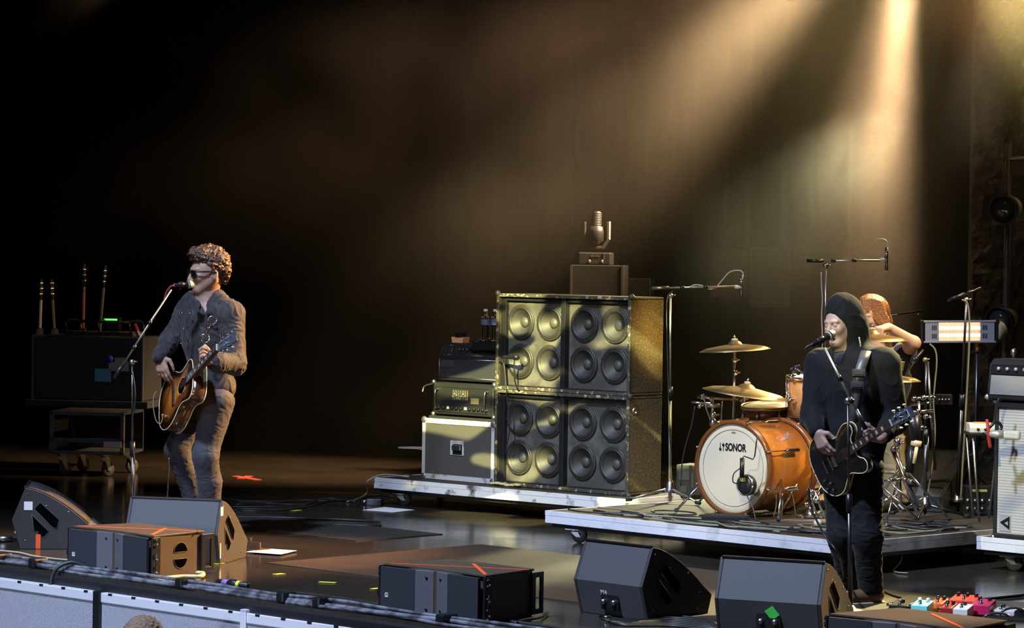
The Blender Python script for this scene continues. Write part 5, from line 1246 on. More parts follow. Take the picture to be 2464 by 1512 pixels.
# along the lip
for k, (b_, z) in enumerate(((.05, .018), (.085, .016), (.028, .012), (.065, .040))):
    pts = [ST(-1.2 + i * .25, b_ + .012 * math.sin(i * 1.7 + k * 2) + .006 * math.sin(i * 4.1 + k), z + .004 * math.sin(i * 1.1 + k)) for i in range(26)]
    cable(('grey cable along the stage lip, second from the audience in the taped bundle', 'thick grey cable farthest from the audience in the bundle on the stage lip', 'thin grey cable nearest the audience in the bundle on the stage lip', 'thin grey cable lying on top of the bundle on the stage lip')[k], pts, .014 if k < 2 else .010, mat('grey_cable', (.16, .17, .20), .5, mix=((.04, .04, .05), 14, .4, .6)), 'cable bundle on the stage lip', 'lip_cable')
for a_ in (-.05, .28, 1.55, 2.35, 2.62, 3.5):
    if 0: pass
    t = thing('cable_tie', 'black tape tie around the cable bundle on the stage lip', 'tape tie', ST(a_, .055, .001), ANG, 'tape ties on the lip cables')
    mb = MB(); mb.box((-.03, -.048, .0), (.03, .055, .056)); mb.build('band', BLKP, t, .012)
cable('black cable hanging from the lip over the left LED panel', [ST(.66, .12, .03), ST(.60, .04, .06), ST(.555, -.03, .02), ST(.55, -.06, -.06), ST(.55, -.05, -.12)], .011)
cable('thick pale hose lying under the left fill speaker on the lip', gpts(((385, 1388), (400, 1384), (440, 1381), (478, 1379), (490, 1382), (480, 1388), (440, 1388), (400, 1392), (385, 1395)), .016), .012, mat('pale_hose', (.55, .50, .25), .5), name='hose', cat='hose')
cable('black cable running along the floor behind the stage lip', [ST(2.0 + i * .3, .32 + .03 * math.sin(i * 1.3), .009) for i in range(10)], .009)
cable('thin cable across the floor in the left corner of the stage', [ST(-.6 + i * .2, .40 + .03 * math.sin(i * 1.9), .007) for i in range(8)], .006, MATS['pale_lead'])
t = thing('multicore_connector', 'black and violet cable connector lying on the stage lip left of the middle', 'connector', G(560, 1411, .02), R(-40))
mb = MB(); mb.lathe([(.010, -.12), (.017, -.11), (.018, -.02), (.024, -.015), (.024, .02), (.017, .03), (.016, .11), (.008, .12)], (0, 0, .012), (1, 0, 0), 18); mb.build('barrel', BLKP, t)
mb = MB(); mb.lathe([(.0195, -.07), (.0195, -.03)], (0, 0, .012), (1, 0, 0), 18); mb.build('violet_band', mat('violet_tape', (.20, .14, .42), .5), t)
mb = MB(); mb.lathe([(.0195, .035), (.0195, .055)], (0, 0, .012), (1, 0, 0), 18); mb.build('yellow_band', YTAPE, t)
# stack of dimmer lids right behind left wedge
a = G(598, 1328, 0)
t = thing('floor_bracket', 'small brass-coloured bracket on a flat plate at the right foot of the left wedge', 'bracket', (a.x + .02, a.y + .05, 0), R(-44))
mb = MB(); mb.box((-.12, -.05, 0), (.09, .07, .014)); mb.build('plate', mat('brown_metal', (.18, .11, .06), .4, .6), t, .003)
mb = MB(); mb.box((-.05, -.01, .014), (.075, .0, .055)); mb.cyl((-.02, 0, .055), (-.02, 0, .075), .008); mb.build('angle', MATS['brown_metal'], t, .002)
# connector tangle at far left edge
t = thing('cable_plug', 'shining metal cable plug on the floor at the far left edge', 'plug', G(14, 1305, 0), R(20))
mb = MB(); mb.cyl((-.05, 0, .02), (.04, 0, .02), .018); mb.build('barrel', STEEL, t)
mb = MB(); mb.tube([(.04, 0, .02), (.10, .03, .01), (.2, .02, .008), (.35, .06, .008)], .007, 6); mb.build('tail', CABLE, t)
# snake on the floor by the middle wedge
LBL = 'thin black cable in the coil on the floor between the two right wedges'
for k in range(7):
    pts = gpts([(1458 + k * 3, 1494 + k), (1500, 1491 + k * 2.4), (1560, 1486 + k * 3.4), (1620, 1483 + k * 4), (1690, 1490 + k * 4), (1716 + k * 5, 1500 + k * 3), (1700 + k * 16, 1530)], .008 + .003 * (k % 2))
    cable(LBL, pts, .006, CABLE, 'cable coil between the right wedges')
t = thing('cable_plug', 'small silver cable plug on the floor below the middle wedge', 'plug', G(1457, 1494, .0), R(-30))
mb = MB(); mb.cyl((-.03, 0, .014), (.03, 0, .014), .012); mb.build('barrel', CHROME, t)
for k, pts in enumerate((((1160, 1500), (1180, 1488), (1215, 1478), (1245, 1477)), ((1240, 1500), (1265, 1492), (1300, 1486), (1318, 1474)))):
    cable(('thin cable curling up at the right foot of the middle fill speaker', 'dark cable curling behind the rear arm of the middle fill speaker')[k], gpts(pts, .012), .008, MATS['olive_lead'] if k == 0 else CABLE)

# ---- pedalboard
pa = G(2240, 1482, 0); PR = R(-44)
p = G(2150, 1462, 0)
t = thing('pedalboard', 'black flat pedalboard behind the right fill speaker', 'pedalboard', (p.x, p.y, 0), R(-22))
mb = MB(); mb.box((0, -.10, 0), (1.0, .28, .035)); mb.build('deck', BLKP, t, .005)
mb = MB(); mb.box((.02, -.105, .036), (.98, -.095, .041)); mb.build('trim_strip', STEEL, t)
def pedal(label, px, py, y, w_, d_, h_, col, name='effects_pedal', knobs=2, rz=R(-25), two=False):
    c = D(px, py, y); z0 = .037
    t = thing(name, label, 'effects pedal', (c.x, c.y, z0), rz, 'effects pedals on the board')
    mb = MB(); mb.prism([(0, 0), (d_, 0), (d_, h_), (0, h_ * .72)], -w_ / 2, w_ / 2, 'x'); mb.build('enclosure', col, t, .004)
    for i in range(knobs):
        x = -w_ / 2 + w_ * (i + .5) / knobs; mb = MB(); mb.lathe([(.010, 0), (.009, .016), (.004, .018)], (x, d_ * .75, h_ * .93), (0, -.1, 1), 12); mb.build('knob', BLKP if not two else WHITE, t)
    mb = MB(); mb.lathe([(.009, 0), (.009, .008), (.006, .010), (.006, .022), (.004, .024)], (0, d_ * .2, h_ * .76), (0, 0, 1), 12); mb.build('footswitch', CHROME, t)
    mb = MB(); mb.cyl((-w_ / 2 - .03, d_ * .6, h_ * .5), (-w_ / 2, d_ * .6, h_ * .5), .008, n=10); mb.build('jack_plug', CHROME, t)
    return t
def pm(n, c): return mat(n, c, .35, coat=.3)
YB = 15.05
pedal('turquoise effects pedal with two white knobs at the left of the board', 2211, 1478, 14.75, .085, .11, .06, pm('turquoise_enamel', (.25, .72, .70)), two=True)
pedal('bright orange-red effects pedal right of the turquoise one', 2252, 1478, 14.85, .065, .11, .06, pm('orange_enamel', (.80, .10, .02)))
pedal('dark red effects pedal between the orange-red and the white one', 2275, 1482, 14.70, .06, .11, .055, pm('dark_red_enamel', (.35, .02, .02)))
pedal('white effects pedal in the middle of the board', 2310, 1484, 14.66, .075, .11, .055, pm('white_enamel', (.75, .74, .72)), knobs=1)
pedal('wide flat red effects pedal behind the white one', 2315, 1470, 15.0, .14, .12, .06, pm('red_enamel', (.80, .05, .03)), knobs=3)
pedal('crimson effects pedal right of the white one with a silver switch', 2357, 1478, 14.75, .10, .12, .07, pm('crimson_enamel', (.55, .02, .10)))
pedal('low silver effects pedal at the right end of the board', 2405, 1480, 14.75, .15, .10, .035, pm('silver_enamel', (.65, .62, .60)), knobs=1)
pedal('small black effects pedal at the left end of the board beside the shoe', 2162, 1472, 14.9, .10, .10, .035, BLKP, knobs=1)
rnd = random.Random(11)
LBL = 'thin shiny patch cable in the tangle in front of the pedalboard'
for k in range(18):
    x0, y0 = rnd.uniform(2200, 2420), rnd.uniform(1487, 1506); pts = []
    for i in range(6):
        pts.append(D(x0 + i * rnd.uniform(6, 16), y0 + rnd.uniform(-10, 8), 14.05 + rnd.uniform(-.1, .1)))
    for q in pts: q.z = .008 + .002 * (k % 4)
    cable(LBL, pts, rnd.choice((.004, .0055)), mat('glossy_cable', (.05, .045, .045), .2), 'patch cables by the pedalboard', 'patch_cable')
for k, (cx, cy) in enumerate(((2440, 1484), (2400, 1492))):
    pts = [D(cx + 34 * math.cos(q), cy - 16 * math.sin(q) * (1 if k else 1.3), 14.1 - .05 * k) for q in [math.pi * i / 6 - .2 for i in range(9)]]
    for q in pts: q.z = max(q.z, .012)
    cable(('loop of glossy black cable standing up at the right end of the pedalboard', 'smaller loop of glossy black cable in front of the silver pedal')[k], pts, .0065, MATS['glossy_cable'])

# ---- LED panels below the lip
def led_mesh():
    m = bpy.data.materials.new('perforated_led_mesh'); m.use_nodes = True; nt = m.node_tree; b = nt.nodes['Principled BSDF']; L = nt.links.new
    tc = nt.nodes.new('ShaderNodeTexCoord'); sp = nt.nodes.new('ShaderNodeSeparateXYZ'); L(tc.outputs['Object'], sp.inputs[0])
    def sn(sock, sc, ph=0.0):
        mu = nt.nodes.new('ShaderNodeMath'); mu.operation = 'MULTIPLY_ADD'; mu.inputs[1].default_value = sc; mu.inputs[2].default_value = ph; L(sock, mu.inputs[0])
        s = nt.nodes.new('ShaderNodeMath'); s.operation = 'SINE'; L(mu.outputs[0], s.inputs[0]); return s
    a = sn(sp.outputs[0], 2 * math.pi / .0105); c = sn(sp.outputs[2], 2 * math.pi / .0125)
    mu = nt.nodes.new('ShaderNodeMath'); mu.operation = 'MULTIPLY'; L(a.outputs[0], mu.inputs[0]); L(c.outputs[0], mu.inputs[1])
    mr = nt.nodes.new('ShaderNodeMapRange'); mr.inputs[1].default_value = -.25; mr.inputs[2].default_value = .25; L(mu.outputs[0], mr.inputs[0])
    mx = nt.nodes.new('ShaderNodeMix'); mx.data_type = 'RGBA'; mx.inputs['A'].default_value = (.03, .03, .04, 1); mx.inputs['B'].default_value = (.72, .72, .80, 1)
    L(mr.outputs[0], mx.inputs['Factor']); L(mx.outputs['Result'], b.inputs['Base Color']); b.inputs['Roughness'].default_value = .45
    bp = nt.nodes.new('ShaderNodeBump'); bp.inputs['Strength'].default_value = .6; bp.inputs['Distance'].default_value = .003; L(mr.outputs[0], bp.inputs['Height']); L(bp.outputs[0], b.inputs['Normal'])
    return m
LEDM = led_mesh(); LALU = mat('bright_bezel', (.82, .83, .88), .35, .3, bump=(30, .1, .002))
L0 = G(0, 1393, -.06); LA_ = R(-43)
lx = Vector((math.cos(LA_), math.sin(LA_), 0))
def ledpanel(label, s0, w_):
    p = L0 + lx * s0; t = thing('led_panel', label, 'barrier panel', (p.x, p.y, -1.2), LA_, 'perforated panels below the stage lip')
    H0 = .02; Z1 = 1.2 - .06
    mb = MB(); mb.box((0, 0, Z1 - .052), (w_, .05, Z1)); b = mb.build('top_bezel', LALU, t, .004)
    for i in range(6):
        x = (i + .5) * w_ / 6; mb = MB(); mb.box((x - .016, -.001, Z1 - .010), (x + .016, .006, Z1 + .0015)); mb.build('slot', BLKP, b)
    mb = MB(); mb.box((.0, .0, H0), (.014, .05, Z1 - .052)); mb.build('side_bezel', LALU, t); mb = MB(); mb.box((w_ - .014, 0, H0), (w_, .05, Z1 - .052)); mb.build('side_bezel', LALU, t)
    mb = MB(); mb.box((0, 0, 0), (w_, .05, .03)); mb.build('bottom_bezel', LALU, t)
    mb = MB(); mb.box((.014, .008, .03), (w_ - .014, .03, Z1 - .052)); mb.build('perforated_face', LEDM, t)
pj = [G(0, 1393, -.06), G(252, 1425, -.06), G(606, 1474, -.06), G(862, 1512, -.06)]
d1 = (pj[1] - L0).dot(lx); d2 = (pj[2] - L0).dot(lx); wP = d2 - d1
ledpanel('perforated metal panel at the far left below the lip', d1 - wP, wP - .012)
ledpanel('perforated metal panel below the lip with a head in front of it', d1, wP - .012)
ledpanel('perforated metal panel below the lip right of the white joint strip', d2, wP - .012)
ledpanel('perforated metal panel below the lip under the middle fill speaker', d2 + wP, wP - .012)
p = L0 + lx * d1
t = thing('black_strap', 'black strap covering the joint between the two left perforated panels', 'strap', (p.x, p.y, -1.2), LA_)
mb = MB(); mb.box((-.035, -.012, .62), (.022, .0, 1.147)); mb.box((-.035, .0, 1.141), (.022, .055, 1.149)); mb.build('strap', BLKP, t, .003)
p = L0 + lx * d2
t = thing('joint_strip', 'white joint strip between the perforated panels right of the head', 'strip', (p.x, p.y, -1.2), LA_)
mb = MB(); mb.box((-.028, -.008, .4), (.016, .0, 1.158)); mb.box((-.028, -.008, 1.1405), (.016, .05, 1.158)); mb.build('strip', LALU, t, .004)
# ================================================================== ORGANIC SURFACES (signed distances -> surface nets)
class SDF:
    def __init__(s, lo, hi, h):
        s.lo = np.array(lo, dtype=np.float32); s.h = h
        s.n = np.ceil((np.array(hi) - np.array(lo)) / h).astype(int) + 1
        s.f = np.full(tuple(s.n), 1.0, dtype=np.float32)
        s.ax = [s.lo[i] + h * np.arange(s.n[i], dtype=np.float32) for i in range(3)]
    def _box(s, lo, hi):
        i0 = np.clip(np.floor((np.array(lo) - s.lo) / s.h).astype(int), 0, s.n - 1); i1 = np.clip(np.ceil((np.array(hi) - s.lo) / s.h).astype(int) + 1, 1, s.n)
        sl = tuple(slice(a, b) for a, b in zip(i0, i1)); X, Y, Z = np.meshgrid(*[s.ax[i][sl[i]] for i in range(3)], indexing='ij', sparse=True)
        return sl, X, Y, Z
    def _merge(s, sl, d, k, op):
        f = s.f[sl]
        if op == 'u':
            if k > 0: hh = np.maximum(k - np.abs(f - d), 0) / k; s.f[sl] = np.minimum(f, d) - hh * hh * k * .25
            else: s.f[sl] = np.minimum(f, d)
        elif op == 's':
            d = -d
            if k > 0: hh = np.maximum(k - np.abs(f - d), 0) / k; s.f[sl] = np.maximum(f, d) + hh * hh * k * .25
            else: s.f[sl] = np.maximum(f, d)
    def cap(s, a, b, ra, rb=None, k=.02, op='u'):
        rb = ra if rb is None else rb; a = np.array(a, dtype=np.float32); b = np.array(b, dtype=np.float32); m = max(ra, rb) + k + 3 * s.h
        sl, X, Y, Z = s._box(np.minimum(a, b) - m, np.maximum(a, b) + m)
        if 0 in s.f[sl].shape: return s
        ba = b - a; L2 = float(ba @ ba) + 1e-12
        t = np.clip(((X - a[0]) * ba[0] + (Y - a[1]) * ba[1] + (Z - a[2]) * ba[2]) / L2, 0, 1)
        d = np.sqrt((X - a[0] - t * ba[0]) ** 2 + (Y - a[1] - t * ba[1]) ** 2 + (Z - a[2] - t * ba[2]) ** 2) - (ra + (rb - ra) * t)
        s._merge(sl, d, k, op); return s
    def chain(s, pts, rs, k=.02):
        for i in range(len(pts) - 1): s.cap(pts[i], pts[i + 1], rs[i], rs[i + 1], k)
        return s
    def ell(s, c, r, M=None, k=.02, op='u'):
        c = np.array(c, dtype=np.float32); m = max(r) + k + 3 * s.h
        sl, X, Y, Z = s._box(c - m, c + m)
        if 0 in s.f[sl].shape: return s
        x, y, z = X - c[0], Y - c[1], Z - c[2]
        if M is not None:
            A = np.array(M, dtype=np.float32)      # columns are the ellipsoid axes
            x, y, z = x * A[0, 0] + y * A[1, 0] + z * A[2, 0], x * A[0, 1] + y * A[1, 1] + z * A[2, 1], x * A[0, 2] + y * A[1, 2] + z * A[2, 2]
        k0 = np.sqrt((x / r[0]) ** 2 + (y / r[1]) ** 2 + (z / r[2]) ** 2); k1 = np.sqrt((x / r[0] ** 2) ** 2 + (y / r[1] ** 2) ** 2 + (z / r[2] ** 2) ** 2) + 1e-6
        s._merge(sl, k0 * (k0 - 1) / k1, k, op); return s
    def plane(s, p, n):
        """keep only the side the normal points away from"""
        p = np.array(p, dtype=np.float32); n = np.array(n, dtype=np.float32); n = n / np.linalg.norm(n)
        X, Y, Z = np.meshgrid(*s.ax, indexing='ij', sparse=True)
        s.f = np.maximum(s.f, (X - p[0]) * n[0] + (Y - p[1]) * n[1] + (Z - p[2]) * n[2]).astype(np.float32); return s
    def mesh(s):
        F = s.f; F[0], F[-1] = 1, 1; F[:, 0], F[:, -1] = 1, 1; F[:, :, 0], F[:, :, -1] = 1, 1
        I = F < 0; n = F.shape
        c = np.zeros((n[0] - 1, n[1] - 1, n[2] - 1), dtype=np.int8)
        for dx in (0, 1):
            for dy in (0, 1):
                for dz in (0, 1): c += I[dx:n[0] - 1 + dx, dy:n[1] - 1 + dy, dz:n[2] - 1 + dz]
        act = (c > 0) & (c < 8); idx = np.argwhere(act); N = len(idx)
        vid = np.full(act.shape, -1, dtype=np.int64); vid[act] = np.arange(N)
        acc = np.zeros((N, 3)); cnt = np.zeros(N)
        C8 = [(a, b, d) for a in (0, 1) for b in (0, 1) for d in (0, 1)]
        for a in C8:
            for ax in range(3):
                if a[ax]: continue
                b = list(a); b[ax] = 1
                fa = F[idx[:, 0] + a[0], idx[:, 1] + a[1], idx[:, 2] + a[2]]; fb = F[idx[:, 0] + b[0], idx[:, 1] + b[1], idx[:, 2] + b[2]]
                m = (fa < 0) != (fb < 0); t = np.where(m, fa / np.where(m, fa - fb, 1), 0)
                p = np.array(a, dtype=float)[None, :].repeat(N, 0); p[:, ax] = t
                acc += p * m[:, None]; cnt += m
        V = (idx + acc / np.maximum(cnt, 1)[:, None]) * s.h + s.lo
        quads = []
        for ax in range(3):
            o1, o2 = (ax + 1) % 3, (ax + 2) % 3
            sl0 = [slice(1, -1)] * 3; sl0[ax] = slice(0, -1); sl1 = [slice(1, -1)] * 3; sl1[ax] = slice(1, None)
            A, B = I[tuple(sl0)], I[tuple(sl1)]
            for flip, M in ((False, A & ~B), (True, B & ~A)):
                e = np.argwhere(M)
                if not len(e): continue
                base = e.copy(); base[:, o1] += 1; base[:, o2] += 1
                def vv(d1, d2):
                    q = base.copy(); q[:, o1] -= d1; q[:, o2] -= d2; return vid[q[:, 0], q[:, 1], q[:, 2]]
                q = np.stack([vv(1, 1), vv(0, 1), vv(0, 0), vv(1, 0)], 1)
                if flip: q = q[:, ::-1]
                quads.append(q)
        return V.astype(float), np.concatenate(quads)
def sdf_obj(name, S_, m, parent, wrinkle=None, curl=None, smooth=True):
    V, Q = S_.mesh()
    me = bpy.data.meshes.new(name); me.vertices.add(len(V)); me.loops.add(Q.size); me.polygons.add(len(Q))
    if wrinkle or curl:
        me.vertices.foreach_set('co', V.ravel()); me.loops.foreach_set('vertex_index', Q.ravel()); me.polygons.foreach_set('loop_start', np.arange(0, Q.size, 4)); me.polygons.foreach_set('loop_total', np.full(len(Q), 4)); me.update()
        Nn = np.empty(len(V) * 3); me.vertices.foreach_get('normal', Nn); Nn = Nn.reshape(-1, 3)
        d = np.zeros(len(V))
        if wrinkle:
            amp, sc, st = wrinkle
            for i, p in enumerate(V):
                q = Vector((p[0] * sc, p[1] * sc, p[2] * sc * st)); wv = noise.noise(q + Vector((0, 0, 1)) * noise.noise(q * .5) * 2)
                d[i] = amp * (1 - abs(wv) * 3.2) if abs(wv) < .31 else 0
        if curl:
            amp, sc = curl
            for i, p in enumerate(V):
                q = Vector(p) * sc; q2 = q + Vector((noise.noise(q * .7), noise.noise(q * .7 + Vector((5, 5, 5))), noise.noise(q * .7 + Vector((9, 2, 4))))) * 1.3
                d[i] += amp * (noise.noise(q2) * 1.2 + .6 * noise.noise(q2 * 2.3))
        V = V + Nn * d[:, None]
    inv = np.array(ROOTM[parent.name].inverted()); V = V @ inv[:3, :3].T + inv[:3, 3]
    if not (wrinkle or curl):
        me.loops.foreach_set('vertex_index', Q.ravel()); me.polygons.foreach_set('loop_start', np.arange(0, Q.size, 4)); me.polygons.foreach_set('loop_total', np.full(len(Q), 4))
    me.vertices.foreach_set('co', V.ravel()); me.polygons.foreach_set('use_smooth', np.ones(len(Q), dtype=bool)); me.update(); me.validate()
    me.materials.append(m)
    return link(name, me, parent)
def bounds(pts, m):
    A = np.array([tuple(p) for p in pts]); return A.min(0) - m, A.max(0) + m

def headsdf(s, c, fwd, up, sc=1.0, mouth=0.0):
    """c: centre of the skull at eye height; returns a frame function"""
    f = Vector(fwd).normalized(); u = Vector(up); u = (u - f * u.dot(f)).normalized(); r = f.cross(u)
    def P(x, y, z): return Vector(c) + r * (x * sc) + f * (y * sc) + u * (z * sc)
    M = Matrix((r, f, u)).transposed(); A = np.array(M)
    E = lambda p, q, k=.012, op='u': s.ell(P(*p), [v * sc for v in q], A, k * sc, op)
    E((0, -.012, .035), (.074, .092, .085)); E((0, .012, .0), (.066, .082, .075), .03); E((0, .028, -.045), (.054, .062, .062), .03)
    E((0, .060, -.088 - mouth * .3), (.024, .024, .020), .03)
    for sx in (-1, 1):
        s.cap(P(sx * .056, -.01, -.035), P(sx * .018, .070, -.090 - mouth * .3), .018 * sc, .014 * sc, .03 * sc)
        E((sx * .038, .070, -.020), (.020, .016, .020), .02)
        E((sx * .031, .094, .006), (.017, .014, .011), .010, 's')
        E((sx * .031, .080, .005), (.0125, .0125, .012), .003)
        s.cap(P(sx * .014, .090, .026), P(sx * .046, .078, .024), .007 * sc, .005 * sc, .012 * sc)
        E((sx * .076, -.008, -.008), (.010, .022, .034), .006); E((sx * .086, -.003, -.006), (.006, .011, .020), .003, 's')
        E((sx * .013, .096, -.034), (.009, .011, .008), .008)
    s.cap(P(0, .088, .020), P(0, .112, -.028), .008 * sc, .012 * sc, .012 * sc)
    E((0, .106, -.036), (.010, .012, .008), .008)
    for z, rr in ((-.055, .0075), (-.070 - mouth, .0085)):
        s.cap(P(-.020, .082, z), P(0, .091, z + .002), rr * .8 * sc, rr * sc, .006 * sc); s.cap(P(.020, .082, z), P(0, .091, z + .002), rr * .8 * sc, rr * sc, .006 * sc)
    if mouth > .004: E((0, .090, -.062 - mouth / 2), (.017, .030, mouth * .62), .004, 's')
    return P
def hand(s, wrist, fwd, palm_n, thumb_side, curls=(.5, .6, .7, .8), sc=1.0, spread=.10, thumb=(.6, .5)):
    """fwd: wrist to knuckles; palm_n: direction the palm faces (fingers curl to it); thumb_side: vector"""
    w_ = Vector(wrist); f = Vector(fwd).normalized(); n = Vector(palm_n); n = (n - f * n.dot(f)).normalized(); t = f.cross(n)
    if t.dot(Vector(thumb_side)) < 0: t = -t
    L_ = .088 * sc
    tips = []
    for i, (o, ll) in enumerate(((.030, .076), (.010, .084), (-.011, .078), (-.030, .062))):
        kn = w_ + f * (L_ - .006 * abs(i - 1) * sc) + t * (o * sc)
        s.cap(w_ + t * (o * .55 * sc) + f * .012, kn, .015 * sc, .0115 * sc, .018 * sc)
        d = (f + t * (spread * (1.5 - i))).normalized(); p = kn; a = 0
        for j, (fr, rr) in enumerate(((.46, .0095), (.30, .0085), (.24, .0075))):
            a += curls[i] * (1.0 if j == 0 else .9)
            dd = d * math.cos(a) + n * math.sin(a); q = p + dd * (ll * fr * sc); s.cap(p, q, rr * sc * 1.05, rr * sc, .004 * sc); p = q
        tips.append(p)
    p = w_ + t * (.022 * sc) + f * (.018 * sc); q = p + (t * .75 + f * .5 + n * thumb[0]).normalized() * (.040 * sc)
    s.cap(p, q, .017 * sc, .0125 * sc, .012 * sc); q2 = q + (f * .8 + t * .15 + n * thumb[1]).normalized() * (.033 * sc); s.cap(q, q2, .012 * sc, .0105 * sc, .004 * sc)
    q3 = q2 + (f * .9 + n * (thumb[1] + .15) - t * .1).normalized() * (.026 * sc); s.cap(q2, q3, .0105 * sc, .009 * sc, .003 * sc)
    return tips

# ================================================================== LEFT SINGER
def left_singer():
    Y0 = 18.4
    def J(px, py, dy=0.0): return D(px, py, Y0 + dy)
    base = G(500, 1296, 0); base = Vector((J(500, 1290).x, Y0, 0))
    t = thing('person', 'singer in sunglasses and dark denim jacket playing a sunburst acoustic guitar', 'person', base)
    hd = J(501, 656, -.02); F = Vector((-.90, -.43, -.10)); U = Vector((.06, 0, 1))
    RS, LS = J(452, 752, .13), J(549, 758, -.13); NK = J(497, 728, 0); CH = J(500, 800, 0); WA = J(506, 895, .0); PE = J(502, 955, .0)
    RE, RWR = J(408, 822, .06), J(384, 858, -.10); LE, LWR = J(560, 876, -.22), J(517, 872, -.42)
    RH, RK, RA = J(478, 968, .08), J(426, 1083, .02), J(488, 1272, .14); LH, LK, LA2 = J(522, 968, -.08), J(494, 1098, -.14), J(509, 1282, -.02)
    # ---- body: one continuous skin surface
    lo, hi = bounds([hd, RE, LE, RA, LA2, RK, LWR, J(372, 900, 0), J(390, 925, -.2), J(575, 700)], .16); lo[2] = -.002
    s = SDF(lo, hi, .0045)
    P = headsdf(s, hd, F, U, 1.12)
    s.cap(P(0, -.02, -.06), NK - ZX * .02, .052, .060, .03); s.cap(NK, J(500, 760), .07, .09, .05)
    for a, b in ((RS, RE), (LS, LE)): s.cap(a, b, .045, .036, .03)
    s.cap(RE, RWR, .036, .026, .02); s.cap(LE, LWR, .036, .027, .02)
    s.ell(CH, (.15, .10, .20), np.array(Matrix(((.71, .70, 0), (-.70, .71, 0), (0, 0, 1)))), .05); s.cap(WA, PE, .10, .11, .06); s.cap(CH, WA, .11, .10, .06)
    for h_, k_, a_ in ((RH, RK, RA), (LH, LK, LA2)): s.cap(h_, k_, .075, .05, .05); s.cap(k_, a_, .048, .034, .03); s.cap(a_, a_ + Vector((-.06, -.075, -.045)), .032, .024, .02)
    hand(s, RWR, J(392, 896, -.12) - RWR, (.35, .75, -.1), (.9, -.2, .3), (.20, .30, .40, .45), 1.05, .06, (.25, .2))
    hand(s, LWR, Vector((-.84, -.12, .34)), (.20, -.60, .75), (.5, .1, .8), (1.0, 1.05, 1.15, 1.2), 1.05, .02, (.1, .5))
    sdf_obj('body', s, SKIN, t)
    # ---- hair
    s = SDF(*bounds([P(-.1, -.13, -.06), P(.1, .12, .16)], .07), .004)
    A = np.array(Matrix((F.cross(U).normalized(), F.normalized(), U.normalized())).transposed())
    s.ell(P(0, -.028, .062), (.096, .112, .098), A, .02); s.ell(P(0, .045, .098), (.072, .066, .052), A, .03); s.ell(P(0, -.075, .005), (.075, .052, .085), A, .03)
    for sx in (-1, 1): s.cap(P(sx * .078, -.005, .045), P(sx * .073, .012, -.006), .016, .008, .01)
    s.ell(P(0, .125, -.02), (.09, .07, .080), A, .015, 's')
    HAIR = mat('curly_brown_hair', (.060, .027, .010), .38, bump=(130, .9, .008), spec=.7)
    sdf_obj('hair', s, HAIR, t, curl=(.011, 48))
    # ---- sunglasses
    mb = MB()
    for sx in (-1, 1):
        c = P(sx * .034, .100, .004); M = Matrix.Translation(c) @ Matrix((F.cross(U).normalized(), F.normalized(), U.normalized())).transposed().to_4x4()
        mb.prism([(x * 1.3, z * 1.25) for x, z in ((-.027, .016), (.028, .018), (.030, .004), (.022, -.016), (.0, -.021), (-.018, -.016), (-.027, -.002))], -.006, .004, 'y', M)
    g = mb.build('sunglasses', mat('sunglass_lens', (.006, .006, .006), .08, spec=.8), t, .003, world=True)
    mb = MB()
    for sx in (-1, 1):
        mb.tube([P(sx * .064, .098, .014), P(sx * .078, .07, .013), P(sx * .084, .01, .008), P(sx * .084, -.02, .002)], .0052, 6)
    mb.tube([P(-.012, .104, .012), P(0, .108, .014), P(.012, .104, .012)], .003, 6); mb.build('glasses_frame', BLKP, g, world=True)
    # ---- jacket
    lo, hi = bounds([RE, LE, LS, RS, NK, LWR, J(560, 990)], .14)
    s = SDF(lo, hi, .0055)
    Mt = np.array(Matrix(((.80, .60, 0), (-.60, .80, 0), (0, 0, 1))))
    s.ell(J(499, 805, .0), (.185, .125, .22), Mt, .05); s.cap(J(470, 762, .07), J(530, 762, -.07), .085, .085, .05)
    s.ell(J(506, 900, .0), (.158, .118, .20), Mt, .05); s.ell(J(512, 935, -.01), (.155, .12, .09), Mt, .05)
    s.chain([RS, RE, RWR + (RWR - RE) * .02], [.074, .058, .044], .035); s.chain([LS + Vector((.02, 0, 0)), LE + Vector((.012, 0, 0)), LWR + (LE - LWR) * .16], [.080, .066, .050], .03)
    s.cap(RS, J(474, 722, .05), .064, .05, .06); s.cap(LS, J(522, 716, -.03), .068, .052, .07)
    s.ell(J(537, 985, -.06), (.045, .05, .085), None, .04)
    s.cap(J(462, 722, .09), J(480, 712, .06), .052, .030, .04); s.cap(J(474, 728, -.02), J(482, 752, -.10), .030, .020, .03); s.cap(J(519, 708, .02), J(506, 752, -.15), .030, .022, .02); s.cap(J(468, 716, .03), J(488, 752, -.13), .030, .020, .02); s.cap(J(512, 700, .06), J(520, 722, .0), .022, .03, .02)
    s.ell(J(487, 742, -.16), (.030, .09, .045), None, .012, 's'); s.cap(P(0, -.02, -.06), J(496, 742, -.03), .055, .062, .01, 's')
    s.plane(J(540, 1012), (0.15, 0, -1))
    DEN = mat('charcoal_denim', (.013, .012, .015), .75, bump=(420, .5, .003), sheen=.12, mix=((.045, .043, .048), 14, .55, .72))
    jk = sdf_obj('denim_jacket', s, DEN, t, wrinkle=(.0050, 21, .8))
    s = SDF(*bounds([LE, LWR], .12), .005)
    for u in (.50, .62, .74, .84): s.cap(LE.lerp(LWR, u), LE.lerp(LWR, u + .05), .060, .060, .012)
    s.cap(LE.lerp(LWR, .4), LE.lerp(LWR, .88), .050, .050, .01); sdf_obj('rolled_cuff', s, DEN, jk, wrinkle=(.004, 40, .5))
    def stud(x, y, dy, r=.008):
        q = J(x, y, dy); mb = MB(); mb.ball(q, r, 8); mb.build('button', STEEL, jk, world=True)
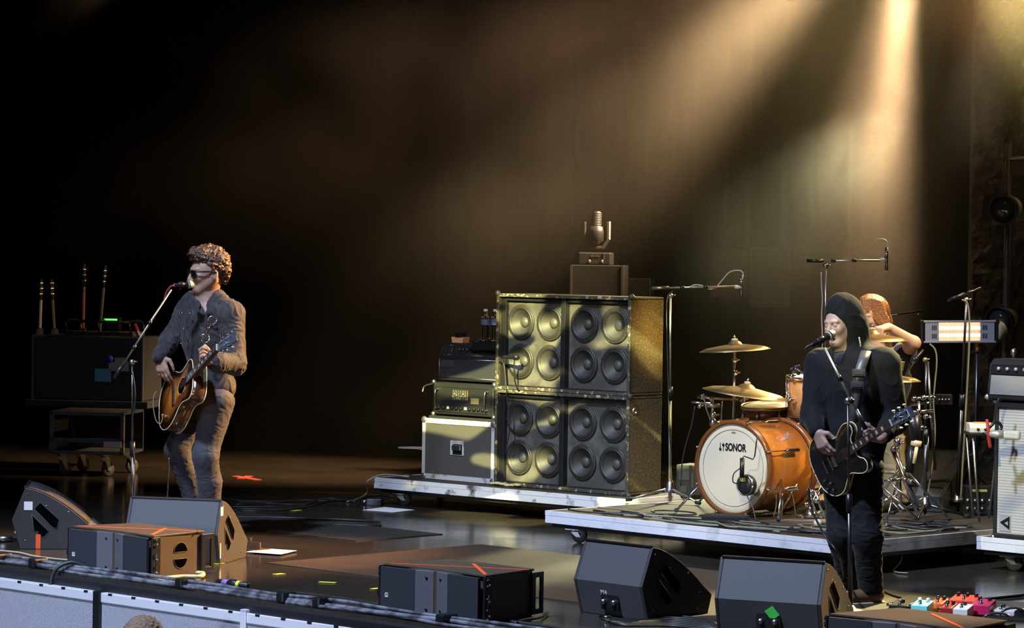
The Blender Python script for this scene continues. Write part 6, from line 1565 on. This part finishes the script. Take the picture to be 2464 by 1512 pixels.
    # placket, pocket seams as raised stitching
    for x, y in ((457, 755), (438, 754), (442, 792), (436, 827)): stud(x, y, -.125, .007)
    # ---- shirt inside the collar
    mb = MB(); mb.ball(J(489, 765, -.03), .10, 16, (.75, .8, 1.0)); mb.build('dark_shirt', mat('dark_shirt', (.02, .02, .028), .8), t, world=True)
    # ---- jeans
    lo, hi = bounds([PE, RK, RA, LA2, LK, J(560, 930)], .17); lo[2] = .02
    s = SDF(lo, hi, .0055)
    s.ell(J(505, 965, .0), (.145, .115, .13), Mt, .05)
    s.chain([RH, RK, RA], [.098, .070, .046], .04); s.chain([LH, LK, LA2], [.108, .074, .050], .04)
    s.chain([LK + Vector((.0, .02, 0)), J(508, 1160, -.09), LA2], [.06, .062, .046], .03); s.chain([RK, J(456, 1150, .08), RA], [.06, .060, .044], .03)
    s.plane((0, 0, .075), (0, 0, -1))
    sdf_obj('jeans', s, mat('dark_jeans', (.026, .029, .042), .75, bump=(420, .45, .003), sheen=.1, mix=((.045, .048, .062), 6, .5, .75)), t, wrinkle=(.0028, 15, 2.4))
    # ---- boots
    for a_ in (RA, LA2):
        a0 = Vector((a_.x, a_.y, .0)); d = Vector((-.62, -.78, 0)); s = SDF(*bounds([a0 - d * .1, a0 + d * .25 + ZX * .16], .07), .005)
        s.cap(a0 + ZX * .15, a0 + ZX * .05 + d * .0, .046, .046, .02); s.cap(a0 + ZX * .048 + d * .02, a0 + ZX * .038 + d * .19, .046, .034, .03); s.plane((0, 0, .002), (0, 0, -1))
        sdf_obj('boot', s, mat('black_leather', (.02, .018, .017), .35), t)
    # ring brooch and pendant hanging on the chest (guitar strap rings)
    mb = MB(); mb.torus(J(511, 771, -.27), .0245, .0042, (.15, -1, .1), 20, 6); c_ = mb.build('metal_ring', CHROME, jk, world=True)
    mb = MB(); mb.torus(J(493, 815, -.30), .026, .004, (.15, -1, .1), 20, 6); mb.build('metal_ring', CHROME, jk, world=True)
    mb = MB(); mb.tube([J(511, 781, -.265), J(502, 792, -.27), J(495, 806, -.28)], .012, 8); k_ = mb.build('strap_tab', BLKP, jk, world=True)
    mb = MB(); mb.ball(J(501, 790, -.285), .011, 8); mb.build('tab_stud', CHROME, k_, world=True)
    return P

# ---- guitars are built flat (x: towards the headstock, y: across, z: out of the top) and then set in place
def guitar(label, M, kind):
    t = thing('acoustic_guitar' if kind == 'ac' else 'electric_guitar', label, 'guitar', M @ Vector((0, 0, 0)))
    T_ = .098 if kind == 'ac' else .042
    if kind == 'ac': half = [(-.245, 0), (-.243, .06), (-.225, .125), (-.18, .175), (-.12, .198), (-.06, .195), (0, .165), (.05, .130), (.09, .120), (.13, .127), (.18, .142), (.215, .138), (.24, .105), (.25, .05), (.25, 0)]
    else: half = [(-.23, 0), (-.226, .07), (-.20, .135), (-.15, .182), (-.09, .200), (-.03, .190), (.02, .155), (.06, .128), (.10, .125), (.15, .148), (.20, .165), (.245, .158), (.265, .125), (.255, .09), (.225, .07), (.21, .045), (.215, .0)]
    hs = catmull([Vector((x, y, 0)) for x, y in half], 4); H = [(p.x, max(0, p.y)) for p in hs]
    out = H + [(x, -y) for x, y in H[::-1][1:-1]]
    sun = bpy.data.materials.get('sunburst')
    if not sun:
        sun = bpy.data.materials.new('sunburst'); sun.use_nodes = True; nt = sun.node_tree; b = nt.nodes['Principled BSDF']; tc = nt.nodes.new('ShaderNodeTexCoord'); mp = nt.nodes.new('ShaderNodeMapping')
        at = nt.nodes.new('ShaderNodeAttribute'); at.attribute_name = 'burst'
        cr = nt.nodes.new('ShaderNodeValToRGB'); cr.color_ramp.elements[0].color = (.62, .24, .03, 1); cr.color_ramp.elements[0].position = .05; cr.color_ramp.elements[1].color = (.012, .004, .002, 1); cr.color_ramp.elements[1].position = .82
        e = cr.color_ramp.elements.new(.45); e.color = (.28, .08, .01, 1)
        nt.links.new(at.outputs['Fac'], cr.inputs[0]); nt.links.new(cr.outputs[0], b.inputs['Base Color']); b.inputs['Roughness'].default_value = .22; b.inputs['Coat Weight'].default_value = .6
    side = mat('guitar_side_brown', (.05, .018, .008), .2, coat=.6) if kind == 'ac' else mat('guitar_black_lacquer', (.006, .006, .007), .10, coat=.8)
    mb = MB(); mb.prism(out, -T_, -.002, 'z', M, True); mb.build('body', side, t, world=True)
    # top plate made of rings so the finish can darken to its edge
    mb = MB(); rings = [(1.0, 0), (.86, .002), (.66, .003), (.4, .004), (.12, .0045)]; n = len(out); vs = []; fs = []
    for k, z in rings: vs += [(x * k, y * k, z) for x, y in out]
    for i in range(len(rings) - 1):
        for j in range(n): fs.append((i * n + j, i * n + (j + 1) % n, (i + 1) * n + (j + 1) % n, (i + 1) * n + j))
    fs.append(tuple((len(rings) - 1) * n + j for j in range(n))); mb.add(vs, fs, True, M)
    tp = mb.build('top', sun if kind == 'ac' else side, t, world=True)
    at = tp.data.attributes.new('burst', 'FLOAT', 'POINT'); at.data.foreach_set('value', [rings[i // n][0] for i in range(n * len(rings))])
    BIND = mat('cream_binding', (.72, .60, .32), .4)
    for z in (-.001, -T_):
        mb = MB(); mb.tube([M @ Vector((x * 1.003, y * 1.003, z)) for x, y in out + [out[0]]], .0032, 5, None, 0); mb.build('binding', BIND, t, world=True)
    nl = .64 if kind == 'ac' else .66; n0 = .215; zt = .012
    mb = MB(); mb.prism([(-.028, 0), (.028, 0), (.028, .012), (-.028, .012)], .12, n0 + .02, 'x', M); 
    vs = [(n0 - .02, -.028, -.022), (n0 - .02, .028, -.022), (nl - .03, .021, -.014), (nl - .03, -.021, -.014), (n0 - .02, -.028, zt - .004), (n0 - .02, .028, zt - .004), (nl - .03, .0215, zt - .004), (nl - .03, -.0215, zt - .004)]
    mb = MB(); mb.add(vs, [(0, 1, 2, 3), (7, 6, 5, 4), (0, 4, 5, 1), (1, 5, 6, 2), (2, 6, 7, 3), (3, 7, 4, 0)], False, M); mb.build('neck', mat('neck_brown', (.07, .025, .012), .3, coat=.4) if kind == 'ac' else side, t, .006, world=True)
    mb = MB(); vs = [(.10, -.029, zt - .004), (.10, .029, zt - .004), (nl - .03, .0215, zt - .004), (nl - .03, -.0215, zt - .004), (.10, -.029, zt + .003), (.10, .029, zt + .003), (nl - .03, .0215, zt + .003), (nl - .03, -.0215, zt + .003)]
    mb.add(vs, [(3, 2, 1, 0), (4, 5, 6, 7), (0, 1, 5, 4), (1, 2, 6, 5), (2, 3, 7, 6), (3, 0, 4, 7)], False, M); fb = mb.build('fretboard', mat('rosewood', (.035, .018, .012), .4), t, world=True)
    SC_ = nl - .03; S0 = -.02 if kind == 'ac' else -.03; sl = SC_ - S0
    mb = MB()
    for i in range(1, 20):
        x = SC_ - sl * (1 - 2 ** (-i / 12)); wv = .0215 + (.029 - .0215) * (SC_ - x) / (SC_ - .10)
        if x > .11: mb.box((x - .0012, -wv, zt + .003), (x + .0012, wv, zt + .0045), M)
    mb.build('frets', CHROME, fb, world=True)
    mb = MB()
    for i in (3, 5, 7, 9, 12, 15, 17):
        x = SC_ - sl * (1 - 2 ** (-(i - .5) / 12)); q = .008 if kind == 'ac' else .013; mb.box((x - q * .7, -q, zt + .0031), (x + q * .7, q, zt + .0038), M)
    mb.build('inlays', mat('pearl', (.7, .68, .62), .3), fb, world=True)
    # headstock, tipped back
    Mh = M @ Matrix.Translation(Vector((SC_, 0, zt - .006))) @ Matrix.Rotation(R(14), 4, 'Y')
    hp = [(0, -.021), (.02, -.034), (.12, -.040), (.165, -.036), (.185, -.030), (.175, 0), (.185, .030), (.165, .036), (.12, .040), (.02, .034), (0, .021)]
    mb = MB(); mb.prism(hp, -.014, .0, 'z', Mh); h = mb.build('headstock', mat('headstock_blueblack', (.045, .055, .075), .25, coat=.5), t, .002, world=True)
    mb = MB(); mb.box((-.004, -.022, .0), (.002, .022, .009), Mh); mb.build('nut', mat('bone', (.8, .76, .62), .4), t, world=True)
    for sy in (-1, 1):
        for i in range(3):
            x = .045 + i * .045; mb = MB(); mb.cyl(Mh @ Vector((x, sy * .022, 0)), Mh @ Vector((x, sy * .022, .012)), .0045, n=8); mb.cyl(Mh @ Vector((x, sy * .03, -.007)), Mh @ Vector((x, sy * .052, -.007)), .003, n=6)
            mb.build('tuner', CHROME, h, world=True)
            mb = MB(); mb.ball(Mh @ Vector((x, sy * .058, -.007)), .010, 8, (1, .8, .6)); mb.build('tuner_button', BIND if kind == 'el' else CHROME, h, world=True)
    mb = MB(); mb.ball(Mh @ Vector((.085, 0, .0)), .013 if kind == 'el' else .008, 12, (1, 1, .15)); mb.build('headstock_inlay', MATS['pearl'], h, world=True)
    if kind == 'el':
        mb = MB(); mb.tube([Mh @ Vector((.142 + .004 * math.sin(i * 2.4), -.022 + i * .0045, .0012)) for i in range(11)], .0016, 5, None, 3); mb.build('script_logo', MATS['pearl'], h, world=True)
    for i in range(6):
        y = (i - 2.5) * .0072; mb = MB(); mb.tube([M @ Vector((S0, (i - 2.5) * .010, zt + .006)), M @ Vector((SC_, y, zt + .007)), Mh @ Vector((.045 + (i % 3) * .045, (-1 if i < 3 else 1) * .022, .008))], .0008, 4, None, 0); mb.build('string', STEEL, t, world=True)
    if kind == 'ac':
        mb = MB(); mb.lathe([(0, 0), (.05, 0)], M @ Vector((.10, 0, .0052)), M.to_3x3() @ Vector((0, 0, 1)), 28, cap=False); mb.build('sound_hole', MATS['recess_shade'], t, world=True)  # flat black disc, shade of the hole put into its colour
        mb = MB(); mb.torus(M @ Vector((.10, 0, .005)), .054, .0015, M.to_3x3() @ Vector((0, 0, 1)), 28, 5); mb.build('rosette', BIND, t, world=True)
        mb = MB(); mb.box((-.035, -.085, .003), (-.005, .085, .013), M); mb.build('bridge', MATS['rosewood'], t, .003, world=True)
        mb = MB(); mb.prism([(.14, -.055), (.05, -.06), (.0, -.09), (.0, -.13), (.06, -.125), (.12, -.10)], .0052, .0072, 'z', M); mb.build('pickguard', mat('tortoise', (.12, .03, .01), .2), t, world=True)
    else:
        for x in (.13, -.0):
            mb = MB(); mb.box((x - .018, -.036, .003), (x + .018, .036, .013), M); p_ = mb.build('pickup', CHROME, t, .003, world=True)
            mb = MB()
            for i in range(6): mb.cyl(M @ Vector((x - .006, (i - 2.5) * .0105, .012)), M @ Vector((x - .006, (i - 2.5) * .0105, .0145)), .0025, n=6)
            mb.build('pole_pieces', STEEL, p_, world=True)
        mb = MB(); mb.box((-.045, -.045, .004), (-.030, .045, .016), M); mb.build('bridge', CHROME, t, .002, world=True)
        mb = MB(); mb.box((-.105, -.045, .004), (-.092, .045, .014), M); mb.build('tailpiece', CHROME, t, .003, world=True)
    for x, y in ((-.12, -.11), (-.16, -.075), (-.17, -.13), (-.12, -.155)) if kind == 'el' else ((-.12, -.11), (-.17, -.075)):
        mb = MB(); n_ = M.to_3x3() @ Vector((0, 0, 1)); mb.lathe([(.010, 0), (.009, .012), (.006, .014)], M @ Vector((x, y, .003)), n_, 14); mb.build('control_knob', mat('amber_knob', (.35, .18, .04), .25, coat=.5) if kind == 'ac' else mat('knob_gloss', (.03, .03, .03), .1), t, world=True)
    return t
def gframe(tail, tip, normal, length):
    x = (Vector(tip) - Vector(tail)).normalized(); n = Vector(normal); n = (n - x * n.dot(x)).normalized(); y = n.cross(x)
    return Matrix(((x.x, y.x, n.x, 0), (x.y, y.y, n.y, 0), (x.z, y.z, n.z, 0), (0, 0, 0, 1))), x
Y0 = 18.4
tail = D(383, 990, Y0 - .04); tip = D(557, 803, Y0 - .72)
Mg_, gx = gframe(tail, tip, (-.88, -.42, .22), 1.04)
gl = (tip - tail).length; print('acoustic length', round(gl, 2))
Mg_ = Matrix.Translation(tail + gx * .245 * (gl / 1.04)) @ Mg_ @ Matrix.Diagonal((gl / 1.04,) * 3 + (1,))
guitar('sunburst acoustic guitar held by the singer in sunglasses', Mg_, 'ac')
PL = left_singer()
# vocal microphone of the left singer
def vocal_mic(label, a, b, sc=1.0):
    a, b = Vector(a), Vector(b); d = (b - a); L_ = d.length
    t = thing('vocal_microphone', label, 'microphone', a)
    mb = MB(); mb.lathe([(.010, 0), (.012, .01), (.015, L_ * .62), (.021, L_ * .70)], a, d, 20); mb.build('handle', BLKP, t, world=True)
    mb = MB(); mb.lathe([(.023, L_ * .70), (.025, L_ * .73), (.0245, L_ * .80), (.021, L_ * .92), (.010, L_), (0, L_ * 1.01)], a, d, 22); mb.build('grille', mat('mic_mesh', (.40, .40, .41), .4, .7, bump=(900, .9, .003)), t, world=True)
    mb = MB(); mb.lathe([(.026, L_ * .735), (.027, L_ * .755), (.026, L_ * .775)], a, d, 22, cap=False); mb.build('ring', CHROME, t, world=True)
    mb = MB(); mb.lathe([(.016, L_ * .25), (.019, L_ * .27), (.019, L_ * .5), (.016, L_ * .52)], a, d, 14); mb.cyl(a + d * .35, a + d * .35 - ZX * .03, .009); mb.build('clip', BLKP, t, world=True)
    return t
vocal_mic('vocal microphone at the mouth of the singer in sunglasses', D(416, 687, 18.08), D(466, 684, 18.14))
t = thing('red_cable', 'dark red microphone cable hanging along the left singer\'s stand', 'cable', D(400, 705, 18.05))
extra(t, 'strand', [D(x, y, 18.05) for x, y in ((420, 688), (410, 690), (400, 704), (395, 722))], .0045, mat('red_cable', (.25, .03, .05), .5), 5)
t = thing('guitar_lead', 'thin cable hanging down from the acoustic guitar', 'cable', D(405, 1150, 18.1))
extra(t, 'strand', [D(x, y, 18.15) for x, y in ((392, 1003), (388, 1018), (381, 1019), (374, 1008), (369, 980), (370, 955), (376, 942))], .0035, MATS['olive_lead'], 5)
extra(t, 'strand', [D(x, y, 18.1) for x, y in ((406, 1102), (406, 1130), (404, 1170), (402, 1210))] + [Vector((D(402, 1300, 18.0).x, 18.0, .006))], .004, CABLE, 5)
t = thing('guitar_lead', 'thin cable hanging down the pole of the left microphone stand', 'cable', D(324, 1100, 17.94))
extra(t, 'strand', [D(x, y, 17.94) for x, y in ((318, 895), (324, 930), (325, 970), (319, 1010), (318, 1060), (324, 1120), (323, 1200), (324, 1280))], .0045, CABLE, 6)

# ================================================================== RIGHT SINGER
def right_singer():
    Y0 = 15.5
    def J(px, py, dy=0.0): return D(px, py, Y0 + dy)
    base = Vector((J(2060, 1455).x, Y0, 0))
    t = thing('person', 'hooded singer in black clothes with a black electric guitar', 'person', base)
    hd = J(2026, 778, .0); F = Vector((-.74, -.62, -.20)); U = Vector((-.06, .0, 1))
    NK = J(2040, 848, .02); RS, LS = J(1978, 880, .13), J(2122, 880, -.10); CH = J(2052, 930, .02); WA = J(2048, 1040, .02); PE = J(2052, 1110, .03)
    RE, RWR = J(1958, 1000, .04), J(1966, 1040, -.12); LE, LWR = J(2152, 1012, -.10), J(2122, 1054, -.30)
    RH, RK, RA = J(2022, 1130, .09), J(2024, 1290, .02), J(2048, 1425, .12); LH, LK, LA2 = J(2078, 1130, -.06), J(2086, 1290, -.10), J(2096, 1440, -.02)
    lo, hi = bounds([hd + ZX * .12, RE, LE, RA, LA2, J(1940, 900), J(1960, 1090, -.25), J(2180, 900)], .14); lo[2] = -.002
    s = SDF(lo, hi, .0042)
    P = headsdf(s, hd, F, U, .98, .016)
    s.cap(P(0, -.02, -.06), NK, .052, .058, .03); s.cap(NK, CH, .06, .09, .05)
    for a, b in ((RS, RE), (LS, LE)): s.cap(a, b, .045, .036, .03)
    s.cap(RE, RWR, .036, .026, .02); s.cap(LE, LWR, .036, .027, .02)
    Mt = np.array(Matrix(((.78, .62, 0), (-.62, .78, 0), (0, 0, 1))))
    s.ell(CH, (.14, .09, .18), Mt, .05); s.cap(CH, PE, .10, .10, .06)
    for h_, k_, a_ in ((RH, RK, RA), (LH, LK, LA2)): s.cap(h_, k_, .07, .05, .05); s.cap(k_, a_, .045, .034, .03); s.cap(a_, Vector((a_.x - .09, a_.y - .055, .045)), .030, .022, .02)
    hand(s, RWR, Vector((.26, -.28, -.62)), (.55, .55, .1), (.6, -.6, .1), (.35, .45, .5, .55), .98, .05, (.4, .5))
    hand(s, LWR, Vector((-.92, -.08, .10)), (.15, -.55, .80), (.3, .1, .8), (1.0, 1.05, 1.15, 1.2), .98, .02, (.1, .5))
    sdf_obj('body', s, SKINP, t)
    # hood and sweatshirt
    lo, hi = bounds([hd + ZX * .14, RE, LE, J(1925, 950), J(2185, 950), J(2000, 1150, -.1), J(2100, 1150, .2), LWR], .12)
    s = SDF(lo, hi, .0055)
    A = np.array(Matrix((F.cross(U).normalized(), F.normalized(), U.normalized())).transposed())
    s.ell(P(0, -.026, .016), (.098, .108, .140), A, .03); s.ell(P(0, -.058, .01), (.082, .072, .120), A, .03); s.cap(P(0, -.045, -.06), J(2058, 862, .03), .088, .10, .05)
    s.cap(RS + ZX * .01, LS + ZX * .01, .080, .085, .05); s.ell(J(2054, 935, .03), (.205, .135, .21), Mt, .05); s.ell(J(2050, 1045, .03), (.200, .135, .20), Mt, .05)
    s.ell(J(2052, 1110, .03), (.170, .125, .08), Mt, .05)
    s.chain([RS + Vector((-.01, 0, 0)), RE, RWR + (RE - RWR) * .1], [.082, .066, .044], .03); s.chain([LS + Vector((.012, 0, 0)), LE, LWR + (LE - LWR) * .25], [.086, .070, .048], .03)
    s.ell(P(.0, .095, -.022), (.060, .085, .094), A, .012, 's'); s.ell(P(.0, .05, -.02), (.066, .06, .085), A, .01, 's'); s.cap(P(0, .03, -.10), P(0, .075, -.185), .050, .030, .01, 's')
    s.plane(J(2050, 1125), (-.05, 0, -1))
    sw = sdf_obj('hooded_sweatshirt', s, mat('black_jersey', (.0035, .0035, .0042), .85, spec=.25, sheen=.06, bump=(300, .3, .002)), t, wrinkle=(.003, 12, .9))
    mb = MB(); mb.ball(J(2042, 862, .0), .095, 16, (.85, .7, .75)); mb.build('dark_shirt', MATS['dark_shirt'], t, world=True)
    mb = MB(); mb.tube([J(2067, 812, -.14), J(2070, 826, -.15), J(2071, 835, -.15)], .004, 6); mb.build('hood_cord', mat('cord_yellow', (.5, .48, .2), .5), sw, world=True)
    # trousers
    lo, hi = bounds([PE, RK, RA, LA2, LK, J(1990, 1120), J(2130, 1120)], .15); lo[2] = .01
    s = SDF(lo, hi, .0055)
    s.ell(J(2052, 1125, .03), (.155, .12, .12), Mt, .05)
    s.chain([RH, RK, RA], [.098, .068, .054], .04); s.chain([LH, LK, LA2], [.105, .076, .060], .04); s.plane((0, 0, .05), (0, 0, -1))
    sdf_obj('black_jeans', s, mat('black_jeans', (.005, .005, .0065), .75, spec=.25, sheen=.06, bump=(400, .4, .003)), t, wrinkle=(.0035, 13, 2.6))
    for a_ in (RA, LA2):
        a0 = Vector((a_.x, a_.y, .0)); d = Vector((-.85, -.52, 0)).normalized(); s = SDF(*bounds([a0 - d * .1, a0 + d * .22 + ZX * .14], .07), .005)
        s.cap(a0 + ZX * .11, a0 + ZX * .05, .048, .048, .02); s.cap(a0 + ZX * .045 - d * .03, a0 + ZX * .036 + d * .17, .044, .034, .03); s.plane((0, 0, .012), (0, 0, -1))
        b_ = sdf_obj('shoe', s, mat('brown_leather', (.14, .08, .04), .4), t)
        s = SDF(*bounds([a0 - d * .1, a0 + d * .22], .07), .004); s.cap(a0 + ZX * .008 - d * .03, a0 + ZX * .008 + d * .17, .050, .038, .0); s.plane((0, 0, .014), (0, 0, 1)); s.plane((0, 0, .001), (0, 0, -1)); sdf_obj('sole', s, mat('pale_sole', (.42, .36, .22), .6), b_)
    # strap with a buckle
    sp = [J(2088, 838, -.02), J(2080, 862, -.17), J(2066, 905, -.215), J(2062, 945, -.22), J(2056, 985, -.225), J(2050, 1020, -.22)]
    mb = MB(); Pc = catmull(sp, 6); vs = []; fs = []
    for i, p in enumerate(Pc):
        for dx, dz in ((-.028, 0), (.028, .008)): vs.append(p + Vector((dx, -abs(dx) * .1, dz)))
        if i: fs.append((2 * i - 2, 2 * i - 1, 2 * i + 1, 2 * i))
    mb.add(vs, fs, True); g = mb.build('guitar_strap', mat('strap_grey', (.07, .07, .075), .4), t, world=True); md = g.modifiers.new('s', 'SOLIDIFY'); md.thickness = .006
    for (x, y) in ((2066, 897), (2062, 927)):
        mb = MB(); c = J(x, y, -.235); M = Matrix.Translation(c); mb.box((-.034, -.006, -.018), (.034, .0, .018), M); mb.box((-.024, -.009, -.010), (.026, -.006, .012), M); mb.build('strap_buckle', mat('buckle_grey', (.16, .16, .17), .25, .6), g, .003, world=True)
    return P
PR_ = right_singer()
Y1 = 15.5
tail = D(1968, 1138, Y1 - .03); tip = D(2172, 1000, Y1 - .62)
Mr, gx = gframe(tail, tip, (-.62, -.84, -.02), 1.0)
gl = (tip - tail).length; print('electric length', round(gl, 2))
gs = gl * 1.06; Mr = Matrix.Translation(tail + gx * .2 * gs) @ Mr @ Matrix.Diagonal((gs,) * 3 + (1,))
guitar('glossy black electric guitar with cream edge binding, held by the hooded singer', Mr, 'el')
vocal_mic('vocal microphone at the open mouth of the hooded singer', D(1952, 832, 15.12), D(2008, 800, 15.22))
t = thing('mic_cable', 'short cable end hanging from the hooded singer\'s microphone', 'cable', D(1945, 836, 15.1))
extra(t, 'strand', [D(x, y, 15.1) for x, y in ((1956, 829), (1944, 834), (1938, 840), (1941, 848))], .006, CABLE, 5)

# ================================================================== DRUMMER
def drummer():
    Y0 = 19.3
    def J(px, py, dy=0.0): return D(px, py, Y0 + dy)
    t = thing('person', 'long-haired drummer in a black T-shirt with one arm raised across the face', 'person', Vector((J(2110, 1100).x, Y0, DZ)))
    hd = J(2098, 762, .0); F = Vector((-.72, -.66, -.22)); U = Vector((-.05, 0, 1))
    NK = J(2112, 835, .02); LS = J(2163, 868, -.05); LE = J(2198, 826, -.26); LWR = J(2138, 788, -.34); CH = J(2118, 920, .03); PE = J(2108, 1030, .06); RS = J(2070, 865, .14); RE = J(2040, 930, .0); RWR = J(2000, 950, -.2)
    lo, hi = bounds([hd + ZX * .12, LE, PE, RWR, J(2090, 1240, -.35), J(2180, 1230, -.3), J(2060, 800)], .13); lo[2] = DZ - .004
    s = SDF(lo, hi, .005)
    P = headsdf(s, hd, F, U, .98)
    s.cap(P(0, -.02, -.06), NK, .05, .056, .03); s.cap(NK, CH, .06, .09, .05)
    s.cap(LS, LE, .054, .044, .03); s.cap(LE, LWR, .044, .029, .02); s.cap(RS, RE, .048, .04, .03); s.cap(RE, RWR, .04, .028, .02)
    s.ell(CH, (.15, .10, .19), None, .05); s.cap(CH, PE, .11, .12, .05)
    K1, K2 = J(2140, 1060, -.40), J(2010, 1060, -.30); A1, A2 = J(2160, 1190, -.42), J(2000, 1200, -.30); A1.z = DZ + .09; A2.z = DZ + .09
    s.chain([PE, K1, A1, A1 + Vector((-.1, -.1, -.05))], [.085, .055, .036, .03], .04); s.chain([PE, K2, A2, A2 + Vector((-.1, -.1, -.05))], [.085, .055, .036, .03], .04)
    hand(s, LWR, Vector((-.80, -.55, -.12)), (.1, .25, -.95), (-.3, .8, .3), (1.15, 1.2, 1.25, 1.3), .95, .02, (.5, .6))
    hand(s, RWR, Vector((-.8, -.5, -.2)), (.0, .3, -.9), (.2, .6, .3), (1.0, 1.05, 1.1, 1.1), 1.0, .03, (.5, .6))
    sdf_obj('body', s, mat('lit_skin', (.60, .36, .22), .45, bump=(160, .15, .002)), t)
    s = SDF(*bounds([P(-.1, -.14, -.24), P(.1, .12, .16)], .06), .004)
    A = np.array(Matrix((F.cross(U).normalized(), F.normalized(), U.normalized())).transposed())
    s.ell(P(0, -.018, .045), (.092, .112, .100), A, .02)
    for sx in (-1, 1): s.chain([P(sx * .060, .02, .06), P(sx * .088, .0, -.03), P(sx * .085, -.02, -.13), P(sx * .08, -.03, -.21)], [.05, .036, .032, .018], .03)
    s.chain([P(0, -.06, .04), P(0, -.09, -.06), P(0, -.085, -.2)], [.07, .06, .04], .03); s.ell(P(0, .12, -.035), (.045, .08, .085), A, .015, 's')
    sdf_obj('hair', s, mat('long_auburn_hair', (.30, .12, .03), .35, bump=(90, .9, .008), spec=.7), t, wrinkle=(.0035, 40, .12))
    s = SDF(*bounds([CH, RS, LS, LE, PE, RE], .17), .006)
    s.ell(J(2118, 915, .03), (.20, .135, .21), None, .05); s.ell(J(2112, 985, .05), (.175, .14, .18), None, .05); s.cap(RS, LS, .075, .078, .05); s.cap(LS, LS.lerp(LE, .45), .082, .074, .03); s.cap(RS, RS.lerp(RE, .5), .082, .07, .03); s.cap(NK - ZX * .0, NK + ZX * .1, .062, .06, .01, 's')
    s.plane(J(2110, 1048), (0, 0, -1)); sdf_obj('t_shirt', s, mat('black_cotton', (.018, .018, .020), .85, sheen=.3), t, wrinkle=(.006, 12, .9))
    s = SDF(*bounds([PE, K1, K2, A1, A2], .15), .006); s.ell(J(2108, 1040, .05), (.17, .15, .12), None, .04)
    s.chain([PE, K1, A1], [.115, .088, .070], .04); s.chain([PE, K2, A2], [.115, .088, .070], .04); s.plane((0, 0, DZ + .06), (0, 0, -1))
    sdf_obj('khaki_trousers', s, mat('khaki_cotton', (.26, .21, .11), .8, bump=(200, .3, .003)), t, wrinkle=(.010, 11, 1.6))
    for a_ in (A1, A2):
        a0 = Vector((a_.x, a_.y, DZ)); d = Vector((-.7, -.7, 0)); s = SDF(*bounds([a0 - d * .1, a0 + d * .22 + ZX * .12], .06), .005); s.cap(a0 + ZX * .08, a0 + ZX * .05, .046, .046, .02); s.cap(a0 + ZX * .042, a0 + ZX * .036 + d * .17, .042, .034, .03); s.plane((0, 0, DZ + .001), (0, 0, -1)); sdf_obj('shoe', s, MATS['black_leather'], t)
    t2 = thing('drum_stick', 'wooden drumstick gripped in the drummer\'s raised fist', 'drumstick', J(2100, 800, -.36))
    mb = MB(); mb.tube([J(2116, 792, -.37), J(2094, 806, -.40), J(2060, 822, -.44)], [.008, .0075, .005], 8, None, 0); mb.build('stick', mat('maple', (.6, .42, .22), .4), t2, world=True)
drummer()
# ================================================================== HEAD IN THE CROWD
def crowd_head():
    c = D(352, 1550, 14.75); 
    t = thing('person', 'brown-haired head in the audience in front of the perforated panels', 'person', Vector((c.x, c.y, -1.2)))
    F = BX; U = ZX
    s = SDF(*bounds([c + ZX * .14, c + Vector((-.24, -.1, -.55)), c + Vector((.24, .1, -.55))], .12), .006)
    P = headsdf(s, c, F, U, 1.0); s.cap(P(0, -.02, -.06), c - ZX * .2, .052, .06, .03); s.cap(c + AX * .17 - ZX * .24, c - AX * .17 - ZX * .24, .065, .065, .05); s.ell(c - ZX * .42, (.19, .13, .25), np.array(Matrix((AX, BX, ZX)).transposed()), .05)
    s.cap(c - ZX * .5, Vector((c.x, c.y, c.z - .62)), .15, .13, .05)
    sdf_obj('body', s, SKIN, t)
    s = SDF(*bounds([c + ZX * .14, c - ZX * .12], .16), .005); A = np.array(Matrix((F.cross(U).normalized(), F.normalized(), U.normalized())).transposed())
    s.ell(P(0, -.022, .045), (.092, .108, .098), A, .02); s.ell(P(0, -.05, -.02), (.085, .07, .09), A, .03)
    sdf_obj('hair', s, mat('brown_hair', (.16, .10, .06), .6, bump=(150, .8, .006)), t, curl=(.007, 55))
    s = SDF(*bounds([c - AX * .24 - ZX * .2, c + AX * .24 - ZX * 1.1], .15), .008); s.cap(c + AX * .18 - ZX * .26, c - AX * .18 - ZX * .26, .078, .078, .05); s.ell(c - ZX * .5, (.22, .15, .32), np.array(Matrix((AX, BX, ZX)).transposed()), .05)
    s.cap(c - ZX * .6, c - ZX * .8, .16, .16, .05)
    sdf_obj('shirt', s, mat('grey_shirt', (.10, .10, .12), .8), t)
    s = SDF(*bounds([Vector((c.x, c.y, -1.2)) - AX * .2, c - ZX * .7 + AX * .2], .12), .01)
    for q in (-.1, .1): s.cap(c - ZX * .78 + AX * q, Vector((c.x, c.y, -1.14)) + AX * q, .10, .06, .04); s.cap(Vector((c.x, c.y, -1.15)) + AX * q, Vector((c.x, c.y, -1.15)) + AX * q + BX * .15, .045, .04, .02)
    s.plane((0, 0, -1.198), (0, 0, -1)); sdf_obj('trousers', s, MATS['dark_jeans'], t)
crowd_head()
print('built in', round(time.time() - T0, 1), 's')
